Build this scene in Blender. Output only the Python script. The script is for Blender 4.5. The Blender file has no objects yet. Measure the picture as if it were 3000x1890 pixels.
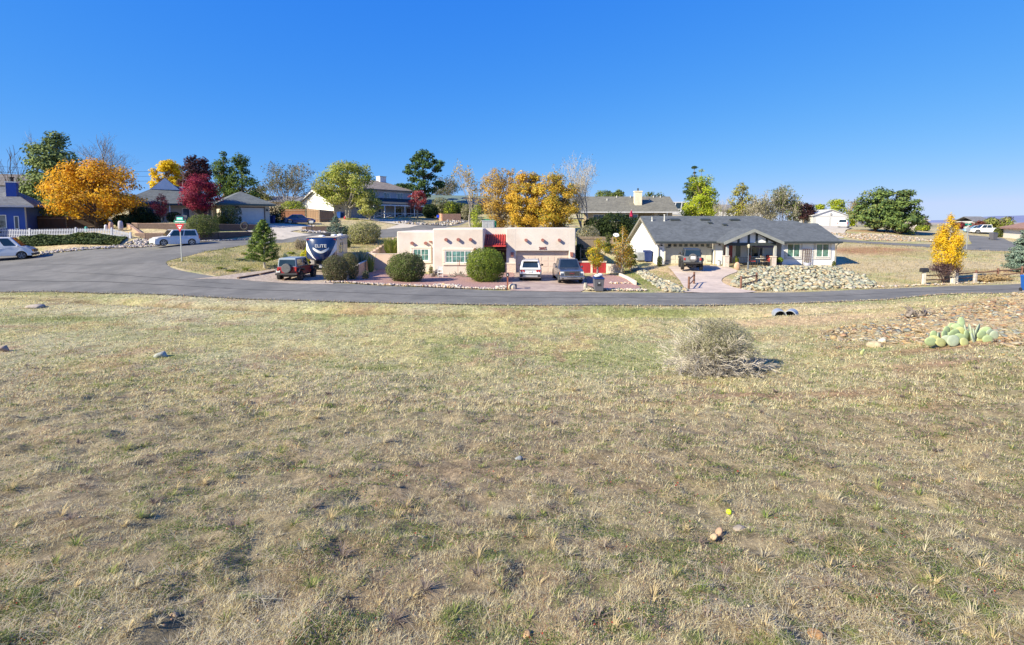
import bpy, bmesh, math, random
import numpy as np
from mathutils import Vector, Matrix, Euler
from mathutils.geometry import delaunay_2d_cdt
random.seed(7); rng = np.random.default_rng(11)
S = bpy.context.scene
COL = S.collection
# ---------------------------------------------------------------- camera
CAMZ = 4.7; F = 1500.0; PITCH = math.radians(4.4); PPY = 770.0
cd = bpy.data.cameras.new('camera'); cam = bpy.data.objects.new('camera', cd); COL.objects.link(cam)
cam.location = (0, 0, CAMZ); cam.rotation_euler = (math.pi/2 - PITCH, 0, 0)
cd.sensor_width = 36; cd.lens = 18.0; cd.shift_y = -175.0/3000
cd.clip_start = 0.1; cd.clip_end = 60000
S.camera = cam
S.render.resolution_x = 1024; S.render.resolution_y = 645
# ---------------------------------------------------------------- light
LD = Vector((.72, .45, -.53)).normalized()          # the way sunlight travels
EL = math.asin(-LD.z); AZ = math.atan2(-LD.x, -LD.y)
w = bpy.data.worlds.new('World'); S.world = w; w.use_nodes = True
nt = w.node_tree; bg = nt.nodes['Background']
sky = nt.nodes.new('ShaderNodeTexSky'); sky.sky_type = 'NISHITA'; sky.sun_disc = False
sky.sun_elevation = EL; sky.sun_rotation = AZ; sky.altitude = 1400; sky.air_density = 1.0
sky.dust_density = 0.3; sky.ozone_density = 3.0
sp = nt.nodes.new('ShaderNodeSeparateColor'); cb = nt.nodes.new('ShaderNodeCombineColor'); nt.links.new(sky.outputs[0], sp.inputs[0])
OUT_ = []; SK = .115*2**.62; EXPO = 1.02
for i, (pw, kk) in enumerate(((1.28, .36), (.62, .505), (.14, .94))):       # per-channel grade of the sky towards the deep desert blue
    m0 = nt.nodes.new('ShaderNodeMath'); m0.operation = 'MULTIPLY'; m0.inputs[1].default_value = SK; nt.links.new(sp.outputs[i], m0.inputs[0])
    m1 = nt.nodes.new('ShaderNodeMath'); m1.operation = 'POWER'; m1.inputs[1].default_value = pw; nt.links.new(m0.outputs[0], m1.inputs[0])
    m2 = nt.nodes.new('ShaderNodeMath'); m2.operation = 'MULTIPLY'; m2.inputs[1].default_value = kk/(.115*2**EXPO); nt.links.new(m1.outputs[0], m2.inputs[0]); nt.links.new(m2.outputs[0], cb.inputs[i]); OUT_.append(m2)
mg = nt.nodes.new('ShaderNodeMath'); mg.operation = 'MULTIPLY'; mg.inputs[1].default_value = .80; nt.links.new(OUT_[1].outputs[0], mg.inputs[0])     # no lavender at the horizon
mn = nt.nodes.new('ShaderNodeMath'); mn.operation = 'MINIMUM'; nt.links.new(OUT_[0].outputs[0], mn.inputs[0]); nt.links.new(mg.outputs[0], mn.inputs[1]); nt.links.new(mn.outputs[0], cb.inputs[0])
nt.links.new(cb.outputs[0], bg.inputs[0])
bg.inputs[1].default_value = 0.115
sd = bpy.data.lights.new('sun', 'SUN'); sd.energy = 5.0; sd.angle = math.radians(.53); sd.color = (1, .90, .68)
sun = bpy.data.objects.new('sun', sd); COL.objects.link(sun)
sun.rotation_euler = LD.to_track_quat('-Z', 'Y').to_euler()
S.view_settings.view_transform = 'Standard'; S.view_settings.look = 'None'
S.view_settings.exposure = EXPO; S.view_settings.gamma = 1
S.cycles.max_bounces = 6; S.cycles.transparent_max_bounces = 8

# ---------------------------------------------------------------- helpers
def ray(px, py):
    xc = (px-1500)/F; yc = -(py-PPY)/F
    return np.array([xc, math.cos(PITCH)+yc*math.sin(PITCH), -math.sin(PITCH)+yc*math.cos(PITCH)])
def W(px, py, D):
    d = ray(px, py); return np.array([0, 0, CAMZ]) + d*(D/d[1])
def X(px, D): return (px-1500)*D/F
def Zp(py, D): return CAMZ + (655-py)*D/F

def tag(o, label=None, cat=None, group=None, kind=None):
    if label: o['label'] = label
    if cat: o['category'] = cat
    if group: o['group'] = group
    if kind: o['kind'] = kind
    return o
def empty(name, loc, label, cat, rz=0, group=None, scale=None):
    o = bpy.data.objects.new(name, None); COL.objects.link(o); o.location = loc; o.rotation_euler = (0, 0, rz)
    o.empty_display_size = .3
    if scale: o.scale = (scale,)*3
    return tag(o, label, cat, group)
def copy_tree(o, parent=None):
    c = o.copy(); COL.objects.link(c)
    if parent: c.parent = parent
    for ch in list(o.children): copy_tree(ch, c)
    return c

def link_mesh(name, me, m=None, parent=None, smooth=False):
    o = bpy.data.objects.new(name, me); COL.objects.link(o)
    if m is not None:
        for x in (m if isinstance(m, (list, tuple)) else [m]): me.materials.append(x)
    if parent is not None: o.parent = parent
    if smooth: me.shade_smooth()
    return o
def raw_mesh(name, V, nper, m, parent=None, cols=None, smooth=False, F_=None):
    """V (N,3); faces are consecutive groups of nper vertices unless F_ (M,nper) is given"""
    V = np.asarray(V, np.float32)
    if F_ is None: F_ = np.arange(len(V), dtype=np.int32).reshape(-1, nper)
    F_ = np.asarray(F_, np.int32); M = len(F_); k = F_.shape[1]
    me = bpy.data.meshes.new(name); me.vertices.add(len(V)); me.vertices.foreach_set('co', V.ravel())
    me.loops.add(M*k); me.loops.foreach_set('vertex_index', F_.ravel())
    me.polygons.add(M); me.polygons.foreach_set('loop_start', np.arange(0, M*k, k, dtype=np.int32))
    try: me.polygons.foreach_set('loop_total', np.full(M, k, np.int32))
    except Exception: pass
    if cols is not None:
        a = me.color_attributes.new('Col', 'FLOAT_COLOR', 'POINT')
        c4 = np.ones((len(V), 4), np.float32); c4[:, :3] = cols; a.data.foreach_set('color', c4.ravel())
    me.update(calc_edges=True)
    return link_mesh(name, me, m, parent, smooth)

class MB:
    def __init__(s): s.v = []; s.f = []; s.mi = []; s.c = 0
    def add(s, vs, fs, mi=0):
        n = len(s.v); s.v += [tuple(map(float, p)) for p in vs]; s.f += [[n+i for i in f] for f in fs]; s.mi += [mi]*len(fs); return s
    def box(s, x0, x1, y0, y1, z0, z1, mi=0):
        if x0 > x1: x0, x1 = x1, x0
        if y0 > y1: y0, y1 = y1, y0
        if z0 > z1: z0, z1 = z1, z0
        return s.add([(x0,y0,z0),(x1,y0,z0),(x1,y1,z0),(x0,y1,z0),(x0,y0,z1),(x1,y0,z1),(x1,y1,z1),(x0,y1,z1)],
              [[0,3,2,1],[4,5,6,7],[0,1,5,4],[1,2,6,5],[2,3,7,6],[3,0,4,7]], mi)
    def hexa(s, b, t, mi=0):           # bottom 4 pts ccw, top 4 pts ccw
        return s.add(list(b)+list(t), [[0,3,2,1],[4,5,6,7],[0,1,5,4],[1,2,6,5],[2,3,7,6],[3,0,4,7]], mi)
    def prism(s, poly, axis, a, b, mi=0):   # poly in the two other axes, ccw
        n = len(poly); P = []
        for t in (a, b):
            for (u, v) in poly:
                P.append({'x': (t, u, v), 'y': (u, t, v), 'z': (u, v, t)}[axis])
        fs = [list(range(n))[::-1], list(range(n, 2*n))] + [[i, (i+1) % n, n+(i+1) % n, n+i] for i in range(n)]
        return s.add(P, fs, mi)
    def tube(s, pts, rad, n=6, mi=0, cap=True):
        pts = [Vector(p) for p in pts]; k = len(pts)
        if not isinstance(rad, (list, tuple)): rad = [rad]*k
        V = []; a = None
        for i, p in enumerate(pts):
            d = (pts[min(i+1, k-1)] - pts[max(i-1, 0)])
            if d.length < 1e-9: d = Vector((0, 0, 1))
            d.normalize()
            if a is None: a = d.orthogonal().normalized()
            else:
                a = (a - d*a.dot(d))
                a = a.normalized() if a.length > 1e-6 else d.orthogonal().normalized()
            b = d.cross(a)
            for j in range(n):
                t = 2*math.pi*j/n; V.append(p + (a*math.cos(t)+b*math.sin(t))*rad[i])
        fs = [[i*n+j, i*n+(j+1) % n, (i+1)*n+(j+1) % n, (i+1)*n+j] for i in range(k-1) for j in range(n)]
        if cap: fs += [list(range(n))[::-1], list(range((k-1)*n, k*n))]
        return s.add(V, fs, mi)
    def cyl(s, c, r, h, n=16, axis='z', r2=None, mi=0):
        d = {'x': Vector((1,0,0)), 'y': Vector((0,1,0)), 'z': Vector((0,0,1))}[axis]; c = Vector(c)
        return s.tube([c, c+d*h], [r, r if r2 is None else r2], n, mi)
    def ball(s, c, r, seg=10, ring=6, mi=0):
        if not isinstance(r, (tuple, list)): r = (r, r, r)
        V = [(c[0], c[1], c[2]-r[2])]
        for i in range(1, ring):
            t = math.pi*i/ring - math.pi/2
            for j in range(seg):
                p = 2*math.pi*j/seg
                V.append((c[0]+r[0]*math.cos(t)*math.cos(p), c[1]+r[1]*math.cos(t)*math.sin(p), c[2]+r[2]*math.sin(t)))
        V.append((c[0], c[1], c[2]+r[2])); fs = []
        for j in range(seg): fs.append([0, 1+(j+1) % seg, 1+j])
        for i in range(ring-2):
            for j in range(seg):
                a = 1+i*seg+j; b = 1+i*seg+(j+1) % seg; fs.append([a, b, b+seg, a+seg])
        L = len(V)-1
        for j in range(seg): fs.append([L, L-seg+j, L-seg+(j+1) % seg])
        return s.add(V, fs, mi)
    def quad(s, a, b, c, d, mi=0): return s.add([a, b, c, d], [[0,1,2,3]], mi)
    def panel(s, a, b, c, d, t, mi=0):    # quad with thickness t along its normal
        A, B, C_, D_ = map(Vector, (a, b, c, d)); n = (B-A).cross(D_-A).normalized()*t
        return s.hexa([A, B, C_, D_], [A+n, B+n, C_+n, D_+n], mi)
    def build(s, name, m, parent=None, smooth=False, bevel=0, seg=2):
        me = bpy.data.meshes.new(name); me.from_pydata(s.v, [], s.f)
        ms = m if isinstance(m, (list, tuple)) else [m]
        for x in ms: me.materials.append(x)
        if len(ms) > 1: me.polygons.foreach_set('material_index', s.mi)
        if smooth: me.shade_smooth()
        me.update()
        o = bpy.data.objects.new(name, me); COL.objects.link(o)
        if parent is not None: o.parent = parent
        if bevel:
            b = o.modifiers.new('bevel', 'BEVEL'); b.width = bevel; b.segments = seg; b.limit_method = 'ANGLE'; b.angle_limit = math.radians(35)
        return o
def part(name, m, parent, *boxes, bevel=0):
    b = MB()
    for q in boxes: b.box(*q)
    return b.build(name, m, parent, bevel=bevel)

# ---------------------------------------------------------------- materials
MATS = {}
def mat(name, col, rough=.7, var=.12, scale=3.0, bump=0.0, bscale=40.0, metal=0.0, coat=0.0, spec=.5, col2=None, c2lo=.45, c2hi=.6, c2scale=None, stretch=None, trans=0):
    if name in MATS: return MATS[name]
    m = bpy.data.materials.new(name); m.use_nodes = True; N = m.node_tree.nodes; L = m.node_tree.links
    p = N['Principled BSDF']; tc = N.new('ShaderNodeTexCoord'); src = tc.outputs['Object']
    if stretch:
        mp = N.new('ShaderNodeMapping'); mp.inputs['Scale'].default_value = stretch; L.new(src, mp.inputs[0]); src = mp.outputs[0]
    no = N.new('ShaderNodeTexNoise'); no.inputs['Scale'].default_value = scale; no.inputs['Detail'].default_value = 6; no.inputs['Roughness'].default_value = .65
    L.new(src, no.inputs['Vector'])
    mr = N.new('ShaderNodeMapRange'); mr.inputs['From Min'].default_value = .3; mr.inputs['From Max'].default_value = .7
    mr.inputs['To Min'].default_value = 1-var*1.6; mr.inputs['To Max'].default_value = 1+var*1.3
    L.new(no.outputs['Fac'], mr.inputs['Value'])
    base = N.new('ShaderNodeRGB'); base.outputs[0].default_value = (*col, 1); bc = base.outputs[0]
    if col2:
        n2 = N.new('ShaderNodeTexNoise'); n2.inputs['Scale'].default_value = c2scale or scale*.4; n2.inputs['Detail'].default_value = 5
        L.new(src, n2.inputs['Vector'])
        r2 = N.new('ShaderNodeMapRange'); r2.inputs['From Min'].default_value = c2lo; r2.inputs['From Max'].default_value = c2hi; r2.clamp = True
        L.new(n2.outputs['Fac'], r2.inputs['Value'])
        mx = N.new('ShaderNodeMix'); mx.data_type = 'RGBA'; L.new(r2.outputs[0], mx.inputs[0]); L.new(bc, mx.inputs[6]); mx.inputs[7].default_value = (*col2, 1); bc = mx.outputs[2]
    vm = N.new('ShaderNodeVectorMath'); vm.operation = 'SCALE'; L.new(bc, vm.inputs[0]); L.new(mr.outputs[0], vm.inputs['Scale'])
    L.new(vm.outputs[0], p.inputs['Base Color'])
    p.inputs['Roughness'].default_value = rough; p.inputs['Metallic'].default_value = metal
    p.inputs['Coat Weight'].default_value = coat; p.inputs['Coat Roughness'].default_value = .06; p.inputs['Specular IOR Level'].default_value = spec
    if bump:
        b = N.new('ShaderNodeBump'); b.inputs['Strength'].default_value = 1; b.inputs['Distance'].default_value = bump
        nb = N.new('ShaderNodeTexNoise'); nb.inputs['Scale'].default_value = bscale; nb.inputs['Detail'].default_value = 5; L.new(src, nb.inputs['Vector'])
        L.new(nb.outputs['Fac'], b.inputs['Height']); L.new(b.outputs[0], p.inputs['Normal'])
    MATS[name] = m; return m
def attr_mat(name, rough=.8, var=.15, scale=8, trans=0.0, bump=0, bscale=20, spec=.3):
    """colour comes from the mesh's own Col attribute, times a noise"""
    if name in MATS: return MATS[name]
    m = mat(name, (1, 1, 1), rough, var, scale, bump, bscale, spec=spec); N = m.node_tree.nodes; L = m.node_tree.links
    at = N.new('ShaderNodeAttribute'); at.attribute_name = 'Col'
    vm = [n for n in N if n.type == 'VECT_MATH'][0]; L.new(at.outputs['Color'], vm.inputs[0])
    if trans:
        p = N['Principled BSDF']; out = N['Material Output']; tr = N.new('ShaderNodeBsdfTranslucent'); L.new(vm.outputs[0], tr.inputs[0])
        ms = N.new('ShaderNodeMixShader'); ms.inputs[0].default_value = trans
        L.new(p.outputs[0], ms.inputs[1]); L.new(tr.outputs[0], ms.inputs[2]); L.new(ms.outputs[0], out.inputs[0])
    return m
def brick_mat(name, c1, c2, mortar, sw=.4, sh=.2, msize=.012, rough=.85):
    if name in MATS: return MATS[name]
    m = mat(name, c1, rough, .15, 6, .01, 60); N = m.node_tree.nodes; L = m.node_tree.links
    tc = [n for n in N if n.type == 'TEX_COORD'][0]
    sx = N.new('ShaderNodeSeparateXYZ'); L.new(tc.outputs['Object'], sx.inputs[0])
    ad = N.new('ShaderNodeMath'); ad.operation = 'ADD'; L.new(sx.outputs[0], ad.inputs[0]); L.new(sx.outputs[1], ad.inputs[1])
    cx = N.new('ShaderNodeCombineXYZ'); L.new(ad.outputs[0], cx.inputs[0]); L.new(sx.outputs[2], cx.inputs[1])
    br = N.new('ShaderNodeTexBrick'); L.new(cx.outputs[0], br.inputs['Vector']); br.inputs['Scale'].default_value = 1
    br.inputs['Brick Width'].default_value = sw; br.inputs['Row Height'].default_value = sh; br.inputs['Mortar Size'].default_value = msize
    br.inputs['Color1'].default_value = (*c1, 1); br.inputs['Color2'].default_value = (*c2, 1); br.inputs['Mortar'].default_value = (*mortar, 1)
    vm = [n for n in N if n.type == 'VECT_MATH'][0]; L.new(br.outputs[0], vm.inputs[0]); return m
def groove_mat(name, c, groove, period=.2, width=.1, axis='x', rough=.8, var=.15):
    """boards: thin darker grooves every period metres along one axis (x means along the wall)"""
    if name in MATS: return MATS[name]
    m = mat(name, c, rough, var, 5, stretch=(1, 1, .25) if axis == 'x' else None); N = m.node_tree.nodes; L = m.node_tree.links
    tc = [n for n in N if n.type == 'TEX_COORD'][0]; sx = N.new('ShaderNodeSeparateXYZ'); L.new(tc.outputs['Object'], sx.inputs[0])
    if axis == 'x':
        ad = N.new('ShaderNodeMath'); ad.operation = 'ADD'; L.new(sx.outputs[0], ad.inputs[0]); L.new(sx.outputs[1], ad.inputs[1]); s_ = ad.outputs[0]
    else: s_ = sx.outputs[2]
    dv = N.new('ShaderNodeMath'); dv.operation = 'DIVIDE'; L.new(s_, dv.inputs[0]); dv.inputs[1].default_value = period
    fr = N.new('ShaderNodeMath'); fr.operation = 'FRACT'; L.new(dv.outputs[0], fr.inputs[0])
    lt = N.new('ShaderNodeMath'); lt.operation = 'LESS_THAN'; L.new(fr.outputs[0], lt.inputs[0]); lt.inputs[1].default_value = width
    mx = N.new('ShaderNodeMix'); mx.data_type = 'RGBA'; L.new(lt.outputs[0], mx.inputs[0]); mx.inputs[6].default_value = (*c, 1); mx.inputs[7].default_value = (*groove, 1)
    vm = [n for n in N if n.type == 'VECT_MATH'][0]; L.new(mx.outputs[2], vm.inputs[0]); return m
def shingle(name, c): return mat(name, c, .9, .20, 3.2, .02, 16, stretch=(1, 1, 2.4), col2=tuple(x*.84 for x in c), c2scale=1.1)
def glass(name='window_glass', c=(.035, .05, .06)): return mat(name, c, .07, .3, .8, spec=.9)
def paint(name, c, rough=.35, coat=.6): return mat(name, c, rough, .05, 1.5, coat=coat)
def text_mesh(name, txt, size, m, parent, loc, rot=(math.pi/2, 0, 0), depth=.01, sx=1.0, shear=0):
    cu = bpy.data.curves.new('lettering', 'FONT'); cu.body = txt; cu.size = size; cu.extrude = depth; cu.align_x = 'CENTER'; cu.align_y = 'CENTER'; cu.shear = shear
    cu.offset = size*.02
    to = bpy.data.objects.new('lettering', cu); COL.objects.link(to)
    dg = bpy.context.evaluated_depsgraph_get(); me = bpy.data.meshes.new_from_object(to.evaluated_get(dg)); bpy.data.objects.remove(to)
    me.materials.clear(); o = link_mesh(name, me, m, parent); o.location = loc; o.rotation_euler = rot; o.scale = (sx, 1, 1); return o

# ---------------------------------------------------------------- value noise (numpy)
_tab = rng.random((256, 256))
def vnoise(x, y, s=1.0, o=0):
    x = np.asarray(x, float)*s + 37.3*o + 1000; y = np.asarray(y, float)*s + 91.7*o + 1000
    xi = np.floor(x).astype(int); yi = np.floor(y).astype(int); fx = x-xi; fy = y-yi
    fx = fx*fx*(3-2*fx); fy = fy*fy*(3-2*fy)
    g = lambda a, b: _tab[a % 256, b % 256]
    return (g(xi, yi)*(1-fx)+g(xi+1, yi)*fx)*(1-fy)+(g(xi, yi+1)*(1-fx)+g(xi+1, yi+1)*fx)*fy
def fnoise(x, y, s=1.0, o=0, oct=4):
    a = 0; t = 0
    for i in range(oct): k = .55**i; a = a+k*vnoise(x, y, s*2**i, o+i*3); t += k
    return a/t
# ---------------------------------------------------------------- terrain: heights pinned where the photo shows the ground
CP = [(-700,1890,3.2),(750,1890,3.2),(1500,1890,3.2),(2250,1890,3.2),(3700,1890,3.2),
 (0,1500,5.6),(1500,1500,5.6),(3000,1500,5.5),(0,1250,9.4),(750,1250,9.5),(1500,1250,9.5),(2250,1250,9.4),(3000,1250,9.1),
 (0,1100,14.5),(750,1100,15),(1500,1100,15),(2100,1100,15),(2600,1100,13.6),(3000,1100,12.4),
 (0,1010,19),(750,1010,19.5),(1500,1010,19.5),(2100,1010,19.3),(2450,1010,18.4),(2700,1010,17),(3000,1010,15),
 (0,930,25),(750,930,25.7),(1500,930,26),(2000,930,26),(2300,930,25.8),(2600,930,23.5),(2800,930,21.5),(3000,930,19),
 (2600,905,26.5),(2700,903,25.5),(2800,893,25.2),(2900,880,24.6),(3000,862,24.2),(3150,845,24),
 (0,857,34.5),(300,860,34),(700,877,31.5),(1100,888,30),(1400,893,29.6),(1800,895,29.5),(2200,893,29.7),(2600,880,31),(3000,864,32.5),
 (690,818,38.8),(1000,830,37.8),(1250,843,36.8),(1400,850,36.3),(1500,853,36),(1750,857,35.3),(1900,858,35.3),(2200,859,35.2),(2500,850,35.8),(2800,838,37),(3000,833,37.7),
 (480,769,43.4),(560,800,40),(0,800,41),(0,755,50),(113,750,51),(420,727,54),(500,722,53),(600,712,56),(690,708,58),
 (500,757,46),(600,737,50),(720,718,55),(830,707,62),(1030,688,70),(1160,683,75),(1300,662,90),(1390,643,105),
 (0,692,59),(200,717,54),(385,700,57),(385,693,58),(-200,690,59),(100,680,66),(250,680,66),
 (500,714,56.6),(680,706,59),(500,655,63),(430,655,64),(600,653,66),(690,652,72),(800,652,76),(830,668,70),(830,690,64),(880,657,78),
 (950,681,70),(950,655,80),(940,646,84),(1000,640,88),(1100,637,100),(1180,641,95),(1250,640,97),(1250,660,84),(1320,643,100),
 (1160,700,66),(1100,722,60),(1000,730,57),(1100,748,54),(950,812,43),(866,822,40),(1040,792,48),(620,790,42.5),(775,785,45),(700,740,51),(830,742,52),
 (1165,805,47),(1415,803,47),(1685,800,48.5),(1750,722,57),(1735,803,48.5),(1850,835,40),(1830,803,48),
 (1870,778,51),(1950,777,50),(1960,792,47),(1990,822,41),(2050,830,40),(2130,845,38),(2190,800,45),(2250,783,48.5),(2400,779,49.5),(2480,786,49),
 (2200,835,39.4),(2400,838,39.2),(2560,808,44),(2600,770,52),(2600,740,60),(2580,715,70),(2700,722,68),(2870,733,64),(2550,705,78),(2560,680,90),(2640,690,90),(2640,705,78),
 (2560,676,93),(2650,675,93),(2430,661,118),(2468,668,108),(2440,690,85),(2850,700,85),(2830,675,115),(2790,668,140),(2935,697,100),(3010,703,86),(2885,685,105),
 (2800,760,55),(2900,790,47),(2990,740,58),(2990,795,44.5),(2700,668,170)]
WP = [(-60,125,8.5),(0,130,8.5),(40,130,7),(90,160,3.8),(-100,100,8),(-100,60,4),(0,180,9),(100,190,3.5),(-80,180,10),(140,160,3.2),(140,60,1),
 (-70,30,0),(-60,5,1.6),(60,8,1.8),(0,-5,2.3),(-40,-5,2),(40,-5,2.6),(70,40,.6),(0,61,.8),(4,58,.5),(12,70,3.4),(23,78,4.0),(33,86,3.4),(50,88,3.2),(15,95,6),(-20,120,8),(14,62,1.0),
 (30,62,1.0),(32,70,2.0),(1,70,3.0),(-50,74,4.9),(-60,90,6.5),(-42,80,5.0),(-38,100,6.0),(-27,112,6.6)]
pts = [tuple(W(*c)) for c in CP] + WP
P_ = np.array(pts); Pxy = P_[:, :2]; Pz = P_[:, 2]
n_ = len(P_)
def _phi(r): return np.sqrt(r*r + .16)
A_ = np.zeros((n_+3, n_+3)); dd = np.linalg.norm(Pxy[:, None]-Pxy[None], axis=2); A_[:n_, :n_] = _phi(dd) - np.eye(n_)*.35
A_[:n_, n_] = 1; A_[:n_, n_+1:] = Pxy; A_[n_, :n_] = 1; A_[n_+1:, :n_] = Pxy.T
wz = np.linalg.solve(A_, np.concatenate([Pz, np.zeros(3)]))
NEAR = [(-700,36),(0,34.5),(300,34),(700,31.5),(1100,30),(1400,29.6),(1800,29.5),(2200,29.7),(2600,31),(3000,32.5),(3400,34),(4000,37)]
NX = np.array([X(a, d) for a, d in NEAR]); NY = np.array([d for a, d in NEAR])
def hb(x, y):
    x = np.atleast_1d(np.asarray(x, float)); y = np.atleast_1d(np.asarray(y, float))
    xc = np.clip(x, -130, 150); yc = np.clip(y, -6, 190); out = np.empty(x.shape)
    xf = xc.ravel(); yf = yc.ravel(); o = out.ravel()
    for i in range(0, len(xf), 20000):
        a = xf[i:i+20000]; b = yf[i:i+20000]
        r = np.hypot(a[:, None]-Pxy[None, :, 0], b[:, None]-Pxy[None, :, 1])
        o[i:i+20000] = _phi(r)@wz[:n_] + wz[n_] + wz[n_+1]*a + wz[n_+2]*b
    out = o.reshape(x.shape)
    far = np.clip(np.maximum(np.abs(x)-130, y-190)/500, 0, 1); far = far*far*(3-2*far)
    out = out*(1-far) + (-6)*far
    ye = np.interp(x, NX, NY); d = ye-y
    k = np.clip((28-np.abs(x+2))/6, 0, 1)
    out = out - .50*k*np.exp(-((d-2.7)/.65)**2) + .10*k*np.exp(-((d-4.6)/.9)**2)
    return out
def h(x, y): return float(hb(np.array([x]), np.array([y]))[0])
def G(px, D, dz=0): x = X(px, D); return Vector((x, D, h(x, D)+dz))
_T = np.concatenate([np.arange(2, 30, .1), np.arange(30, 160, .25)])
def hit(px, py):
    d = ray(px, py); d = d/d[1]; p = np.array([0, 0, CAMZ])[None] + _T[:, None]*d[None]
    g = hb(p[:, 0], p[:, 1]) - p[:, 2]; i = np.argmax(g > 0)
    if g[i] <= 0: i = len(_T)-1
    return Vector((p[i, 0], p[i, 1], h(p[i, 0], p[i, 1])))
def in_poly(x, y, poly):
    x = np.asarray(x); y = np.asarray(y); ins = np.zeros(x.shape, bool); n = len(poly)
    for i in range(n):
        x0, y0 = poly[i]; x1, y1 = poly[(i+1) % n]
        if y0 == y1: continue
        c = ((y0 > y) != (y1 > y)) & (x < (x1-x0)*(y-y0)/(y1-y0)+x0); ins ^= c
    return ins
def edge_dist(x, y, poly):
    d = np.full(np.shape(x), 1e9); n = len(poly)
    for i in range(n):
        a = np.array(poly[i]); b = np.array(poly[(i+1) % n]); ab = b-a; L2 = max(ab@ab, 1e-9)
        t = np.clip(((x-a[0])*ab[0]+(y-a[1])*ab[1])/L2, 0, 1)
        d = np.minimum(d, np.hypot(x-a[0]-t*ab[0], y-a[1]-t*ab[1]))
    return d
def smooth_poly(p, it=2):
    for _ in range(it):
        q = []
        for i in range(len(p)):
            a = np.array(p[i]); b = np.array(p[(i+1) % len(p)]); q += [tuple(a*.75+b*.25), tuple(a*.25+b*.75)]
        p = q
    return p
ROAD = [(X(a, d), d) for a, d in NEAR] + [(X(a, d), d) for a, d in [(4000,43),(3400,39.8),(3000,37.7),(2800,37),(2500,35.8),(2200,35.2),(1900,35.3),(1750,35.3),(1500,36),(1400,36.3),(1250,36.8),(1000,37.8),(830,38.4),(690,38.8),(620,39.4),(560,40.2),(505,41.6),(480,43.2),(492,44.8),(540,47),(600,50),(720,55),(830,60),(1010,66.5),(1160,66.5),(1300,80),(1370,95),(1400,108),(1372,112),(1330,101),(1255,89),(1160,79),(1040,74.5),(910,68),(800,64),(690,59.8),(600,57),(500,55.6),(420,54),(250,52.3),(113,51),(-100,50),(-700,49)]]
ROAD = smooth_poly(ROAD, 1)
SIDE = smooth_poly([(X(a, d), d) for a, d in [(2380,76),(2580,69.5),(2720,67),(2860,62.5),(3050,60),(3300,57),(3300,66),(3050,72),(2965,78),(2935,90),(2895,105),(2845,125),(2800,150),(2780,150),(2812,125),(2838,100),(2836,84),(2850,74),(2835,72.5),(2700,72),(2580,74),(2380,82)]], 1)
def pp(*L): return [tuple(hit(a, b)[:2]) for a, b in L]
YARD = smooth_poly(pp((1045,822),(1045,812),(1100,795),(1140,783),(1165,800),(1270,806),(1415,806),(1480,800),(1510,800),(1500,832),(1487,848),(1300,845),(1180,838),(1060,833),(960,828),(960,822)), 1)
DRIVE = pp((1484,800),(1690,800),(1712,806),(1716,850),(1700,857),(1495,854),(1494,835))
YARD2 = smooth_poly(pp((1716,804),(1810,806),(1862,835),(1880,848),(1850,851),(1720,849)), 1)
GRAVEL = pp((560,820),(640,812),(760,795),(850,783),(905,788),(1000,800),(1010,815),(975,834),(830,831),(690,819))
WDRIVE = smooth_poly(pp((1952,779),(2118,779),(2150,788),(2165,797),(2130,808),(2112,820),(2118,832),(2160,846),(2240,859),(1995,859),(2010,850),(1985,815),(1970,795)), 1)
LDRIVE = [(X(a, d), d) for a, d in [(660,70.5),(790,75),(840,76),(925,77),(915,72.5),(850,67.5),(915,66.5),(830,62.5),(770,61),(735,64)]]
TDRIVE = [(X(a, d), d) for a, d in [(985,89),(1040,93),(1100,93),(1200,92),(1240,85),(1200,80.5),(1130,78),(1170,84),(1080,88.5)]]
BDRIVE = [(X(a, d), d) for a, d in [(2385,117),(2480,117),(2500,106),(2475,92),(2470,80.5),(2390,80.5),(2380,95)]]
SHEETS = [('road', ROAD, .9), ('side_road', SIDE, 1.2), ('red_gravel_yard', YARD, .6), ('paved_driveway', DRIVE, .6), ('red_gravel_yard', YARD2, .6), ('gravel_drive', GRAVEL, .8),
          ('curved_driveway', WDRIVE, .6), ('concrete_driveway', LDRIVE, 1.2), ('concrete_driveway', TDRIVE, 1.4), ('concrete_driveway', BDRIVE, 1.6)]
# ground sheet
def relief(x, y):
    k = np.clip((29-y)/4, 0, 1)*(y > 0); k2 = np.clip((17-y)/6, 0, 1)*(y > 0)
    return (fnoise(x, y, .7, 5, 3)-.5)*.16*k + (vnoise(x, y, 2.6, 9)-.5)*.06*k + ((vnoise(x, y, 3.7, 15)**2)*.085 + (vnoise(x, y, 6.3, 17)-.5)*.035)*k2
xs = np.concatenate([-np.geomspace(9000, 62, 42), np.arange(-60, -24, .6), np.arange(-24, -12, .3), np.arange(-12, 12, .1), np.arange(12, 24, .3), np.arange(24, 60, .6), np.geomspace(62, 9000, 42)])
ys = np.concatenate([-np.geomspace(800, 7, 12), np.arange(-6, 2, 1.0), np.arange(2, 13, .1), np.arange(13, 16, .2), np.arange(16, 46, .3), np.arange(46, 100, .7), np.geomspace(101, 9000, 60)])
gx, gy = np.meshgrid(xs, ys)
gz = hb(gx, gy)
gz = gz + relief(gx, gy)
for nm, poly, sp in SHEETS:
    bx = np.array(poly); m_ = (gx > bx[:, 0].min()-1) & (gx < bx[:, 0].max()+1) & (gy > bx[:, 1].min()-1) & (gy < bx[:, 1].max()+1)
    idx = np.where(m_); ins = in_poly(gx[idx], gy[idx], poly); ed = edge_dist(gx[idx], gy[idx], poly)
    gz[idx] -= np.where(ins, np.clip((ed-.05)/.3, 0, 1)*.22, 0)
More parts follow.
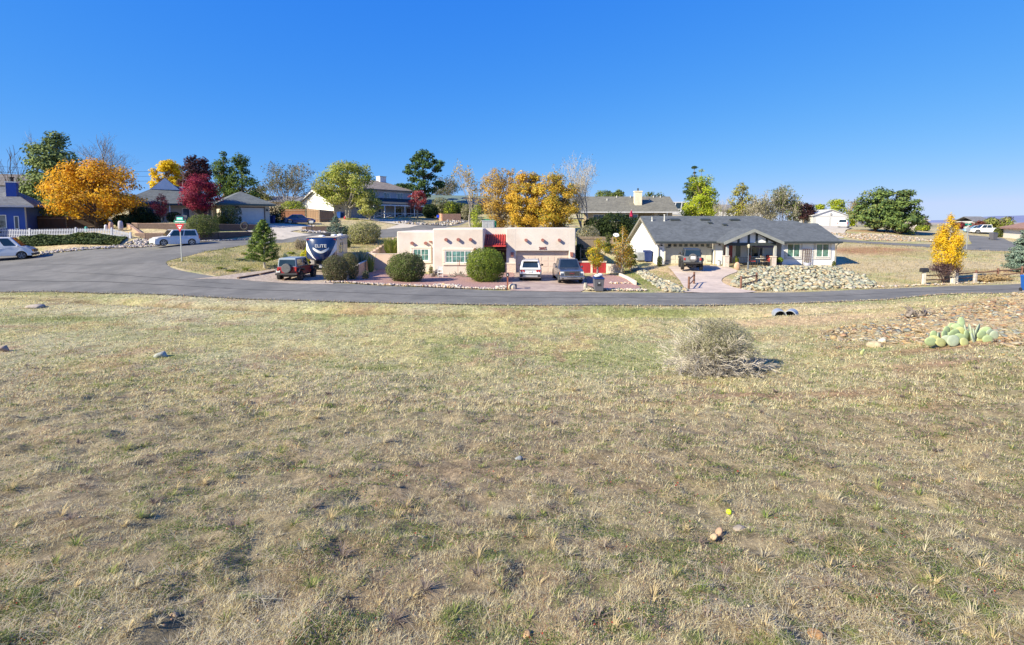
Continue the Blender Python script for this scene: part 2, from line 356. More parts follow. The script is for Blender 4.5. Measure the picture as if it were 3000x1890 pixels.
PAL = dict(litter_shade=(.27,.21,.13), ditch=(.17,.125,.07), straw=(.50,.435,.205), pale=(.46,.425,.265), green=(.20,.22,.07), purple=(.31,.25,.19), soil=(.34,.19,.11), tan=(.50,.37,.22), dry=(.46,.38,.24), olive=(.31,.32,.13), pine=(.20,.15,.10))
def ground_col(x, y, litter_shade=False):
    x = np.asarray(x, float); y = np.asarray(y, float); c = np.zeros(x.shape+(3,)); c[:] = PAL['pale']
    def mixin(name, k): 
        nonlocal c
        k = np.clip(k, 0, 1)[..., None]; c = c*(1-k) + np.array(PAL[name])*k
    n1 = fnoise(x, y, .32, 1); n2 = fnoise(x, y, .55, 21); n3 = fnoise(x, y, 1.1, 31); n4 = fnoise(x, y*1.6, .45, 41)
    mixin('olive', (fnoise(x, y, .12, 61)-.38)*3*np.clip((y-7)/10, 0, .9))
    g_ = np.clip((13-y)/9, 0, 1); n5 = fnoise(x, y, 2.3, 71, 3); n6 = fnoise(x, y, 3.1, 81, 3)
    mixin('straw', np.clip((n1-.48)*5, 0, .8)*(1-.6*g_)); mixin('purple', np.clip(((n4-.48)*4+(n5-.5)*3)*(.35+.65*np.clip((22-y)/14, 0, 1)), 0, .75)); mixin('green', np.clip((n2-.585)*4+(n6-.52)*3.5, 0, .5)*(.6+.3*g_)); mixin('green', np.clip((n6-.60)*8, 0, .6)*(.4+.6*g_))
    mixin('soil', np.clip((fnoise(x, y, .9, 51)-.60)*7+(n5-.52)*3, 0, .7)*(.6))
    def blob(px, py, rx, ry, name, k=1.0):
        p = hit(px, py); e = np.exp(-(((x-p.x)/rx)**2+((y-p.y)/ry)**2)*(.6+.8*fnoise(x, y, 1.3, 77)))
        mixin(name, e*k*1.4-.2)
    for b in [(1500,1380,3,1.2,'soil',.6),(2200,1165,1.6,.6,'soil',.9),(2470,1155,.9,.5,'soil',.9),(2000,1130,1.5,.4,'soil',.5),(2750,1070,1.5,.4,'soil',.7),(2850,1010,4,.5,'soil',.7),(2560,1010,2.5,.5,'soil',.6),(2750,1205,.7,.3,'soil',.8),
              (850,1040,2.2,1.3,'soil',.45),(1100,1080,1.4,.6,'green',.9),(180,935,3.5,1.2,'green',.8),(2980,1120,1.8,.6,'green',.6),(2880,1130,1.4,.4,'green',.5),(470,1050,.9,.4,'green',.9),(90,862,3,.6,'green',1),
              (1950,912,4,.7,'green',.8),(2300,945,4.5,1.2,'tan',1),(2450,935,4,1.0,'tan',1),(2260,915,4,.7,'dry',.6),(2500,905,6,.8,'dry',.9),(2800,950,6,3,'tan',.8),(2900,900,5,3,'tan',.8),(2200,990,1.5,.8,'green',.4),(700,1005,5,2,'straw',.5),(1500,960,9,2.5,'straw',.45),(300,1120,3,1.5,'green',.4)]: blob(*b)
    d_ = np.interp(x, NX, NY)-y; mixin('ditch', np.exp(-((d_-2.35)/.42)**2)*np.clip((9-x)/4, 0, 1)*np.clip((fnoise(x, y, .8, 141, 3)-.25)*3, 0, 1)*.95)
    if litter_shade: mixin('litter_shade', np.clip((17-y)/9, 0, .8))  # near ground also darkened to paint the shaded gaps between blades
    # beyond the road
    k = np.clip((y-33)/3, 0, 1); k = k*(hb(x, y) > -1); mixin('dry', k*.85)
    mixin('olive', k*np.clip((fnoise(x, y, .5, 12)-.5)*6, 0, .8))
    for b in [(2600,730,4,3,'soil',1),(2520,735,5,4,'soil',1.0),(2700,745,5,2,'soil',.6),(2600,778,14,5,'dry',1),(2750,745,6,3,'olive',.6),(2960,795,5,1.5,'soil',.8),(2560,678,6,3,'soil',.9),(2650,680,6,3,'pine',.9),
              (700,770,4,3,'olive',.5),(1780,842,2,2,'soil',.2),(1910,825,2,4,'green',.9),(1850,800,1.5,3,'green',.6),(1960,800,1.8,4,'tan',1),(1975,830,1.5,3,'tan',.8),(2140,832,1.2,5,'tan',1),(200,722,10,1,'tan',.6),(950,650,5,4,'dry',1),(1480,655,10,10,'pine',.6)]: blob(*b)
    return c
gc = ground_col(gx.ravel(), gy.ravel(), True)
# far country is dry grass and scrub
fr = np.clip((gy.ravel()-170)/120, 0, 1)[:, None]; gc = gc*(1-fr) + np.array((.30,.27,.17))*fr
ny, nx = gx.shape; I = np.arange(ny*nx).reshape(ny, nx)
Fq = np.stack([I[:-1, :-1], I[:-1, 1:], I[1:, 1:], I[1:, :-1]], -1).reshape(-1, 4)
gm = attr_mat('dry_field', .95, .0, 1.0, 0, 0, 1, spec=.1)
N = gm.node_tree.nodes; L = gm.node_tree.links
vm = [n for n in N if n.type == 'VECT_MATH'][0]; tcn = [n for n in N if n.type == 'TEX_COORD'][0]; pb = N['Principled BSDF']
def nz(scale, detail=5, rough=.7, stretch=None):
    a = N.new('ShaderNodeTexNoise'); a.inputs['Scale'].default_value = scale; a.inputs['Detail'].default_value = detail; a.inputs['Roughness'].default_value = rough
    if stretch:
        mp = N.new('ShaderNodeMapping'); mp.inputs['Scale'].default_value = stretch; L.new(tcn.outputs['Object'], mp.inputs[0]); L.new(mp.outputs[0], a.inputs[0])
    else: L.new(tcn.outputs['Object'], a.inputs['Vector'])
    return a
a1 = nz(5.5, 8, .8); a2 = nz(1.3, 4, .6); a3 = nz(28, 3, .8, (1, .35, 1))
def mr_(src, f0, f1, t0, t1):
    r = N.new('ShaderNodeMapRange'); r.inputs[1].default_value = f0; r.inputs[2].default_value = f1; r.inputs[3].default_value = t0; r.inputs[4].default_value = t1; L.new(src, r.inputs[0]); return r.outputs[0]
k1 = mr_(a1.outputs[0], .32, .68, .38, 1.5); k2 = mr_(a2.outputs[0], .3, .7, .8, 1.2); k3 = mr_(a3.outputs[0], .3, .7, .7, 1.3)
m1 = N.new('ShaderNodeMath'); m1.operation = 'MULTIPLY'; L.new(k1, m1.inputs[0]); L.new(k2, m1.inputs[1])
m2 = N.new('ShaderNodeMath'); m2.operation = 'MULTIPLY'; L.new(m1.outputs[0], m2.inputs[0]); L.new(k3, m2.inputs[1])
L.new(m2.outputs[0], vm.inputs['Scale'])
b_ = N.new('ShaderNodeBump'); b_.inputs['Distance'].default_value = .07; b_.inputs['Strength'].default_value = .9
L.new(a1.outputs[0], b_.inputs['Height']); L.new(b_.outputs[0], pb.inputs['Normal'])
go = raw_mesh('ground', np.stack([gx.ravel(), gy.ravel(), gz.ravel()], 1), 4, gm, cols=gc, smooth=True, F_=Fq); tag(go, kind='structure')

ASPH = mat('asphalt', (.17,.165,.155), .85, .11, 1.1, .006, 60, col2=(.138,.135,.128), c2scale=.3, spec=.3)
RG = mat('red_gravel', (.36,.225,.205), .95, .35, 9, .03, 14, spec=.1)
PV = mat('stamped_paving', (.40,.315,.27), .85, .14, 1.2, .008, 9, col2=(.33,.25,.225), spec=.2)
PV2 = mat('stamped_concrete', (.52,.43,.37), .8, .10, 1.5, .008, 9, col2=(.46,.38,.33), spec=.2)
GRV = mat('gravel', (.42,.35,.285), .95, .28, 6, .02, 18, spec=.1, col2=(.36,.30,.26))
CON = mat('concrete', (.50,.45,.38), .85, .10, 1, .003, 30, spec=.2)
SM = {'road': ASPH, 'side_road': ASPH, 'red_gravel_yard': RG, 'paved_driveway': PV, 'gravel_drive': GRV, 'curved_driveway': PV2, 'concrete_driveway': CON}
LIFT = {'red_gravel_yard': .05, 'paved_driveway': .035, 'gravel_drive': .03, 'curved_driveway': .035, 'concrete_driveway': .035, 'road': .02, 'side_road': .02}
for nm, poly, sp in SHEETS:
    bp = []
    for i in range(len(poly)):
        a = np.array(poly[i]); b = np.array(poly[(i+1) % len(poly)]); k = max(1, int(np.linalg.norm(b-a)/sp))
        if nm in ('red_gravel_yard', 'gravel_drive'): wob = .10
        elif nm == 'road': wob = .05
        else: wob = 0
        for j in range(k):
            q = a+(b-a)*j/k; bp.append(Vector((q[0]+random.uniform(-wob, wob), q[1]+random.uniform(-wob, wob))))
    bx = np.array(poly); X0, Y0 = bx.min(0); X1, Y1 = bx.max(0)
    qx, qy = np.meshgrid(np.arange(X0, X1, sp), np.arange(Y0, Y1, sp)); qx = qx.ravel(); qy = qy.ravel()
    pb2 = [tuple(v) for v in bp]
    ok = in_poly(qx, qy, pb2) & (edge_dist(qx, qy, pb2) > sp*.35); V2 = bp + [Vector((a, b)) for a, b in zip(qx[ok], qy[ok])]
    nb = len(bp); r = delaunay_2d_cdt(V2, [], [list(range(nb))], 1, 1e-5)
    vv = np.array([tuple(v) for v in r[0]]); zz = hb(vv[:, 0], vv[:, 1]) + LIFT[nm]
    me = bpy.data.meshes.new(nm); me.from_pydata([(a, b, c) for (a, b), c in zip(vv, zz)], [], [list(f) for f in r[2]]); me.update()
    if len(me.polygons) and me.polygons[0].normal.z < 0: me.flip_normals()
    me.shade_smooth(); o = link_mesh(nm, me, SM[nm]); tag(o, kind='structure')
# cracks and tar lines on the road: dark wheel-worn seams as thin sheets
def seam(pl, wd, m, name='tar_seam', dz=.026):
    mb = MB(); q = []
    for i in range(len(pl)-1):
        a = np.array(pl[i]); b = np.array(pl[i+1]); k = max(1, int(np.linalg.norm(b-a)/.6))
        for j in range(k): q.append(a+(b-a)*j/k)
    q.append(np.array(pl[-1])); n = len(q); V = []
    for i in range(n):
        t = q[min(i+1, n-1)]-q[max(i-1, 0)]; t = t/np.linalg.norm(t); nn = np.array([-t[1], t[0]]); ww = wd*(.6+.8*random.random())/2; c = q[i]+nn*random.uniform(-.04, .04)
        for s_ in (-1, 1): p = c+nn*ww*s_; V.append((p[0], p[1], h(*p)+dz))
    mb.add(V, [[2*i, 2*i+2, 2*i+3, 2*i+1] for i in range(n-1)]); return mb.build(name, m)
TAR = mat('tar_seam', (.085,.082,.078), .8, .2, 5, spec=.3)
for pl, wd in [([(X(a, d), d) for a, d in [(-200,38.6),(300,37.2),(700,35.0),(1200,33.2),(1600,32.6),(2100,32.6),(2600,33.8),(3100,35.4)]], .16),
               ([(X(a, d), d) for a, d in [(150,41),(420,38.6),(640,37.0),(700,36.9)]], .10),
               ([(X(a, d), d) for a, d in [(60,46),(260,43.5),(420,43.2)]], .09),
               ([(X(a, d), d) for a, d in [(2860,33.4),(2900,32.9),(2960,33.3)]], .08)]:
    tag(seam(pl, wd, TAR), kind='structure')
# distant mountains
def ridge_line(name, D, prof, col, thick=2500):
    V = []; n = len(prof); 
    for i, (px, py) in enumerate(prof):
        x = X(px, D); V += [(x, D-thick, -40), (x, D, CAMZ+(655-py)*D/F), (x*1.1, D+thick, -40)]
    Fs = []
    for i in range(n-1):
        a = 3*i; Fs += [[a, a+3, a+4, a+1], [a+1, a+4, a+5, a+2]]
    mb = MB(); mb.add(V, Fs); o = mb.build(name, mat(name, col, 1, .10, .0008, spec=0)); tag(o, kind='structure')
pr = []
for px in range(-1500, 5200, 30):
    base = 647 + 6*math.sin(px*.004) 
    if px > 2600: base = 650 - 12*math.exp(-((px-2900)/130)**2) - 15*math.exp(-((px-3080)/150)**2) - 3*math.exp(-((px-2700)/60)**2)
    pr.append((px, base + 2.5*(fnoise(px, 3.0, .02, 3)-.5)))
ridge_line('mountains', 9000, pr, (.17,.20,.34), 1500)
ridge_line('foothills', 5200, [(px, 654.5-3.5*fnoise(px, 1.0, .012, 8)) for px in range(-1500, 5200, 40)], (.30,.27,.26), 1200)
# ---------------------------------------------------------------- building helpers (local frame: fronts face -Y)
WHT = paint('white_trim', (.78,.77,.74), .5, 0); DK = mat('dark_metal', (.03,.03,.035), .5, .1); IRON = mat('black_iron', (.02,.02,.022), .5, .1)
GL = glass(); GLT = mat('curtained_glass', (.10,.22,.21), .12, .5, 2.2, spec=.8); GLB = mat('shaded_glass', (.05,.10,.15), .08, .4, 1.5, spec=.9)
def window(par, xc, zc, w_, h_, y, n=2, frame=None, gl=None, fw=.07, name='window', widths=None, muntin=0, rotz=0, loc=None):
    """frame proud of the wall plane y, panes a bit behind the frame face"""
    frame = frame or WHT; gl = gl or GL
    b = MB(); x0 = xc-w_/2; x1 = xc+w_/2; z0 = zc-h_/2; z1 = zc+h_/2; ya = y-.05; yb = y+.02
    b.box(x0, x1, ya, yb, z1-fw, z1); b.box(x0, x1, ya-.03, yb, z0, z0+fw); b.box(x0, x0+fw, ya, yb, z0+fw, z1-fw); b.box(x1-fw, x1, ya, yb, z0+fw, z1-fw)
    ws = widths or [1/n]*n; xx = x0+fw; tot = w_-2*fw; edges = [xx]
    for q in ws: xx += tot*q; edges.append(xx)
    for e in edges[1:-1]: b.box(e-fw*.45, e+fw*.45, ya, yb, z0+fw, z1-fw)
    if muntin:
        for i in range(len(ws)):
            a, c = edges[i], edges[i+1]; k = max(2, round((c-a)/muntin))
            for j in range(1, k): b.box(a+(c-a)*j/k-.012, a+(c-a)*j/k+.012, y-.025, y-.012, z0+fw, z1-fw)
            k2 = max(2, round((h_-2*fw)/muntin*.8))
            for j in range(1, k2): zz = z0+fw+(h_-2*fw)*j/k2; b.box(a, c, y-.026, y-.013, zz-.012, zz+.012)
    o = b.build(name, frame, par)
    g = MB()
    for i in range(len(ws)): g.box(edges[i]+.02, edges[i+1]-.02, y-.011, y+.015, z0+fw-.01, z1-fw+.01)
    g.build('pane', gl, o); return o
def roof_gable_x(x0, x1, y0, y1, ze, zr, t=.16, ov=.0):
    """ridge along X. returns MB of two slabs"""
    b = MB(); ym = (y0+y1)/2
    b.hexa([(x0,y0,ze-t),(x1,y0,ze-t),(x1,ym,zr-t),(x0,ym,zr-t)], [(x0,y0,ze),(x1,y0,ze),(x1,ym,zr),(x0,ym,zr)])
    b.hexa([(x0,ym,zr-t),(x1,ym,zr-t),(x1,y1,ze-t),(x0,y1,ze-t)], [(x0,ym,zr),(x1,ym,zr),(x1,y1,ze),(x0,y1,ze)]); return b
def roof_gable_y(x0, x1, y0, y1, ze, zr, t=.16):
    b = MB(); xm = (x0+x1)/2
    b.hexa([(x0,y0,ze-t),(xm,y0,zr-t),(xm,y1,zr-t),(x0,y1,ze-t)], [(x0,y0,ze),(xm,y0,zr),(xm,y1,zr),(x0,y1,ze)])
    b.hexa([(xm,y0,zr-t),(x1,y0,ze-t),(x1,y1,ze-t),(xm,y1,zr-t)], [(xm,y0,zr),(x1,y0,ze),(x1,y1,ze),(xm,y1,zr)]); return b
def roof_hip(x0, x1, y0, y1, ze, zr, t=.2, axis='x', ins=None):
    b = MB(); 
    if axis == 'x': i = ins if ins is not None else (y1-y0)/2; ym = (y0+y1)/2; R = [(x0+i, ym, zr), (x1-i, ym, zr)]
    else: i = ins if ins is not None else (x1-x0)/2; xm = (x0+x1)/2; R = [(xm, y0+i, zr), (xm, y1-i, zr)]
    V = [(x0,y0,ze-t),(x1,y0,ze-t),(x1,y1,ze-t),(x0,y1,ze-t),(x0,y0,ze),(x1,y0,ze),(x1,y1,ze),(x0,y1,ze)]+R
    f = [[0,3,2,1],[0,1,5,4],[1,2,6,5],[2,3,7,6],[3,0,4,7]]
    f += [[4,5,9,8],[5,6,9],[6,7,8,9],[7,4,8]] if axis == 'x' else [[4,5,8],[5,6,9,8],[6,7,9],[7,4,8,9]]
    return b.add(V, f)
def garage_door(par, x0, x1, z0, z1, y, m, rows=4, cols=8, name='garage_door'):
    b = MB(); b.box(x0, x1, y, y+.05, z0, z1); pw = (x1-x0)/cols; ph = (z1-z0)/rows
    for r in range(rows):
        for c in range(cols): b.box(x0+c*pw+.06, x0+(c+1)*pw-.06, y-.02, y+.001, z0+r*ph+.06, z0+(r+1)*ph-.06)
    return b.build(name, m, par, bevel=.008, seg=1)

# ================================================================= pink adobe house (ground z about 0)
STU = mat('pink_stucco', (.61,.55,.505), .92, .05, .7, .012, 30, col2=(.57,.495,.44), c2scale=.45, spec=.15)
STD = mat('stucco_trim', (.68,.585,.50), .9, .04, 1, .006, 30, spec=.15)
H = empty('adobe_house', (0, 0, 0), 'low pink stucco flat-roofed house with red tiles over its entry and round log ends', 'house')
D1, D2, D0 = 46.8, 48.3, 48.6        # main block front, garage front, left block front
xa, xb, xc_, xd, xe = X(1163,D0), X(1268,D1), X(1417,D1), X(1483,D2), X(1686,D2)
zt = Zp(669, D2); zt1 = Zp(670, D1); zl = Zp(678, D0); zb = -.6
gx0, gx1, gzt = X(1512,D2), X(1667,D2), Zp(735, D2)
b = MB(); b.box(xa, xb-.003, D0, 58, zb, zl)
b.build('wall', STU, H, bevel=.12, seg=3)
b = MB(); b.box(xb, xc_, D1, 58.5, zb, zt1); b.build('wall', STU, H, bevel=.12, seg=3)
b = MB(); b.box(xd, gx0, D2, D2+9.5, zb, zt); b.build('wall', STU, H, bevel=.07, seg=3)
b = MB(); b.box(gx1, xe, D2, D2+9.5, zb, zt); b.build('wall', STU, H, bevel=.07, seg=3)
b = MB(); b.box(gx0-.05, gx1+.05, D2+.004, D2+9, gzt, zt-.004); b.build('wall', STU, H, bevel=.02)
b = MB(); b.box(xc_+.003, xd-.003, D2+2.0, D2+9.2, zb, zt-.03); b.build('wall', STU, H)
b = MB(); b.box(xc_+.01, xd-.01, D1+1.0, D2+3.0, zt-1.1-.9, zt-1.1-.8); b.build('soffit', mat('dark_wood', (.10,.05,.035), .8, .2), H)
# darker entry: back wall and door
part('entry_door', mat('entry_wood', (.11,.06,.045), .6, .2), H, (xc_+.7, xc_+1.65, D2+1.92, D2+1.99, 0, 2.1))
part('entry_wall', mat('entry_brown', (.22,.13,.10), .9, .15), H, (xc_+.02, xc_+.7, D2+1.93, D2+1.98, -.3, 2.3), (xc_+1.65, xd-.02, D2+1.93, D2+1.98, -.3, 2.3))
# clay tile roof over the entry
b = MB(); tz0 = Zp(720, D1+.6); tz1 = Zp(689, D2+1.4); ty0 = D1+.55; ty1 = D2+1.95; nT = 9; tw = (xd-xc_-.02)/nT
def tp(x, t, up=0): return (x, ty0+(ty1-ty0)*t, tz0+(tz1-tz0)*t+up)
for i in range(nT):
    for r in range(7):
        t0, t1 = r/7, (r+1.05)/7; x0 = xc_+.01+i*tw; n = 5
        V = []; 
        for tt, hh in ((t0, .045), (t1, .0)):
            for j in range(n+1): u = j/n; V.append(tp(x0+tw*.66*u, tt, .02+hh+.085*math.sin(math.pi*u)))
        b.add(V, [[j, j+1, n+2+j, n+1+j] for j in range(n)])
        V = [tp(x0+tw*.66, t0, .03), tp(x0+tw, t0, .03), tp(x0+tw, t1, -.01), tp(x0+tw*.66, t1, -.01)]; b.add(V, [[0,1,2,3]])
b.add([tp(xc_+.01,0,-.10), tp(xd-.01,0,-.10), tp(xd-.01,1,-.10), tp(xc_+.01,1,-.10), tp(xc_+.01,0,0), tp(xd-.01,0,0), tp(xd-.01,1,0), tp(xc_+.01,1,0)], [[0,3,2,1],[4,5,6,7],[0,1,5,4],[1,2,6,5],[2,3,7,6],[3,0,4,7]])
b.build('tile_roof', mat('red_tile', (.50,.055,.05), .55, .22, 5, spec=.4), H, smooth=False)
# window surrounds and windows
def surround(px0, px1, py0, py1, D, yw, gl, wd, n_w, sill=True):
    x0, x1, z1, z0 = X(px0, D), X(px1, D), Zp(py0, D), Zp(py1, D); t = .24
    b = MB(); y0 = yw-.10
    b.box(x0, x1, y0, yw+.01, z1-t, z1); b.box(x0, x1, y0, yw+.01, z0, z0+t); b.box(x0, x0+t, y0, yw+.01, z0+t, z1-t); b.box(x1-t, x1, y0, yw+.01, z0+t, z1-t)
    b.build('window_surround', STD, H, bevel=.05, seg=3)
    window(H, (x0+x1)/2, (z0+z1)/2, x1-x0-2*t+.02, z1-z0-2*t+.02, yw-.012, widths=wd, gl=gl, fw=.075, muntin=.34)
surround(1203, 1264, 722, 772, D0, D0, GLT, [.5, .5], 2)
surround(1297, 1389, 727, 778, D1, D1, GLT, [.24, .52, .24], 3)
# vigas
VG = mat('log_end', (.30,.12,.10), .8, .25, 6)
def viga(px, py, D, yw):
    b = MB(); b.cyl((X(px, D), yw-.26, Zp(py, D)), .15, .30, 12, 'y'); b.build('log_end', VG, H)
for px in (1206, 1246): viga(px, 713, D0-.3, D0)
for px in (1306, 1342, 1378): viga(px, 702.5, D1-.3, D1)
for px in (1541, 1590, 1639): viga(px, 704, D2-.3, D2)
part('drain_spout', VG, H, (X(1262,D0)-.12, X(1262,D0)+.12, D0-.25, D0+.02, Zp(710,D0), Zp(706,D0)))
part('drain_spout', VG, H, (X(1392,D1)-.06, X(1392,D1)+.06, D1-.25, D1+.02, Zp(735,D1), Zp(727,D1)))
# brick plinth left of the garage
BRK = brick_mat('pale_brick', (.56,.44,.36), (.50,.40,.33), (.66,.56,.48), .22, .08, .014)
part('brick_plinth', BRK, H, (xd-.06, gx0-.02, D2-.13, D2+.02, -.3, Zp(774,D2)), bevel=.01)
part('plinth_cap', STD, H, (xd-.1, gx0-.02, D2-.16, D2+.02, Zp(774,D2)+.002, Zp(770,D2)), bevel=.01)
GDM = mat('garage_door_paint', (.58,.47,.40), .6, .05, 1)
garage_door(H, gx0+.02, gx1-.02, 0, gzt, D2+.42, GDM, 4, 8)
for px in (1501, 1675):
    b = MB(); x = X(px, D2-.1); z = Zp(743, D2-.1); b.hexa([(x-.11,D2-.22,z-.28),(x+.11,D2-.22,z-.28),(x+.11,D2+.01,z-.28),(x-.11,D2+.01,z-.28)], [(x-.14,D2-.24,z+.12),(x+.14,D2-.24,z+.12),(x+.14,D2+.01,z+.12),(x-.14,D2+.01,z+.12)])
    b.build('wall_lamp', VG, H, bevel=.01)
text_mesh('house_number', '2665', .36, mat('rust_metal', (.20,.05,.04), .6), H, (X(1590,D2), D2-.03, Zp(728,D2)), depth=.02)
# rooftop cooler
A = empty('rooftop_cooler', (X(1431,52), 52, zt-.3), 'boxy grey evaporative cooler on the pink flat roof', 'air cooler')
part('casing', mat('galvanised', (.42,.44,.45), .5, .1, metal=.3), A, (-.6,.6,-.5,.5,.1,1.0), (-.65,.65,-.55,.55,1.0,1.06), bevel=.01)
part('louvre_panel', groove_mat('louvre', (.20,.21,.22), (.45,.46,.47), .07, .3, 'z'), A, (-.53,-.04,-.525,-.5,.18,.94), (.04,.53,-.525,-.5,.18,.94))

# ================================================================= white house with charcoal roof
WW = mat('white_siding', (.73,.74,.77), .75, .03, 1, .002, 20); RF = shingle('charcoal_shingle', (.092,.104,.118)); TRM = mat('charcoal_trim', (.035,.045,.05), .6, .1); CRM = mat('cream_paint', (.60,.56,.45), .6, .05)
H = empty('ranch_house', (0, 0, 0), 'white single-storey house with charcoal roof, timbered porch gable and cream garage door', 'house')
YF = 50.6; ZB = -.2; ze = Zp(708,50); xl = X(1921,50); ye = 50.0; R1, R2, R3 = 56.2, 55.0, 54.3; sl = .415
xw = xl+.35; xr = X(2469,50); xm1 = X(2219,56.2); xm2 = X(2322,55)
zr = lambda y: ze+(y-ye)*sl
gdx0, gdx1 = X(1950,YF), X(2092,YF); gdz = Zp(712,YF); b0 = Zp(777,YF)
# front wall pieces round the garage door
b = MB(); b.box(xw, gdx0, YF, YF+.2, ZB, ze-.15); b.build('wall', WW, H)
b = MB(); b.box(gdx1, X(2118,YF), YF, YF+.2, ZB, ze-.15); b.build('wall', WW, H)
b = MB(); b.box(gdx0, gdx1, YF+.003, YF+.2, gdz, ze-.15); b.build('wall', CRM, H)
# left gable wall
b = MB(); y2 = 62.4; b.prism([(YF+.201,ZB),(y2,ZB),(y2,zr(YF)-.25),(R1,zr(R1)-.25),(YF+.201,zr(YF+.2)-.25)], 'x', xw, xw+.2); b.build('wall', WW, H)
# porch back wall, right walls
yp = 52.2
b = MB(); b.box(X(2118,YF)-.2, X(2118,YF), YF+.201, yp-.001, ZB, ze-.1); b.build('wall', WW, H)
b = MB(); b.box(X(2118,YF)-.1, X(2290,YF), yp, yp+.2, ZB, ze+.4); b.build('wall', WW, H)
b = MB(); b.box(X(2290,YF)+.002, xr-.35, YF, YF+.2, ZB, ze-.15); b.build('wall', WW, H)
b = MB(); b.box(X(2290,YF)+.002, X(2290,YF)+.2, YF+.201, yp, ZB, ze-.1); b.build('wall', WW, H)
b = MB(); b.prism([(YF+.201,ZB),(58.0,ZB),(58.0,zr(YF)-.25),(R3,zr(R3)-.25),(YF+.201,zr(YF+.2)-.25)], 'x', xr-.55, xr-.35); b.build('wall', WW, H)
# roof: one stepped mesh
t = .16; b = MB()
def slab(x0, x1, y0, yr, yb):
    z0 = zr(y0); z1 = zr(yr); zb2 = z1-(yb-yr)*sl
    b.hexa([(x0,y0,z0-t),(x1,y0,z0-t),(x1,yr,z1-t),(x0,yr,z1-t)], [(x0,y0,z0),(x1,y0,z0),(x1,yr,z1),(x0,yr,z1)])
    b.hexa([(x0,yr,z1-t),(x1,yr,z1-t),(x1,yb,zb2-t),(x0,yb,zb2-t)], [(x0,yr,z1),(x1,yr,z1),(x1,yb,zb2),(x0,yb,zb2)])
slab(xl, xm1, ye, R1, 63.0); slab(xm1+.002, xm2, ye, R2, 60.4); slab(xm2+.002, xr, ye, R3, 58.8)
# sloping shoulders between the steps
for xs_, Ra, Rb in ((xm1, R1, R2), (xm2, R2, R3)):
    b.add([(xs_, Rb, zr(Rb)+.002), (xs_+.7, Rb, zr(Rb)+.002), (xs_, Ra, zr(Ra)), (xs_, Ra+2, zr(Ra)-2*sl)], [[0,1,2],[1,3,2]])
roof = b.build('roof', RF, H)
part('fascia', TRM, H, (xl, X(2121,ye), ye-.05, ye-.002, ze-.15, ze+.01)); part('fascia', TRM, H, (X(2296,ye), xr, ye-.05, ye-.002, ze-.15, ze+.01))
part('soffit', mat('soffit_grey', (.45,.45,.44), .8), H, (xl+.1, X(2118,YF), ye+.02, YF-.005, ze-.20, ze-.17)); part('soffit', MATS['soffit_grey'], H, (X(2292,YF), xr-.1, ye+.02, YF-.005, ze-.20, ze-.17))
bt = mat('barge_board', (.27,.25,.21), .8, .2, 4)
b = MB(); b.prism([(ye,ze-.36),(ye,ze-.165),(R1,zr(R1)-.165),(63.0,zr(R1)-(63-R1)*sl-.165),(63.0,zr(R1)-(63-R1)*sl-.36),(R1,zr(R1)-.36)], 'x', xl-.04, xl+.02); b.build('barge_board', bt, H)
b = MB(); b.prism([(ye,ze-.30),(ye,ze-.17),(R1,zr(R1)-.17),(63,zr(R1)-(63-R1)*sl-.17),(63,zr(R1)-(63-R1)*sl-.30),(R1,zr(R1)-.30)], 'x', xl+.021, xw-.002); b.build('soffit', mat('soffit_brown', (.30,.27,.22), .8), H)
# roof vents and pipes
for px, py, w_ in ((1975,645,.5),(2063,645,.5),(2149,646,.5),(2078,655,.2),(2121,660,.2)):
    y = None
    for yy in np.arange(50, 56, .05):
        if Zp(py, yy) <= zr(yy): y = yy; break
    y = y or 55; z = zr(y); x = X(px, y); b = MB(); b.hexa([(x-w_,y-.25,z-.05),(x+w_,y-.25,z-.05),(x+w_,y+.25,z+.1),(x-w_,y+.25,z+.1)], [(x-w_,y-.25,z+.10),(x+w_,y-.25,z+.10),(x+w_*.7,y+.2,z+.17),(x-w_*.7,y+.2,z+.17)]); b.build('roof_vent', TRM, roof)
PIPE = mat('vent_pipe', (.45,.45,.43), .5, .1)
for px, py, hh in ((1909,646,.35),(1945,646,.62)):
    y = 54.9; x = X(px, y); b = MB(); b.cyl((x,y,zr(y)-.1), .07, hh+.1, 10); b.cyl((x,y,zr(y)-.05), .13, .12, 10, r2=.08); b.cyl((x,y,zr(y)+hh), .10, .08, 10); b.build('vent_pipe', PIPE, roof)
# porch gable
gy0 = 48.2; gxl, gxr = X(2121,gy0), X(2297,gy0); gxm = X(2209,gy0); gz0 = Zp(709,gy0); gz1 = Zp(671,gy0); yb_ = 52.5
b = MB(); 
for (xA, zA, xB, zB) in ((gxl, gz0, gxm, gz1), (gxm, gz1, gxr, gz0)):
    b.hexa([(xA,gy0,zA-t),(xB,gy0,zB-t),(xB,yb_,zB-t),(xA,yb_,zA-t)], [(xA,gy0,zA),(xB,gy0,zB),(xB,yb_,zB),(xA,yb_,zA)])
b.build('porch_roof', RF, H)
gb = mat('gable_grey', (.24,.25,.24), .8, .1); b = MB()
for (xA, zA, xB, zB) in ((gxl, gz0, gxm, gz1), (gxm, gz1, gxr, gz0)):
    b.add([(xA,gy0-.06,zA-.30),(xB,gy0-.06,zB-.30),(xB,gy0-.06,zB-.005),(xA,gy0-.06,zA-.005),(xA,gy0-.002,zA-.30),(xB,gy0-.002,zB-.30),(xB,gy0-.002,zB-.005),(xA,gy0-.002,zA-.005)], [[0,1,2,3],[4,7,6,5],[0,4,5,1],[1,5,6,2],[2,6,7,3],[3,7,4,0]])
b.build('gable_fascia', gb, H)
gyw = gy0+.55; gbz = gz0-.10
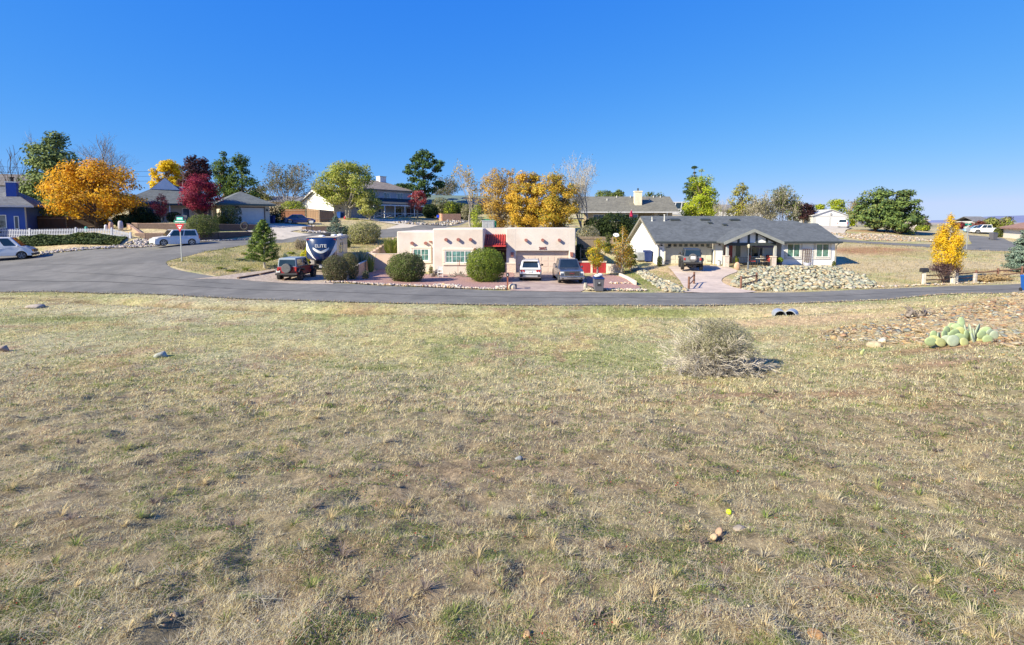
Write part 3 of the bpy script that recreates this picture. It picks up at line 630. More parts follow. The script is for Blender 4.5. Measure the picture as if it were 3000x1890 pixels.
b = MB(); kx = .7; b.prism([(gxl+kx,gbz),(gxr-kx,gbz),(gxm,gz1-.18)], 'y', gyw, gyw+.12); b.build('gable_wall', WW, H)
part('gable_beam', TRM, H, (gxl+.5, gxr-.5, gyw-.05, gyw+.16, gbz-.28, gbz-.002))
for px in (2163,2193,2216,2246):
    x = X(px, gyw); zt_ = gz1-.2-abs(x-gxm)*(gz1-gz0)/(gxr-gxm); part('timber', TRM, H, (x-.10, x+.10, gyw-.055, gyw-.002, gbz-.3, zt_))
for px in (2132, 2272): x = X(px, gyw); part('porch_post', mat('post_grey', (.36,.37,.36), .8, .1), H, (x-.10, x+.10, gyw-.07, gyw+.19, .3, gbz-.285))
# garage door with small lights and hinges
garage_door(H, gdx0+.02, gdx1-.02, b0-.1, gdz, YF+.42, CRM, 4, 8)
for i in range(8):
    x = X(1962+i*16.0, YF+.4); part('door_light', GL, H, (x-.16, x+.16, YF+.385, YF+.395, Zp(723.5,YF), Zp(716,YF)))
for px, py in ((1957,725),(1957,765),(2080,725),(2080,765)): x = X(px, YF+.4); part('strap_hinge', IRON, H, (x-.24, x+.24, YF+.37, YF+.39, Zp(py,YF+.4)-.03, Zp(py,YF+.4)+.03))
part('garage_trim', CRM, H, (gdx0-.12, gdx0-.002, YF-.03, YF+.05, b0-.1, gdz+.1)); part('garage_trim', CRM, H, (gdx1+.002, gdx1+.12, YF-.03, YF+.05, b0-.1, gdz+.1))
window(H, X(2163,yp), Zp(733,yp), X(2173,yp)-X(2154,yp), Zp(712,yp)-Zp(756,yp)+.0, yp, n=1, gl=mat('screen_glass', (.16,.20,.18), .2, .3), name='side_window')
window(H, X(2214,yp), Zp(734,yp), 1.75, 1.35, yp, widths=[.22,.5,.28], gl=GL)
part('front_door', mat('red_door', (.30,.03,.04), .4, .1, coat=.3), H, (X(2123,yp), X(2146,yp), yp-.06, yp-.002, .6, 2.75), bevel=.01)
for px in (2325, 2410):
    x = X(px, YF); zc = Zp(734, YF); window(H, x, zc, 1.32, 1.34, YF-.02, n=2, gl=mat('green_glass', (.10,.20,.17), .1, .5, 1.5, spec=.8))
    part('window_casing', mat('casing', (.56,.54,.52), .8), H, (x-.86, x-.67, YF-.06, YF-.002, zc-.86, zc+.86), (x+.67, x+.86, YF-.06, YF-.002, zc-.86, zc+.86), (x-.67, x+.67, YF-.06, YF-.002, zc+.68, zc+.86), (x-.67, x+.67, YF-.07, YF-.002, zc-.86, zc-.68))
def downpipe(x, y, z0, z1): b = MB(); b.tube([(x, y-.5, z1), (x, y-.5, z1-.1), (x, y-.06, z1-.35), (x, y-.06, z0)], .04, 8); b.build('downpipe', bt, H)
downpipe(xw+.12, YF, .3, ze-.1); downpipe(xr-.28, YF, .3, ze-.1)
def barn_lamp(px, py, y, par):
    x = X(px, y); z = Zp(py, y); b = MB(); b.tube([(x, y, z+.18), (x, y-.25, z+.2), (x, y-.28, z+.08)], .015, 6); b.cyl((x, y-.28, z-.06), .15, .14, 12, r2=.04); b.build('wall_lamp', IRON, par)
barn_lamp(1936, 719, YF, H); barn_lamp(2105, 717, YF, H)
text_mesh('house_number', '2655', .17, mat('number_grey', (.35,.35,.35), .6), H, (X(1935,YF), YF-.02, Zp(730,YF)), depth=.01)

# ================================================================= grey roofed house up the hill (left), turned 37 degrees
GR = shingle('grey_shingle', (.115,.13,.135)); CR2 = mat('cream_stucco', (.50,.45,.37), .85, .06, 1, .004, 30); SH = GLB
H = empty('hillside_house', (-38.9, 69, 0), 'cream house with grey shingle hip roofs and wide garage behind block terraces', 'house', rz=math.atan2(.6,.8))
B = 4.2; E = 7.35
for q in [(0, .3, 0, .2, B, E), (5.2, 5.9, 0, .2, B, E), (.3, 5.2, .003, .2, B+2.65, E), (0, .2, .203, 12, B, E), (5.7, 5.9, .203, 12, B, E)]: part('wall', CR2, H, q)
part('wall', CR2, H, (-10, -.003, 6, 6.2, B, E), (-10, -9.8, 6.203, 18, B, E))
garage_door(H, .3, 5.2, B+.4, B+2.65, .12, mat('white_door', (.56,.56,.55), .6, .04), 4, 8)
part('door_frame', mat('brown_trim', (.13,.08,.06), .7), H, (.18, .298, -.02, .1, B+.4, B+2.78), (5.202, 5.32, -.02, .1, B+.4, B+2.78), (.3, 5.2, -.02, .1, B+2.652, B+2.78))
r1 = roof_hip(-.7, 6.6, -.7, 13, E, E+1.9, .18, 'y', 4.3).build('roof', GR, H)
r2 = roof_hip(-11.2, .6, 5.2, 20, E+.05, E+3.3, .18, 'y', 6.4).build('roof', GR, H)
b = MB(); b.prism([(-7.4,E+2.1),(-4.0,E+2.1),(-5.7,E+3.72)], 'y', 9.1, 9.19); b.build('gable_wall', paint('gable_white', (.80,.80,.80), .6, 0), H)
b = roof_gable_y(-7.6, -3.8, 9.2, 14, E+2.0, E+3.85, .12); b.build('gable_roof', GR, H)
b = MB(); b.cyl((-3.6,9.2,E+2), .06, 1.2, 8); b.build('vent_pipe', PIPE, r2)
for x_, w_ in ((-8.2, 1.9), (-1.0, 1.2)): window(H, x_, B+1.9, w_, 1.5, 5.98, n=2, gl=SH)
window(H, -3.6, B+1.6, .9, 2.0, 5.98, n=1, gl=SH, name='side_window')
part('fascia', mat('teal_trim', (.05,.09,.09), .7), H, (-11.2, -.72, 5.14, 5.197, E-.2, E+.02), (-.7, 6.6, -.76, -.702, E-.22, E+.01))
for x_ in (-5.6, -2.4): part('porch_post', WHT, H, (x_, x_+.14, 5.3, 5.44, B, E-.14))
b = MB(); b.tube([(5.55, 0, B+2.5), (5.55, -.2, B+2.5)], .03, 6); b.cyl((5.55, -.2, B+2.2), .1, .28, 8); b.build('wall_lamp', IRON, H)

# ================================================================= blue house, far left, turned 30 degrees
BLU = mat('blue_siding', (.03,.085,.36), .7, .08, 1.2); BRF = shingle('slate_shingle', (.13,.14,.16))
a_ = math.atan2(.5,.86); xB = X(82,60)
H = empty('blue_house', (xB, 60, 0), 'cobalt blue house with slate roof and square blue chimney, cut by the left edge', 'house', rz=a_)
B = 2.6; E = Zp(604,60)
part('wall', BLU, H, (-12, -.001, 0, .2, B, E), (-.2, 0, .202, 9, B, E))
part('corner_or_lit_face', mat('taupe_trim', (.40,.36,.33), .7), H, (-.1, .03, -.03, .1, B, E))
rb = roof_hip(-14, .9, -.7, 9.6, E, E+2.4, .12, 'x', 3.6).build('roof', BRF, H)
part('fascia', mat('lilac_trim', (.42,.42,.48), .7), H, (-14, .9, -.76, -.702, E-.18, E+.02))
cx_ = -1.55; ch = MB(); ch.box(cx_-.45, cx_+.45, 1.7, 2.6, E+.3, E+2.75); c_ = ch.build('chimney', BLU, rb)
part('chimney_cap', WHT, rb, (cx_-.52, cx_+.52, 1.63, 2.67, E+2.752, E+2.86)); 
part('corner_or_lit_face', WHT, rb, (cx_-.47, cx_-.452, 1.66, 2.62, E+.3, E+2.75))  # white sheet paints the sunlit left face of the chimney
b = MB(); b.cyl((cx_, 2.1, E+2.86), .2, .45, 10); b.cyl((cx_, 2.1, E+3.3), .28, .12, 10); b.build('flue', IRON, rb)
window(H, -3.0, B+2.3, 2.6, 1.55, -.02, n=2, gl=mat('lace_glass', (.16,.17,.16), .2, .6, 2, spec=.6))
window(H, -.85, B+2.2, .42, 1.5, -.02, n=1, name='side_window')
# brown roofed house behind
H = empty('distant_house', (X(20,92), 92, 0), 'brown-roofed house showing above the blue house chimney', 'house', rz=.35)
part('wall', mat('brown_wall', (.20,.12,.09), .8), H, (-9, 5, 0, 9, 7, Zp(545,92)))
roof_gable_x(-10, 6, -1, 10, Zp(545,92), Zp(522,97)+.5, .15).build('roof', shingle('brown_shingle', (.16,.145,.135)), H)
window(H, -1, Zp(552,92), 3, 1.0, -.02, n=3)

# ================================================================= two storey house, turned 50 degrees
a_ = math.atan2(.77,.64); TS = mat('shade_siding', (.40,.40,.45), .8, .04, 1); TW = mat('bright_siding', (.72,.72,.74), .8, .03); TR = shingle('taupe_shingle', (.23,.195,.17));  # front siding and door tinted bluish grey to stand in for shade
H = empty('two_storey_house', (-31.9, 92, 0), 'two-storey shade-tinted grey house with white gable end and dark porch roof', 'house', rz=a_)
B = 4.4; E1 = 8.2
b = MB(); b.prism([(0,B),(12.4,B),(12.4,E1),(6.2,10.75),(0,E1)], 'x', 0, .2); b.build('gable_wall', TW, H)
part('wall', TS, H, (.203, 1.0, 0, .2, B, E1), (5.9, 6.5, 0, .2, B, E1), (1.0, 5.9, .004, .2, 7.9, E1))
garage_door(H, 1.0, 5.9, 5.5, 7.9, .12, mat('shade_door', (.48,.47,.52), .6), 4, 8)
roof_gable_x(-.5, 7.0, -.7, 13.1, E1-.05, 11.05, .16).build('roof', TR, H)
b = MB(); b.prism([(-.7,E1-.35),(-.7,E1-.21),(6.2,10.88),(13.1,E1-.21),(13.1,E1-.45),(6.2,10.6)], 'x', -.56, -.502); b.build('barge_board', TW, H)
for i in range(4):
    pz = 7.35; xx = 1.35+i*1.2; b = MB(); b.prism([(xx+.25*math.cos(t_)*1, pz+.2*math.sin(t_)) for t_ in [math.pi*k/6 for k in range(7)]], 'y', .085, .097); b.build('door_light', GL, H)
part('wall', TS, H, (6.503, 18, .6, .8, B, 11.35), (17.8, 18, .803, 10, B, 11.35), (6.503, 6.7, .803, 10, B, 11.35))
r_ = roof_hip(5.9, 18.7, 0, 10.6, 11.3, 13.4, .16, 'x', 4.6).build('roof', TR, H)
part('chimney', TW, r_, (13.4, 14.9, 4.6, 5.8, 12.2, 14.2)); part('chimney_cap', mat('cap_cream', (.55,.53,.48), .8), r_, (13.3, 15.0, 4.5, 5.9, 14.202, 14.32))
BG = glass('sky_glass', (.06,.13,.19))
for x_ in (8.6, 12.0, 15.2): window(H, x_, 10.1, 1.5, 1.3, .58, n=2, gl=BG)
b = MB(); b.hexa([(6.8,-2.2,8.3),(19.3,-2.2,8.3),(19.3,.59,9.5),(6.8,.59,9.5)], [(6.8,-2.2,8.45),(19.3,-2.2,8.45),(19.3,.59,9.65),(6.8,.59,9.65)]); b.build('porch_roof', shingle('navy_shingle', (.05,.06,.075)), H)
part('porch_beam', TW, H, (6.8, 19.3, -2.18, -2.0, 8.06, 8.295))
for i in range(6): x_ = 7.0+i*2.4; part('porch_post', TW, H, (x_, x_+.16, -2.15, -1.99, B, 8.055))
b = MB()
for i in range(5):
    x_ = 7.16+i*2.4; b.box(x_, x_+2.24, -2.1, -2.05, 6.62, 6.70)
    b.tube([(x_, -2.07, 5.75), (x_+2.24, -2.07, 6.6)], .035, 4); b.tube([(x_, -2.03, 6.6), (x_+2.24, -2.03, 5.75)], .035, 4)
b.build('porch_rail', TW, H)
window(H, 14.6, 6.75, 1.8, 2.0, .58, n=2, gl=GL); window(H, 9.8, 6.9, 1.6, 1.3, .58, n=2, gl=BG)
part('front_door', mat('brown_door', (.12,.04,.03), .6), H, (16.9, 17.8, .56, .598, 5.6, 7.75))

# ================================================================= long grey-green roofed house behind the pink one
H = empty('green_roof_house', (X(1310,112), 112, 0), 'low house with dull green roof behind shrubs, beyond the tall pine', 'house', rz=.25)
zz = Zp(600,112)
part('wall', mat('red_brown_wall', (.22,.12,.09), .8), H, (-8, 10, 0, 9, 5, zz)); roof_gable_x(-9.5, 11.5, -1, 10, zz, Zp(574,117), .2).build('roof', shingle('green_shingle', (.13,.18,.16)), H)
window(H, 3, zz-1.2, 2, 1.2, -.02)
# ================================================================= middle house with taupe roof and cream chimney
H = empty('patio_house', (0, 0, 0), 'taupe-roofed ranch house with cream chimney above the dark hedge', 'house')
D = 80; e = Zp(620,D); x0, x1 = X(1700,D), X(1988,D)
part('wall', mat('taupe_wall', (.40,.34,.27), .85, .08), H, (x0+1, X(1873,D), D+.9, D+1.1, 3, e-.1), (x0+1, x1-1, D+3.2, D+3.4, 3, e-.1), (x1-1.4, x1-.9, D+.6, D+1.1, 3, e-.1), (X(1918,D), X(1928,D), D+.6, D+1.1, 3, e-.1))
b = MB(); zr_ = Zp(577,D+5.8); y1_ = D+5.8
b.hexa([(x0,D,e-.16),(x1,D,e-.16),(X(1959,y1_),y1_,zr_-.16),(x0-2,y1_,zr_-.16)], [(x0,D,e),(x1,D,e),(X(1959,y1_),y1_,zr_),(x0-2,y1_,zr_)])
b.hexa([(x0-2,y1_,zr_-.16),(X(1959,y1_),y1_,zr_-.16),(x1,D+11.6,e-.16),(x0-2,D+11.6,e-.16)], [(x0-2,y1_,zr_),(X(1959,y1_),y1_,zr_),(x1,D+11.6,e),(x0-2,D+11.6,e)])
b.add([(x1,D,e),(x1,D+11.6,e),(X(1959,y1_),y1_,zr_)], [[0,1,2]])
rt = b.build('roof', shingle('olive_shingle', (.155,.15,.125)), H)
part('gutter', mat('lilac_gutter', (.50,.50,.53), .6), H, (x0, x1, D-.12, D-.002, e-.22, e-.04))
x_ = X(1867,D+2.6); part('chimney', mat('cream_chimney', (.66,.60,.46), .85), rt, (x_-.55, x_+.55, D+2.3, D+3.3, e+.7, Zp(564,D+2.5))); part('chimney_cap', mat('cream_cap', (.70,.64,.50), .85), rt, (x_-.62, x_+.62, D+2.23, D+3.37, Zp(564,D+2.5)+.002, Zp(562,D+2.5)+.06))
b = MB(); b.cyl((x_, D+2.8, Zp(562,D+2.5)), .12, .5, 8); b.build('flue', IRON, rt)
for px, py in ((1912,579),(1777,590),(1805,579),(1845,579),(1932,579),(1900,588)):
    yy = D+5.4 if py < 585 else D+4.2; z = e+(yy-D)*(zr_-e)/5.8; x_ = X(px, yy); b = MB(); b.cyl((x_, yy, z-.05), .10, .35, 8); b.build('vent_pipe', PIPE, rt)
window(H, X(1815,D), e-1.0, 3.4, 1.3, D+.88, n=3, gl=GLB); window(H, X(1852,D), e-1.2, 2.0, 1.6, D+.88, n=2, gl=GLB); window(H, X(1756,D), e-.9, 1.8, .9, D+.88, n=2)
window(H, X(1945,D), e-1.3, 2.4, 1.7, D+3.18, n=2)
# ================================================================= white barn garage
H = empty('garage_barn', (X(2430,118), 118, 0), 'white gabled garage with two white roller doors on the hill', 'garage', rz=-.05)
z0_ = Zp(663,118); ze_ = Zp(632,118); zp = Zp(616,118); hw = 4.0
GW = mat('barn_grey', (.46,.46,.47), .8, .04)
b = MB(); b.box(-hw,hw,.003,9,z0_-1.5,ze_); b.build('wall', GW, H)
b = MB(); b.prism([(-hw,ze_+.002),(hw,ze_+.002),(0,zp)], 'y', 0, .15); b.build('gable_wall', mat('barn_white', (.66,.66,.70), .8), H)
roof_gable_y(-hw-.3, hw+.3, -.3, 9.3, ze_-.02, zp+.16, .12).build('roof', mat('barn_roof', (.55,.55,.56), .6), H)
for s_ in (-1, 1): b = MB(); b.box(s_*1.72-1.42, s_*1.72+1.42, -.06, .0, z0_-.2, ze_-.5); b.build('roller_door', groove_mat('roller_white', (.80,.80,.80), (.72,.72,.73), .5, .06, 'z'), H)
b = MB(); b.ball((0,-.08,zp-.95), (.28,.06,.34), 8, 5); b.build('gable_ornament', mat('ornament_grey', (.35,.35,.36), .7), H)
# ================================================================= right edge house
H = empty('corner_house', (X(2935,100), 100, 0), 'white stucco house with brown roof at the right edge past the street corner', 'house', rz=math.atan2(-15,-10.7)+math.pi)
# local +X runs back up the wall; wall lies on local Y=0 from x=-19..0
ez = Zp(667,97)
part('wall', mat('bright_stucco', (.76,.72,.62), .85, .03), H, (-22, 0, 0, .2, 1, ez), (-.2, 0, -10, -.003, 1, ez))
roof_gable_x(-22.5, .6, -10.6, .7, ez, ez+1.5, .25).build('roof', shingle('brown_red_shingle', (.30,.17,.12)), H)
# small far sheds and roofs on the skyline
for i, (px, D, py, w_, c, lab) in enumerate([(2045,128,640,7,(.62,.62,.60),'small white-walled house partly hidden by the yellow-green tree'),(2170,120,615,9,(.40,.40,.42),'grey house roof on the skyline between trees'),(2688,150,655,5,(.5,.45,.42),'small pale shed roof beside the big juniper'),(2872,140,661,4,(.42,.42,.42),'grey gabled shed behind the parked pickup'),(860,112,600,14,(.58,.50,.38),'cream house wall half hidden behind the olive tree'),(90,84,640,7,(.30,.26,.24),'small dark shed behind the blue house')]):
    H = empty('shed' if w_ < 8 else 'distant_house', (X(px,D), D, 0), lab, 'shed' if w_ < 8 else 'house', rz=.1*i-.3)
    zt_ = Zp(py,D); zg = h(X(px,D), D)-.5; zt_ = max(zt_, zg+2.6)
    part('wall', mat('far_wall_%d' % i, c, .85), H, (-w_/2, w_/2, 0, 6, zg, zt_)); roof_gable_x(-w_/2-.4, w_/2+.4, -.5, 6.5, zt_, zt_+1.3, .15).build('roof', shingle('far_roof_%d' % i, (.16,.16,.17) if i != 2 else (.4,.36,.34)), H)
    window(H, 0, zt_-1.1, 1.4, 1.0, -.02)
# ---------------------------------------------------------------- vehicles: local frame, nose towards +Y, ground z=0
TYRE = mat('tyre_rubber', (.018,.018,.02), .9, .2, 8); RIM = mat('alloy', (.40,.41,.43), .35, .1, 3, metal=.7); CGL = mat('car_glass', (.015,.025,.035), .05, .3, .7, spec=.9); BLK = mat('black_plastic', (.025,.025,.028), .6, .1)
CHR = mat('chrome', (.55,.56,.58), .2, .1, metal=.9); LREDM = mat('tail_lamp', (.40,.02,.02), .2, .1, coat=.8); LWH = mat('head_lamp', (.60,.62,.62), .12, .2, 6, coat=.9); ORG = mat('amber_lamp', (.7,.22,.03), .3); PLT = mat('licence_plate', (.62,.64,.62), .5, .2, 12)
def wheel(par, x, y, R, wd, rim=RIM, spokes=5, rr=.66):
    s_ = 1 if x > 0 else -1; b = MB(); n = 22
    prof = [(-.5, .80), (-.5, .93), (-.36, 1.0), (.36, 1.0), (.5, .93), (.5, .80)]; V = []
    for (u, r) in prof:
        for j in range(n): t = 2*math.pi*j/n; V.append((x+u*wd, y+R*r*math.cos(t), R+R*r*math.sin(t)))
    k = len(prof); f = [[i*n+j, i*n+(j+1) % n, ((i+1) % k)*n+(j+1) % n, ((i+1) % k)*n+j] for i in range(k) for j in range(n)]
    b.add(V, f); b.cyl((x-wd*.3, y, R), R*.8, wd*.6, n, 'x'); wo = b.build('wheel', TYRE, par, smooth=False)
    b = MB(); xo = x+s_*wd*.31
    b.tube([(xo, y, R), (xo+s_*.012, y, R)], R*.22, 12)
    for i in range(spokes):
        t = 2*math.pi*i/spokes+.3; c, s2 = math.cos(t), math.sin(t); px_, pz_ = -s2, c; a0, a1 = R*.1, R*rr; w1 = R*.10
        b.hexa([(xo, y+c*a0+px_*w1, R+s2*a0+pz_*w1), (xo, y+c*a1+px_*w1*1.4, R+s2*a1+pz_*w1*1.4), (xo, y+c*a1-px_*w1*1.4, R+s2*a1-pz_*w1*1.4), (xo, y+c*a0-px_*w1, R+s2*a0-pz_*w1)],
               [(xo+s_*.03, y+c*a0+px_*w1, R+s2*a0+pz_*w1), (xo+s_*.03, y+c*a1+px_*w1*1.4, R+s2*a1+pz_*w1*1.4), (xo+s_*.03, y+c*a1-px_*w1*1.4, R+s2*a1-pz_*w1*1.4), (xo+s_*.03, y+c*a0-px_*w1, R+s2*a0-pz_*w1)])
    V = []
    for (u, r) in ((0, rr), (0, rr+.1), (.03, rr+.1), (.03, rr)):
        for j in range(n): t = 2*math.pi*j/n; V.append((xo+s_*u, y+R*r*math.cos(t), R+R*r*math.sin(t)))
    b.add(V, [[i*n+j, i*n+(j+1) % n, ((i+1) % 4)*n+(j+1) % n, ((i+1) % 4)*n+j] for i in range(4) for j in range(n)])
    b.build('rim', rim, wo)
def arch(y, R, gc, n=9):
    """points of a wheel arch from front to rear along the sill"""
    r = R*1.16; t0 = math.asin(max(-1, min(1, (gc-R)/r))); return [(y+r*math.cos(t), R+r*math.sin(t)) for t in np.linspace(t0, math.pi-t0, n)]
def car(name, label, loc, rz, L_, Wd, top, belt, cab, R, yf, yr, col, gc=.22, prof=None, panes=2, group=None, cat='car', rim=RIM, tuck=.13, dark_sill=False, ww=.22, spokes=5, solid=False, scale=None, rear_glass=True):
    """prof: upper outline of lower body rear->front as (y,z). cab: (y_rear_belt, y_rear_roof, y_front_roof, y_front_belt)"""
    T = empty(name, loc, label, cat, rz, group, scale)
    base = [p for p in prof]
    front, rear = base[-1], base[0]
    poly = base + [(front[0]-.02, gc+.06), (front[0]-.12, gc)] + arch(yf, R, gc) + arch(yr, R, gc) + [(rear[0]+.12, gc), (rear[0]+.02, gc+.06)]
    hw = Wd/2
    n = len(poly); b = MB(); V = []
    cz = sum(p[1] for p in poly)/n
    for s_, k in ((-1, 1), (1, 1)):
        for (y, z) in poly: V.append((s_*hw, y, z))
    b.add(V, [list(range(n)), list(range(n, 2*n))[::-1]] + [[i, n+i, n+(i+1) % n, (i+1) % n] for i in range(n)])
    # round the plan: pull in corners at the ends
    b.v = [(x*(1-.09*max(0, (abs(y-(yf+yr)/2)-L_*.36)/(L_*.14))**2) * (1-.05*max(0, (z-(gc+belt)/2)/(belt-gc))), y, z) for (x, y, z) in b.v]
    bo = b.build('body', col, T, bevel=.05, seg=3)
    me = bo.data; bm = bmesh.new(); bm.from_mesh(me); bmesh.ops.recalc_face_normals(bm, faces=bm.faces); bm.to_mesh(me); bm.free()
    yb, yrr, yfr, ywf = cab; bw = hw*.94; rw = bw-tuck; zb2 = belt-.04
    lo = [(-bw, yb, zb2), (bw, yb, zb2), (bw, ywf, zb2), (-bw, ywf, zb2)]; hi = [(-rw, yrr, top), (rw, yrr, top), (rw, yfr, top), (-rw, yfr, top)]
    b = MB(); b.hexa(lo, hi); b.build('cabin', col, T, bevel=.06, seg=3)
    lerp = lambda a, c, t: tuple(a[i]+(c[i]-a[i])*t for i in range(3))
    def pane(P0, P1, P2, P3, u0, u1, v0, v1, nm='window', m=CGL):      # P0 lower-left P1 lower-right P2 upper-right P3 upper-left, outward normal ccw
        q = lambda u, v: lerp(lerp(P0, P1, u), lerp(P3, P2, u), v)
        b = MB(); b.panel(q(u0, v0), q(u1, v0), q(u1, v1), q(u0, v1), .012); return b.build(nm, m, T)
    if rear_glass: pane(lo[0], lo[1], hi[1], hi[0], .10, .90, .14, .88, 'rear_window')
    pane(lo[2], lo[3], hi[3], hi[2], .07, .93, .08, .93, 'windshield')
    for s_ in (0, 1):
        A = (lo[1], lo[2], hi[2], hi[1]) if s_ == 0 else (lo[3], lo[0], hi[0], hi[3])
        for i in range(panes):
            u0 = .05+.90*i/panes+.02; u1 = .05+.90*(i+1)/panes-.02
            if solid and ((s_ == 0 and i < panes-1) or (s_ == 1 and i > 0)): continue
            pane(*A, u0, u1, .12, .88)
    part('underbody', BLK, T, (-hw+.18, hw-.18, rear[0]+.15, front[0]-.2, gc-.02, gc+.35))
    for x in (-1, 1):
        for y in (yf, yr): wheel(T, x*(hw-ww/2-.01), y, R, ww, rim, spokes)
        b = MB(); b.ball((x*(bw+.13), ywf-.25, belt+.06), (.11, .07, .09), 8, 5); b.tube([(x*(bw-.06), ywf-.22, belt), (x*(bw+.1), ywf-.25, belt+.04)], .025, 5); b.build('mirror', col if not dark_sill else BLK, T)
    if dark_sill: part('sill_trim', BLK, T, (-hw-.012, hw+.012, yr+R*1.25, yf-R*1.25, gc-.01, gc+.14))
    for i in range(min(2, panes)):
        for x in (-1, 1): yy = ywf-.85-i*.95; part('door_handle', col, T, (x*(hw*.972)-.02, x*(hw*.972)+.02, yy-.1, yy+.1, belt-.17, belt-.14))
    return T
def lamps(T, x, w_, z, hh, y, m, name, d=.03, sl=0):
    for s_ in (-1, 1):
        b = MB(); x0, x1 = s_*x, s_*(x-w_); sg = 1 if y > 0 else -1
        b.box(x0, x1, y-.06*sg, y+d*sg, z, z+hh); b.build(name, m, T, bevel=.012)

WHP = paint('white_paint', (.66,.66,.67)); 
# --- white panel van
vx = X(112, 49.5); p = (vx-.86*2.75, 49.5-.5*2.75)
ZG = lambda x, y: h(x, y)+.03
T = car('panel_van', 'white panel van parked along the picket fence, cut by the left edge', (p[0]-.9, p[1]+.6, ZG(*p)+.12), math.atan2(-.86, .5), 5.6, 1.95, 2.10, 1.22, (-2.72, -2.62, 1.20, 1.98), .36, 1.95, -1.6, WHP, gc=.34,
  prof=[(-2.78,.42),(-2.8,.7),(-2.76,1.22),(1.98,1.22),(2.35,1.14),(2.62,.98),(2.76,.72),(2.78,.45)], panes=4, solid=True, cat='van', tuck=.16, rim=mat('steel_wheel', (.20,.21,.23), .5, .1, metal=.4))
lamps(T, .92, .3, .70, .22, 2.74, ORG, 'headlight'); part('bumper', BLK, T, (-.94,.94,2.62,2.86,.38,.58), bevel=.02); part('grille', BLK, T, (-.55,.55,2.7,2.8,.68,.94))
part('side_door_seam', BLK, T, (.962,.984,-.02,.0,.45,1.95)); part('side_door_seam', BLK, T, (.962,.984,-1.15,-1.13,.45,1.95))
# --- white boxy wagon with its nose towards us
p = (X(519,54.3)-.0, 54.0)
T = car('boxy_wagon', 'white boxy hatchback wagon parked below the block walls behind the yield sign', (p[0], p[1], ZG(*p)), math.atan2(.62, -.78), 4.2, 1.80, 1.66, .98, (-2.0, -1.78, .42, 1.02), .33, 1.32, -1.28, WHP, gc=.17,
  prof=[(-2.06,.28),(-2.10,.55),(-2.02,.98),(1.08,.98),(1.75,.88),(2.06,.68),(2.12,.45),(2.10,.25)], panes=2, tuck=.10)
lamps(T, .84, .26, .62, .16, 2.02, LWH, 'headlight'); lamps(T, .86, .14, .7, .4, -2.03, LREDM, 'taillight'); part('grille', BLK, T, (-.42,.42,2.06,2.125,.24,.33))
# --- blue sedan up the hill
p = (X(880,78), 78)
T = car('blue_sedan', 'metallic blue sedan parked on the driveway before the wooden fence', (p[0], p[1], ZG(*p)), math.atan2(-.93, .36), 4.6, 1.76, 1.42, .90, (-1.75, -1.0, .35, 1.05), .32, 1.42, -1.32, paint('blue_paint', (.01,.02,.13), .3, .9), gc=.18,
  prof=[(-2.22,.3),(-2.28,.6),(-2.2,.93),(-1.5,.95),(1.05,.90),(1.8,.80),(2.2,.62),(2.28,.4),(2.26,.28)], panes=2, tuck=.2)
lamps(T, .80, .42, .64, .18, -2.22, LREDM, 'taillight'); lamps(T, .80, .3, .56, .14, 2.2, LWH, 'headlight'); part('licence_plate', PLT, T, (-.16,.16,-2.31,-2.27,.45,.58))
# --- white compact SUV at the pink house, tail towards us
p = (X(1555,44.3), 44.4); DB = mat('rear_glass', (.01,.012,.015), .06, .2, spec=.9)
T = car('white_suv', 'white SUV parked tail-out in front of the pink garage door', (p[0], p[1], ZG(*p)+.02), math.radians(-3), 4.45, 1.86, 1.66, 1.02, (-2.02, -1.62, .55, 1.25), .36, 1.36, -1.34, WHP, gc=.22,
  prof=[(-2.12,.30),(-2.2,.62),(-2.12,1.02),(1.2,1.02),(1.9,.90),(2.16,.70),(2.2,.40),(2.18,.32)], panes=3, tuck=.17, dark_sill=True)
part('light_bar', BLK, T, (-.80,.80,-2.19,-2.11,.90,.94)); 
for s_ in (-1, 1):
    for k in (0, 1): b = MB(); x = s_*(.78-k*.20); b.prism([(x-.08,.90),(x+.08,.90),(x+.08-s_*.05,.74),(x-.02-s_*.05,.74)], 'y', -2.215, -2.16); b.build('taillight', LREDM, T)
part('bumper', BLK, T, (-.86,.86,-2.235,-2.05,.30,.56), bevel=.02); part('skid_plate', mat('silver_plastic', (.42,.42,.44), .4, .1, metal=.3), T, (-.62,.62,-2.27,-2.237,.34,.46), bevel=.01)
part('licence_plate', PLT, T, (-.17,.17,-2.225,-2.19,.70,.83))
for s_ in (-1, 1): b = MB(); b.tube([(s_*.66,-1.5,1.67),(s_*.66,-1.3,1.73),(s_*.66,.3,1.73),(s_*.66,.5,1.67)], .022, 6); b.build('roof_rail', BLK, T)
b = MB(); b.hexa([(-.66,-1.85,1.60),(.66,-1.85,1.60),(.66,-1.55,1.64),(-.66,-1.55,1.64)], [(-.66,-1.85,1.64),(.66,-1.85,1.64),(.66,-1.55,1.67),(-.66,-1.55,1.67)]); b.build('spoiler', WHP, T)
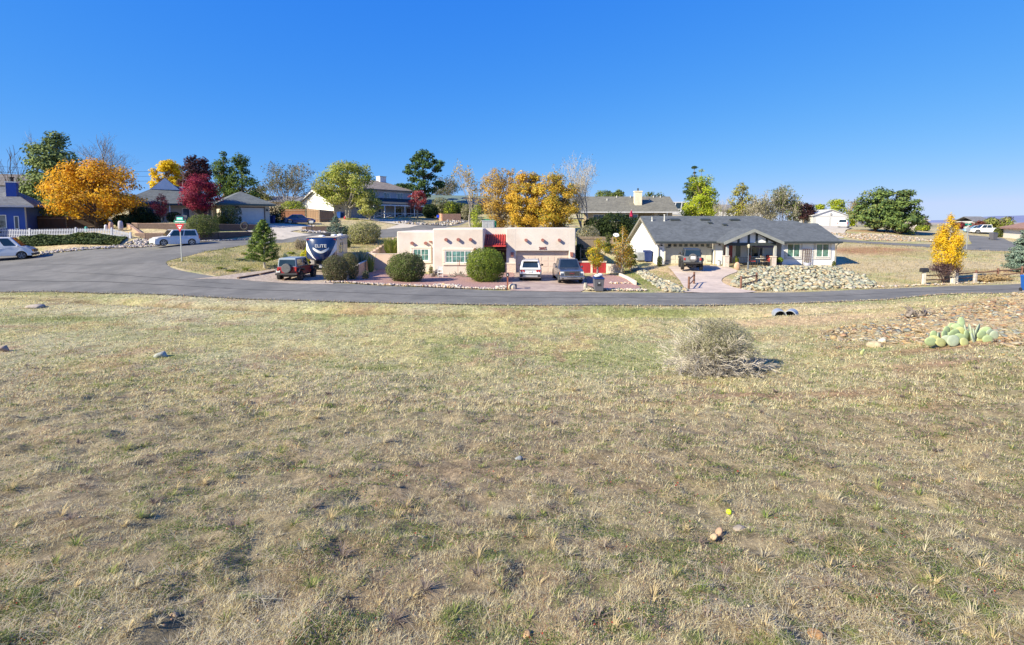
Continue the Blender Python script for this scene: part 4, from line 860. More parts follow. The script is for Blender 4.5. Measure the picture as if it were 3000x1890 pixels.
# --- gunmetal pickup, nose towards us
p = (X(1662,43.2), 43.2); PKP = paint('gunmetal_paint', (.05,.06,.085), .3, .8)
T = car('pickup_truck', 'dark grey crew-cab pickup truck parked nose-out beside the white SUV', (p[0], p[1], ZG(*p)+.02), math.pi+math.radians(2), 5.6, 1.98, 1.86, 1.18, (-.85, -.72, .78, 1.35), .40, 1.78, -1.78, PKP, gc=.32,
  prof=[(-2.76,.45),(-2.80,.7),(-2.78,1.22),(-.85,1.22),(-.8,1.18),(1.35,1.18),(2.45,1.10),(2.72,1.02),(2.78,.70),(2.76,.42)], panes=2, tuck=.19, ww=.26, cat='pickup truck', rear_glass=True)
part('truck_bed', BLK, T, (-.84,.84,-2.70,-.95,1.215,1.235)); 
part('grille', BLK, T, (-.56,.56,2.72,2.815,.70,.99)); part('grille_frame', CHR, T, (-.62,.62,2.74,2.80,.995,1.04), bevel=.01); part('grille_frame', CHR, T, (-.62,-.565,2.74,2.80,.68,.99)); part('grille_frame', CHR, T, (.565,.62,2.74,2.80,.68,.99)); part('grille_frame', CHR, T, (-.62,.62,2.74,2.80,.64,.678))
for z in (.78,.86,.93): part('grille_bar', mat('grille_grey', (.12,.12,.13), .4), T, (-.55,.55,2.80,2.825,z,z+.012))
o = text_mesh('badge', 'GMC', .15, mat('badge_red', (.22,.05,.05), .4), T, (0,2.835,.845), rot=(math.pi/2,0,math.pi), depth=.008, sx=1.25)
lamps(T, .95, .30, .72, .26, 2.72, LWH, 'headlight'); lamps(T, .975, .05, .74, .22, 2.69, ORG, 'turn_signal', .05)
part('bumper', CHR, T, (-.97,.97,2.66,2.90,.40,.62), bevel=.03); part('air_intake', BLK, T, (-.42,.42,2.885,2.905,.48,.54))
for s_ in (-1, 1): b = MB(); b.cyl((s_*.74,2.885,.44), .07, .02, 12, 'y'); b.build('fog_lamp', BLK, T)
b = MB(); b.hexa([(-.42,1.75,1.12),(.42,1.75,1.12),(.38,2.25,1.08),(-.38,2.25,1.08)], [(-.40,1.78,1.19),(.40,1.78,1.19),(.34,2.2,1.13),(-.34,2.2,1.13)]); b.build('hood_scoop', PKP, T, bevel=.02)

# --- boxy off-roaders seen from behind
def jeep(label, loc, rz, bodyc, topc, plate, lift=0, big=.38, glassm=None, name='off_roader'):
    T = empty(name, loc, label, 'jeep', rz); hw = .76; g = .48+lift; bel = 1.12+lift; tp_ = 1.80+lift
    b = MB(); b.prism([(-1.85,g),(-1.85,bel),(.55,bel),(.62,bel),(1.75,bel-.08),(1.8,g+.1),(1.8,g)], 'x', -hw, hw); bo = b.build('body', bodyc, T, bevel=.03)
    b = MB(); b.hexa([(-hw+.02,-1.83,bel-.01),(hw-.02,-1.83,bel-.01),(hw-.02,.5,bel-.01),(-hw+.02,.5,bel-.01)], [(-hw+.10,-1.74,tp_),(hw-.10,-1.74,tp_),(hw-.10,.28,tp_),(-hw+.10,.28,tp_)]); b.build('hard_top', topc, T, bevel=.06, seg=3)
    gm_ = glassm or CGL; b = MB(); b.panel((-hw+.13,-1.835,bel+.08),(hw-.13,-1.835,bel+.08),(hw-.18,-1.775,tp_-.13),(-hw+.18,-1.775,tp_-.13), .012); b.build('rear_window', gm_, T)
    for s_ in (-1, 1):
        for (y0, y1) in ((-1.68,-.62),(-.5,.28)):
            q = [(s_*(hw-.018),y0,bel+.07),(s_*(hw-.018),y1,bel+.07),(s_*(hw-.078),y1-.06,tp_-.12),(s_*(hw-.078),y0+.04,tp_-.12)]
            if s_ < 0: q = [q[1], q[0], q[3], q[2]]
            b = MB(); b.panel(*q, .012); b.build('window', gm_, T)
        for y0, y1 in ((-1.82,-.75),(.85,1.85)):
            yc = (y0+y1)/2; b = MB(); b.hexa([(s_*hw,y0,g+.25),(s_*(hw+.20),y0,g+.22),(s_*(hw+.20),y0+.18,g+.42),(s_*hw,y0+.18,g+.45)], [(s_*hw,y0,g+.33),(s_*(hw+.20),y0,g+.29),(s_*(hw+.20),y0+.14,g+.50),(s_*hw,y0+.14,g+.53)])
            b.box(s_*hw, s_*(hw+.20), y0+.14, y1-.2, g+.44, g+.50); b.box(s_*hw, s_*(hw+.20), y1-.22, y1, g+.30, g+.48)
            fo = b.build('fender', BLK, T); me = fo.data; bm = bmesh.new(); bm.from_mesh(me); bmesh.ops.recalc_face_normals(bm, faces=bm.faces); bm.to_mesh(me); bm.free()
        wheel(T, s_*(hw+.03), 1.32, big, .27, mat('black_rim', (.05,.05,.055), .4), 5); wheel(T, s_*(hw+.03), -1.25, big, .27, mat('black_rim', (.05,.05,.055), .4), 5)
        part('taillight', LREDM, T, (s_*(hw-.02), s_*(hw-.16), -1.90, -1.86, bel-.32, bel-.12)); b = MB(); b.ball((s_*(hw+.16), .38, bel+.18), (.10,.05,.12), 8, 5); b.tube([(s_*(hw-.02),.42,bel+.05),(s_*(hw+.14),.38,bel+.14)], .02, 5); b.build('mirror', BLK, T)
    part('underbody', BLK, T, (-.45,.45,-1.6,1.6,g-.16,g+.02)); b = MB(); b.tube([(-hw,-1.25,big),(hw,-1.25,big)], .06, 8); b.ball((0,-1.25,big), .16, 8, 6); b.build('axle', BLK, T)
    part('bumper', BLK, T, (-hw-.08,hw+.08,-2.05,-1.86,g+.02,g+.16), bevel=.02)
    sx = 0.02; sz = bel-.10; b = MB(); b.cyl((sx,-2.08,sz), .37, .215, 24, 'y'); sp_ = b.build('spare_wheel', mat('spare_cover', (.10,.10,.105), .7, .3, 14), T, bevel=.04)
    if plate == 'cover': 
        part('cover_label', mat('paper_white', (.62,.62,.64), .6, .1), sp_, (sx-.2, sx+.2, -2.095, -2.082, sz-.12, sz+.14))
    part('licence_plate', PLT, T, (-hw-.06,-hw+.24,-1.90,-1.865,g+.22,g+.36)) if plate != 'cover' else None
    return T
p = (X(869,41.4), 41.3)
jeep('red jeep with grey hard top and spare tyre parked before the camper', (p[0], p[1], ZG(*p)-.08), 0, paint('red_paint', (.26,.01,.018), .35, .7), mat('grey_top', (.22,.27,.33), .5, .1), 'plate', 0, .38)
p = (X(2024,47.3), 47.3)
jeep('dark grey jeep with a white label on its spare tyre, on the curved driveway', (p[0], p[1], ZG(*p)+.02), -.24, paint('graphite_paint', (.16,.17,.19), .35, .6), mat('black_top', (.03,.04,.06), .4, .1), 'cover', .12, .43)

# --- fifth-wheel camper
cxp = ((-15.1-17.5)/2, 43.75)
RVL = 10.5; T = empty('camper_trailer', (cxp[0], cxp[1], h(*cxp)+.0), 'large camper trailer with dark navy nose marked ELITE, parked behind the red jeep', 'camper trailer', math.radians(193))
# nose towards +Y
CRS = mat('camper_side', (.50,.47,.46), .4, .08, 1.5, coat=.3); NV = paint('navy_fibreglass', (.012,.03,.10), .25, .8); RV_H = 3.25; hw = 1.24
b = MB(); b.box(-hw, hw, -RVL, -2.2, .75, RV_H); b.build('body', CRS, T, bevel=.05); b = MB(); b.box(-hw, hw, -2.198, -.4, 1.55, RV_H); b.build('body', CRS, T, bevel=.02)
b = MB(); NU = 12; NVv = 10; V = []
for i in range(NVv+1):
    v = i/NVv; 
    for j in range(NU+1):
        u = j/NU*2-1; z = 1.28+(RV_H-1.28)*v
        bulge = (1-u*u)*.42 + .45*math.sin(math.pi*min(1, .25+v*.62))*(1-.5*abs(u)**3)
        zz = z + (.22*u*u*(1-v)**1.5) - .05*u*u*v
        V.append((u*hw*1.005, -.42+bulge, zz))
    
b.add(V, [[i*(NU+1)+j, i*(NU+1)+j+1, (i+1)*(NU+1)+j+1, (i+1)*(NU+1)+j] for i in range(NVv) for j in range(NU)])
nv = b.build('nose_cap', NV, T, smooth=True); bm = bmesh.new(); bm.from_mesh(nv.data)
bmesh.ops.recalc_face_normals(bm, faces=bm.faces); bm.normal_update()
if sum(f.normal.y for f in bm.faces) < 0: bmesh.ops.reverse_faces(bm, faces=bm.faces)
bm.to_mesh(nv.data); bm.free(); sm_ = nv.modifiers.new('thick', 'SOLIDIFY'); sm_.thickness = .05; sm_.offset = -1
def nose(u, v): 
    bulge = (1-u*u)*.42 + .45*math.sin(math.pi*min(1, .25+v*.62))*(1-.5*abs(u)**3); z = 1.28+(RV_H-1.28)*v
    return (u*hw*1.005, -.42+bulge+.02, z+(.22*u*u*(1-v)**1.5)-.05*u*u*v)
SW = mat('decal_white', (.72,.72,.70), .4)
def swoosh(f0, f1, u0, u1, n=12):
    b = MB(); V = []
    for i in range(n+1): u = u0+(u1-u0)*i/n; V += [nose(u, f0(u)), nose(u, f1(u))]
    b.add(V, [[2*i, 2*i+1, 2*i+3, 2*i+2] for i in range(n)]); o = b.build('decal', SW, T); m_ = o.modifiers.new('thick', 'SOLIDIFY'); m_.thickness = .012; m_.offset = 0
swoosh(lambda u: .33+.22*u*u*3.0, lambda u: .42+.12*abs(u)**1.2*3.0, -.52, .52)
for s_ in (-1, 1):
    swoosh(lambda u: .02+.42*max(0, (abs(u)-.3)/.7)**1.3, lambda u: .06+.86*max(0, (abs(u)-.3)/.7)**1.6, s_*.34, s_*.985)
lt = text_mesh('lettering', 'ELITE', .36, SW, T, (0, .47, 2.55), rot=(math.pi/2+.10, 0, math.pi), depth=.02, sx=1.12)
part('roof', mat('camper_roof', (.52,.46,.38), .8, .1), T, (-hw+.02, hw-.02, -RVL+.02, -.1, RV_H+.002, RV_H+.05), bevel=.03)
AC = part('roof_air_conditioner', BLK, T, (-.4,.4,-3.6,-2.5,RV_H+.05,RV_H+.36), bevel=.06)
for x_, y_ in ((-.55,-4.6),(-.9,-6.8),(.1,-1.4)): b = MB(); b.ball((x_, y_, RV_H+.08), (.28,.36,.13), 10, 6); b.build('roof_vent', SW, T)
for s_ in (-1, 1): part('marker_light', LREDM, T, (s_*(hw-.28), s_*(hw-.08), -.30, -.10, RV_H-.22, RV_H-.12), bevel=.02)
b = MB(); b.box(-hw-.02, -hw-.001, -4.0, -3.2, 1.75, 2.7); b.build('window', CGL, T); b = MB(); b.box(-hw-.02, -hw-.001, -2.4, -1.9, 1.85, 2.5); b.build('window', CGL, T)
part('entry_door', mat('camper_door', (.38,.37,.40), .5), T, (-hw-.018, -hw-.001, -5.6, -4.9, 1.0, 2.95)); b = MB(); b.box(-hw-.035, -hw-.020, -5.5, -5.0, 1.8, 2.7); b.build('window', CGL, T)
part('side_stripe', NV, T, (-hw-.012, -hw-.001, -9.8, -6.0, 1.15, 1.35)); part('awning', mat('awning_grey', (.30,.29,.31), .6), T, (-hw-.12, -hw-.001, -9.5, -3.0, 2.98, 3.1), bevel=.02)
part('front_frame', BLK, T, (-.5,.5,-1.2,-.3,.95,1.5)); part('landing_jack', BLK, T, (-.85,-.7,-1.9,-1.7,.0,1.5)); part('landing_jack', BLK, T, (.7,.85,-1.9,-1.7,.0,1.5))
part('hitch_box', mat('hitch_white', (.55,.56,.6), .5), T, (-.28,.28,-.9,-.35,.62,1.05), bevel=.02)
for x in (-1, 1):
    for y in (-6.6, -7.6): wheel(T, x*(hw-.16), y, .38, .24)
# --- far vehicles
p = (X(2469,108), 108)
T = car('silver_suv', 'silver SUV parked beside the white gabled garage', (p[0], p[1], ZG(*p)), math.radians(-38), 4.7, 1.86, 1.78, 1.08, (-2.2, -2.0, .6, 1.3), .36, 1.4, -1.4, paint('silver_paint', (.48,.49,.52)), gc=.25,
  prof=[(-2.3,.35),(-2.34,.6),(-2.3,1.08),(1.3,1.08),(2.1,.95),(2.32,.7),(2.34,.4),(2.3,.35)], panes=3, tuck=.14)
lamps(T, .9, .16, .8, .35, -2.3, LREDM, 'taillight'); part('licence_plate', PLT, T, (-.16,.16,-2.36,-2.33,.6,.73))
p = (X(2888,105), 105)
T = car('white_pickup', 'white pickup truck parked far off near the corner house', (p[0], p[1], ZG(*p)), math.radians(70), 5.6, 1.98, 1.86, 1.15, (-.6, -.5, .9, 1.5), .40, 1.8, -1.75, WHP, gc=.32,
  prof=[(-2.76,.45),(-2.80,.7),(-2.78,1.2),(-.85,1.2),(-.8,1.15),(1.35,1.15),(2.45,1.05),(2.72,.95),(2.78,.70),(2.76,.42)], panes=2, cat='pickup truck')
lamps(T, .95, .3, .7, .26, 2.72, LWH, 'headlight')
p = (X(2858,108), 108)
T = car('pale_blue_car', 'pale blue car beside the far white pickup', (p[0], p[1], ZG(*p)), math.radians(60), 4.3, 1.74, 1.45, .92, (-1.7, -1.2, .35, 1.1), .32, 1.35, -1.3, paint('pale_blue_paint', (.25,.40,.5)), gc=.2,
  prof=[(-2.1,.3),(-2.15,.6),(-2.1,.92),(1.1,.9),(1.8,.8),(2.1,.6),(2.15,.4),(2.1,.3)], panes=2)
p = (X(1982,96), 96)
T = car('grey_camper_van', 'grey camper vehicle just right of the taupe-roofed house', (p[0], p[1], Zp(632,96)-.2), math.radians(80), 6.5, 2.2, 2.7, 1.3, (-3.1, -3.1, 1.7, 2.2), .4, 2.0, -1.8, paint('grey_paint', (.42,.43,.47)), gc=.35,
  prof=[(-3.2,.4),(-3.25,.7),(-3.2,1.3),(2.2,1.3),(3.0,1.15),(3.2,.8),(3.25,.5),(3.2,.4)], panes=4, cat='van')
# ---------------------------------------------------------------- trees and shrubs
LEAF = attr_mat('leaf', .7, .12, .9, trans=.45, spec=.2); NEED = attr_mat('needles', .8, .15, 1.2, trans=.12, spec=.2)
BARK = mat('bark', (.20,.155,.12), .95, .3, 6, .02, 18); PBARK = mat('pale_bark', (.46,.42,.36), .9, .25, 5); GBARK = mat('grey_twig', (.30,.27,.245), .95, .25, 6); DBARK = mat('dark_bark', (.10,.075,.065), .95, .3, 6)
def leafcloud(C, R, sizes, palette, name, m, par, flat=0.0, up=.35, n=None, jit=.12, asp=.6, needle=False):
    """C (N,3) leaf centres, R (N,3) outward directions"""
    N_ = len(C); nrm = R + rng.normal(0, .55, (N_, 3)); nrm[:, 2] += up; nrm /= np.linalg.norm(nrm, axis=1)[:, None]+1e-9
    t = rng.normal(0, 1, (N_, 3)); t -= nrm*(t*nrm).sum(1)[:, None]; t /= np.linalg.norm(t, axis=1)[:, None]+1e-9; b = np.cross(nrm, t)
    s_ = (sizes*(0.6+.8*rng.random(N_)))[:, None]; a2 = asp if not needle else .28
    P0 = C - t*s_; P1 = C + b*s_*a2 + nrm*s_*.15; P2 = C + t*s_; P3 = C - b*s_*a2 + nrm*s_*.15
    V = np.stack([P0, P1, P2, P3], 1).reshape(-1, 3); pal = np.array(palette); k = rng.random(N_)
    return V, k
def make_leaves(par, pts, dirs, clump, size, pal, m=None, needle=False, up=.35, name='crown', asp=.6, mixnoise=.55):
    pts = np.asarray(pts); dirs = np.asarray(dirs); n = len(pts)
    V, k = leafcloud(pts, dirs, np.full(n, size*1.08), pal, name, m, par, up=up, needle=needle, asp=asp)
    pal = np.array(pal); L_ = len(pal)
    cl = (mixnoise*clump + (1-mixnoise)*rng.random(n))*L_; i0 = np.clip(cl.astype(int), 0, L_-1)
    c = pal[i0]*(.86+.28*rng.random((n, 1))); cols = np.repeat(c, 4, 0)
    return raw_mesh(name, V, 4, m or LEAF, par, cols=cols)
def prof_r(style, t):
    if style == 'round': return max(0, 1-(2*t-1)**2)**.5
    if style == 'dome': return (max(0, 1-((t-.35)/.66)**2)**.5) if t > .35 else (.55+.45*math.sin(t/.35*math.pi/2))
    if style == 'cone': return (1-t)**.85*(1 if t > .08 else .7)
    if style == 'column': return (min(1, .45+t*2.2))*(max(0, 1-t**3.2))**.7
    if style == 'vase': return (.35+.65*min(1, t/.5))*(max(0, 1-max(0, (t-.5)/.5)**2)**.5 if t > .5 else 1)
    if style == 'ovate': return (min(1, .3+t/.3)**.6)*(max(0, 1-max(0, (t-.3)/.7)**1.5)**.75)
    return 1
def tree(name, label, px, D, top, wpx, style, pal, n=4500, size=.13, clear=.15, group=None, bark=None, cat='tree', needle=False, nclump=46, cr=.22, sparse=0, y_off=0, depth=.85, trunk=None, lean=0, seed=None, base=None, multi=1, asp=.6, up=.35, limbs=True):
    if seed is not None: random.seed(seed)
    x = X(px, D); zb_ = (h(x, D) if base is None else base)-.05; zt_ = Zp(top, D); Ht = zt_-zb_; Rd = wpx*D/F/2
    T = empty(name, (x, D, zb_), label, cat, group=group); tr_ = trunk or max(.06, Ht*.028)
    cb_ = Ht*clear; chh = Ht-cb_; clumps = []
    tries = 0
    while len(clumps) < nclump and tries < 4000:
        tries += 1; t = random.random(); r = prof_r(style, t)
        if random.random() > r*.9+.1: continue
        a = random.uniform(0, 2*math.pi); q = random.random()**.5*.95
        rr = Rd*r*q; cs = Rd*cr*1.15*random.uniform(.6, 1.25)
        if style in ('cone', 'column', 'ovate'): cs *= (.6+.4*r)
        c = Vector((math.cos(a)*rr + lean*t*Ht, math.sin(a)*rr*depth, cb_+chh*(.04+.93*t)))
        c.z = min(c.z, Ht-cs*.55); clumps.append((c, cs, q))
    n = int(n*1.35); b = MB()
    for k_ in range(multi):
        off = (k_-(multi-1)/2)*Rd*.35; tx = lean*Ht; top_t = Vector((tx+off*1.6, 0, cb_+chh*.78))
        pts_ = [Vector((off*.15, 0, 0)), Vector((off*.35+tx*.15, random.uniform(-.08, .08), Ht*.25)), Vector((off*.9+tx*.5+random.uniform(-.1, .1), random.uniform(-.1, .1), Ht*.5)), top_t]
        b.tube(pts_, [tr_*1.25, tr_*.85, tr_*.55, tr_*.12], 7)
    b.build('trunk', bark or BARK, T, smooth=True)
    if limbs:
        b = MB()
        for (c, cs, q) in clumps:
            zz = max(cb_*.7, c.z - (Vector((c.x, c.y, 0)).length)*.8 - .1*Ht*random.random()); zz = min(zz, Ht*.8)
            s_ = Vector((lean*zz, 0, zz)); mid = (s_+c)/2 + Vector((0, 0, -.05*Ht*random.random())); b.tube([s_, mid, c], [tr_*.34, tr_*.2, tr_*.05], 4, cap=False)
        b.build('limbs', bark or BARK, T)
    per = max(8, n//len(clumps)); P = []; Dn = []; cn = []; w_ = np.array([c[1] for c in clumps])**1.6; w_ = w_/w_.sum()
    for i, (c, cs, q) in enumerate(clumps):
        m_ = max(6, int(n*w_[i])); v = rng.normal(0, 1, (m_, 3)); v /= np.linalg.norm(v, axis=1)[:, None]; r = (rng.random(m_)**.5)[:, None]*cs*(1.12 if sparse == 0 else 1.35)
        sc = np.array([.8, .8, 1.6]) if style == 'column' else np.array([1, 1, .72]) if not needle else np.array([1.15, 1.15, .55])
        P.append(np.array(c)[None]+v*r*sc); Dn.append(v); cn.append(np.full(m_, random.random()))
    P = np.concatenate(P); Dn = np.concatenate(Dn); cn = np.concatenate(cn)
    out = P - np.array([lean*Ht*.5, 0, cb_+chh*.45]); out /= np.linalg.norm(out, axis=1)[:, None]+1e-6; Dn = Dn*.6+out*.8
    keep = P[:, 2] > .1
    make_leaves(T, P[keep], Dn[keep], cn[keep], size, pal, NEED if needle else LEAF, needle=False, asp=asp, up=up)
    return T
def bush(name, label, px, D, top, wpx, pal, n=3500, size=.06, bot=None, group=None, sq=2.2, lump=.10, base=None, dfac=1.0, cat='bush', m=None, up=.2):
    x = X(px, D); zb_ = (h(x, D) if base is None else base); zt_ = Zp(top, D); Ht = zt_-zb_; R = wpx*D/F/2
    T = empty(name, (x, D, zb_-.03), label, cat, group=group)
    v = rng.normal(0, 1, (n, 3)); v /= np.linalg.norm(v, axis=1)[:, None]
    az = np.arctan2(v[:, 1], v[:, 0]); el = np.arcsin(v[:, 2]); o = rng.integers(0, 50)
    lum = 1+lump*2*(fnoise(az*2.2+9, el*2.6+9, 1.0, o, 3)-.5)
    rr = lum*(1-.22*rng.random(n)**2+.16*rng.random(n)**14); e = 2/sq
    sv = np.sign(v)*np.abs(v)**(e*.9+.1)
    P = sv*rr[:, None]*np.array([R, R*dfac, Ht*.53]); P[:, 2] += Ht*.5; P[:, 2] = np.maximum(P[:, 2], .03)
    b = MB(); b.tube([(0,0,0),(0,0,Ht*.5)], [.09,.05], 6)
    for k in range(7): a = k*.9; b.tube([(0,0,.05),(math.cos(a)*R*.4,math.sin(a)*R*.4*dfac,Ht*.4),(math.cos(a)*R*.7,math.sin(a)*R*.7*dfac,Ht*.65)], [.045,.03,.012], 4)
    b.build('stems', BARK, T)
    # leafy inner mass, so that no light passes straight through
    ni = n//3; vi = rng.normal(0, 1, (ni, 3)); vi /= np.linalg.norm(vi, axis=1)[:, None]; Pi = vi*(rng.random(ni)**.4)[:, None]*.85*np.array([R, R*dfac, Ht*.5]); Pi[:, 2] += Ht*.5
    make_leaves(T, np.concatenate([P, Pi]), np.concatenate([v, vi]), np.concatenate([fnoise(az*3, el*3, 1, o+3, 2), rng.random(ni)]), size, pal, m or LEAF, name='foliage', up=up)
    return T
def branchy(name, label, px, D, top, wpx, col, pal=None, nleaf=0, size=.1, group=None, seed=1, levels=5, spread=.5, trunk=None, stems=1, minr=.014, cat='tree', clear=.18, base=None, leafname='leaves', upb=.12):
    spread = spread*1.35
    R_ = random.Random(seed); x = X(px, D); zb_ = (h(x, D) if base is None else base)-.05; Ht = Zp(top, D)-zb_; Rd = wpx*D/F/2
    T = empty(name, (x, D, zb_), label, cat, group=group); b = MB(); tips = []; tr_ = (trunk or Ht*.02)*(.8 if stems > 1 else 1)
    def grow(p, d, L_, r, lv):
        q = p; pts_ = [p]; dd = d.copy(); seg = 3
        for i in range(seg):
            dd = (dd + Vector((R_.uniform(-.22, .22), R_.uniform(-.22, .22), R_.uniform(-.05, .18)+upb*.25))).normalized(); q = q+dd*L_/seg; pts_.append(q)
        b.tube(pts_, [max(minr, r), max(minr, r*.85), max(minr, r*.7), max(minr*.8, r*.55)], 5 if lv > 3 else 3, cap=False)
        if lv <= 0: tips.append(q); return
        k = 3 if lv < levels else 3+R_.randint(0, 1)
        for j in range(k):
            t = R_.uniform(.35, 1.0) if j else 1.0; at = pts_[min(3, max(1, int(t*3+.5)))]; a = R_.uniform(0, 2*math.pi); o = dd.orthogonal().normalized(); o.rotate(Matrix.Rotation(a, 3, dd)); sp_ = spread*R_.uniform(.6, 1.3)*(1 if j else .45)
            nd = (dd*math.cos(sp_)+o*math.sin(sp_)).normalized(); nd.z += upb*.3; nd.normalize(); grow(at, nd, L_*R_.uniform(.62, .86), r*(.5 if j else .72), lv-1)
    for s_ in range(stems):
        a = 2*math.pi*s_/stems+.4; d0 = Vector((math.cos(a)*.35*(stems > 1), math.sin(a)*.35*(stems > 1), 1)).normalized(); grow(Vector((0, 0, 0)), d0, Ht*clear*1.9, tr_, levels)
    V = np.array(b.v); zmax = V[:, 2].max(); V[:, 2] *= Ht/zmax; rx = np.percentile(np.abs(V[:, 0]), 98); s_ = Rd/rx; tpar = np.clip(V[:, 2]/Ht*3, 0, 1); f_ = 1+(s_-1)*tpar; V[:, 0] *= f_; V[:, 1] *= f_
    b.v = [tuple(v) for v in V]; b.build('branches', col, T, smooth=False)
    if pal is not None and nleaf:
        tp_ = np.array([tuple(t) for t in tips]); tp_[:, 2] *= Ht/zmax; tt = np.clip(tp_[:, 2]/Ht*3, 0, 1); f_ = 1+(s_-1)*tt; tp_[:, 0] *= f_; tp_[:, 1] *= f_
        i = rng.integers(0, len(tp_), nleaf); P = tp_[i]+rng.normal(0, size*1.9, (nleaf, 3)); make_leaves(T, P, rng.normal(0, 1, (nleaf, 3)), (i % 17)/17, size, pal, name=leafname)
    return T
GOLD = [(.72,.40,.02),(.78,.48,.03),(.60,.32,.02),(.70,.44,.05),(.48,.26,.03)]
ORNG = [(.74,.34,.025),(.64,.27,.02),(.76,.41,.03),(.46,.25,.03),(.55,.34,.08)]
OCHR = [(0.683, 0.432, 0.055), (0.573, 0.36, 0.049), (0.752, 0.518, 0.073), (0.465, 0.316, 0.061), (0.41, 0.374, 0.061), (0.628, 0.388, 0.037)]
YEL = [(.74,.55,.02),(.66,.46,.02),(.78,.60,.05)]
LIME = [(0.414, 0.483, 0.034), (0.322, 0.414, 0.034), (0.483, 0.506, 0.057), (0.23, 0.299, 0.034)]
WILL = [(0.325, 0.388, 0.062), (0.4, 0.425, 0.075), (0.237, 0.3, 0.062), (0.463, 0.45, 0.125), (0.3, 0.312, 0.125)]
CRIM = [(0.275, 0.025, 0.062), (0.2, 0.019, 0.05), (0.35, 0.044, 0.088), (0.25, 0.062, 0.075)]
DPUR = [(.075,.03,.04),(.055,.03,.035),(.11,.05,.05)]
PINKR = [(.42,.07,.08),(.36,.05,.06),(.46,.14,.14),(.30,.10,.09)]
PINE = [(.055,.095,.035),(.08,.12,.04),(.04,.075,.03),(.10,.13,.05)]
PINE2 = [(0.149, 0.207, 0.063), (0.184, 0.23, 0.069), (0.103, 0.149, 0.057)]
JUN = [(0.098, 0.161, 0.052), (0.138, 0.196, 0.052), (0.069, 0.115, 0.046), (0.172, 0.196, 0.057)]
BSPR = [(.14,.21,.17),(.19,.25,.20),(.10,.16,.13)]
GREY = [(0.264, 0.253, 0.165), (0.33, 0.308, 0.22), (0.22, 0.22, 0.11), (0.374, 0.352, 0.275)]
HEDG = [(.035,.06,.02),(.05,.08,.025),(.03,.05,.02),(.07,.10,.03)]
OLIV = [(0.115, 0.155, 0.04), (0.161, 0.19, 0.052), (0.086, 0.115, 0.034), (0.196, 0.201, 0.069)]
TAUP = [(.17,.14,.10),(.12,.12,.07),(.20,.17,.11)]
# left group
tree('pine_tree', 'big dark green pine rising behind the orange tree', 186, 73, 388, 225, 'ovate', PINE2, 13000, .20, .0, needle=True, nclump=130, cr=.25, trunk=.3, asp=.5)
tree('autumn_tree', 'broad orange-gold autumn tree above the white picket fence', 285, 63.5, 474, 262, 'dome', ORNG+GOLD, 11000, .13, .20, bark=DBARK, nclump=95, cr=.20, trunk=.16)
branchy('bare_tree', 'tall bare tree just left of the big dark pine', 132, 86, 372, 75, GBARK, group=None, seed=3, levels=5, spread=.42, clear=.2)
branchy('bare_tree', 'bare tree rising behind the orange-gold tree and the pine', 305, 84, 385, 135, GBARK, seed=5, levels=6, spread=.5, clear=.2, minr=.012)
branchy('bare_tree', 'bare tree behind the blue house chimney', 38, 74, 428, 95, mat('brown_twig', (.22,.15,.12), .9, .2), seed=8, levels=4, spread=.45, clear=.24)
bush('shrub', 'yellow-green shrub under the left side of the big pine', 165, 66.5, 585, 90, LIME+WILL, 2500, .09)
bush('hedge_bush', 'dark clipped round bush under the blue house window', 14, 60.2, 643, 88, HEDG, 2500, .06, base=3.0)
tree('yellow_tree', 'bright yellow tree behind the grey-roofed house gable', 497, 98, 460, 98, 'round', YEL, 5600, .18, .2, nclump=62, cr=.26)
tree('purple_tree', 'dark purple-brown tree behind the crimson one', 583, 88, 458, 98, 'round', DPUR, 5200, .16, .2, bark=DBARK, nclump=60, cr=.26)
tree('crimson_tree', 'dense crimson maple in front of the grey-roofed house', 588, 66.5, 512, 118, 'round', CRIM, 7500, .085, .16, bark=DBARK, nclump=70, cr=.24)
tree('red_tree', 'small rosy red tree before the front window of the grey-roofed house', 478, 65.5, 568, 58, 'ovate', PINKR+CRIM, 2400, .06, .2, bark=GBARK, nclump=36, cr=.3)
for i, (px, w_, tp_, lab) in enumerate([(664,55,446,'left of two blue-green poplar-like trees behind the garage roof'),(716,62,440,'right of two blue-green poplar-like trees behind the garage roof')]):
    tree('green_tree', lab, px, 96, tp_, w_+36, 'ovate', [(.10,.17,.05),(.13,.19,.04),(.07,.13,.06),(.20,.26,.03)], 4200, .16, .02, nclump=56, cr=.30)
branchy('scrub_tree', 'bushy olive-grey half-bare tree left of the white gable', 850, 97, 480, 140, GBARK, [(.13,.14,.06),(.18,.17,.10),(.20,.20,.06)], 4200, .12, seed=21, levels=5, spread=.62, stems=3, clear=.15)
bush('shrub', 'green shrub against the white gable end behind the wooden fence', 862, 86, 590, 70, OLIV+LIME, 2400, .10)
bush('hedge_bush', 'clipped dark green shrub beside the left of the white garage door', 679, 67.3, 603, 54, HEDG+OLIV[:1], 3000, .06, sq=3)
bush('hedge_bush', 'dark green shrub between the garage and the reddish fence', 813, 76, 604, 44, HEDG, 2200, .07, sq=3)
bush('hedge_bush', 'round green bush on the block wall above the white wagon', 597, 58.6, 631, 82, OLIV[:3]+HEDG[:1], 4200, .06, base=3.0)
bush('hedge_bush', 'low rounded bush behind the garden bench', 513, 66, 622, 36, HEDG+OLIV[:1], 1600, .06)
bush('hedge_bush', 'dark bush left of the small rosy tree', 420, 66, 608, 60, HEDG, 2200, .08)
bush('hedge_bush', 'dark low bush under the small rosy tree', 452, 66.5, 626, 50, HEDG, 1500, .07)
bush('hedge_bush', 'dark shrub right of the crimson maple trunk', 648, 66, 625, 34, HEDG, 1200, .07)
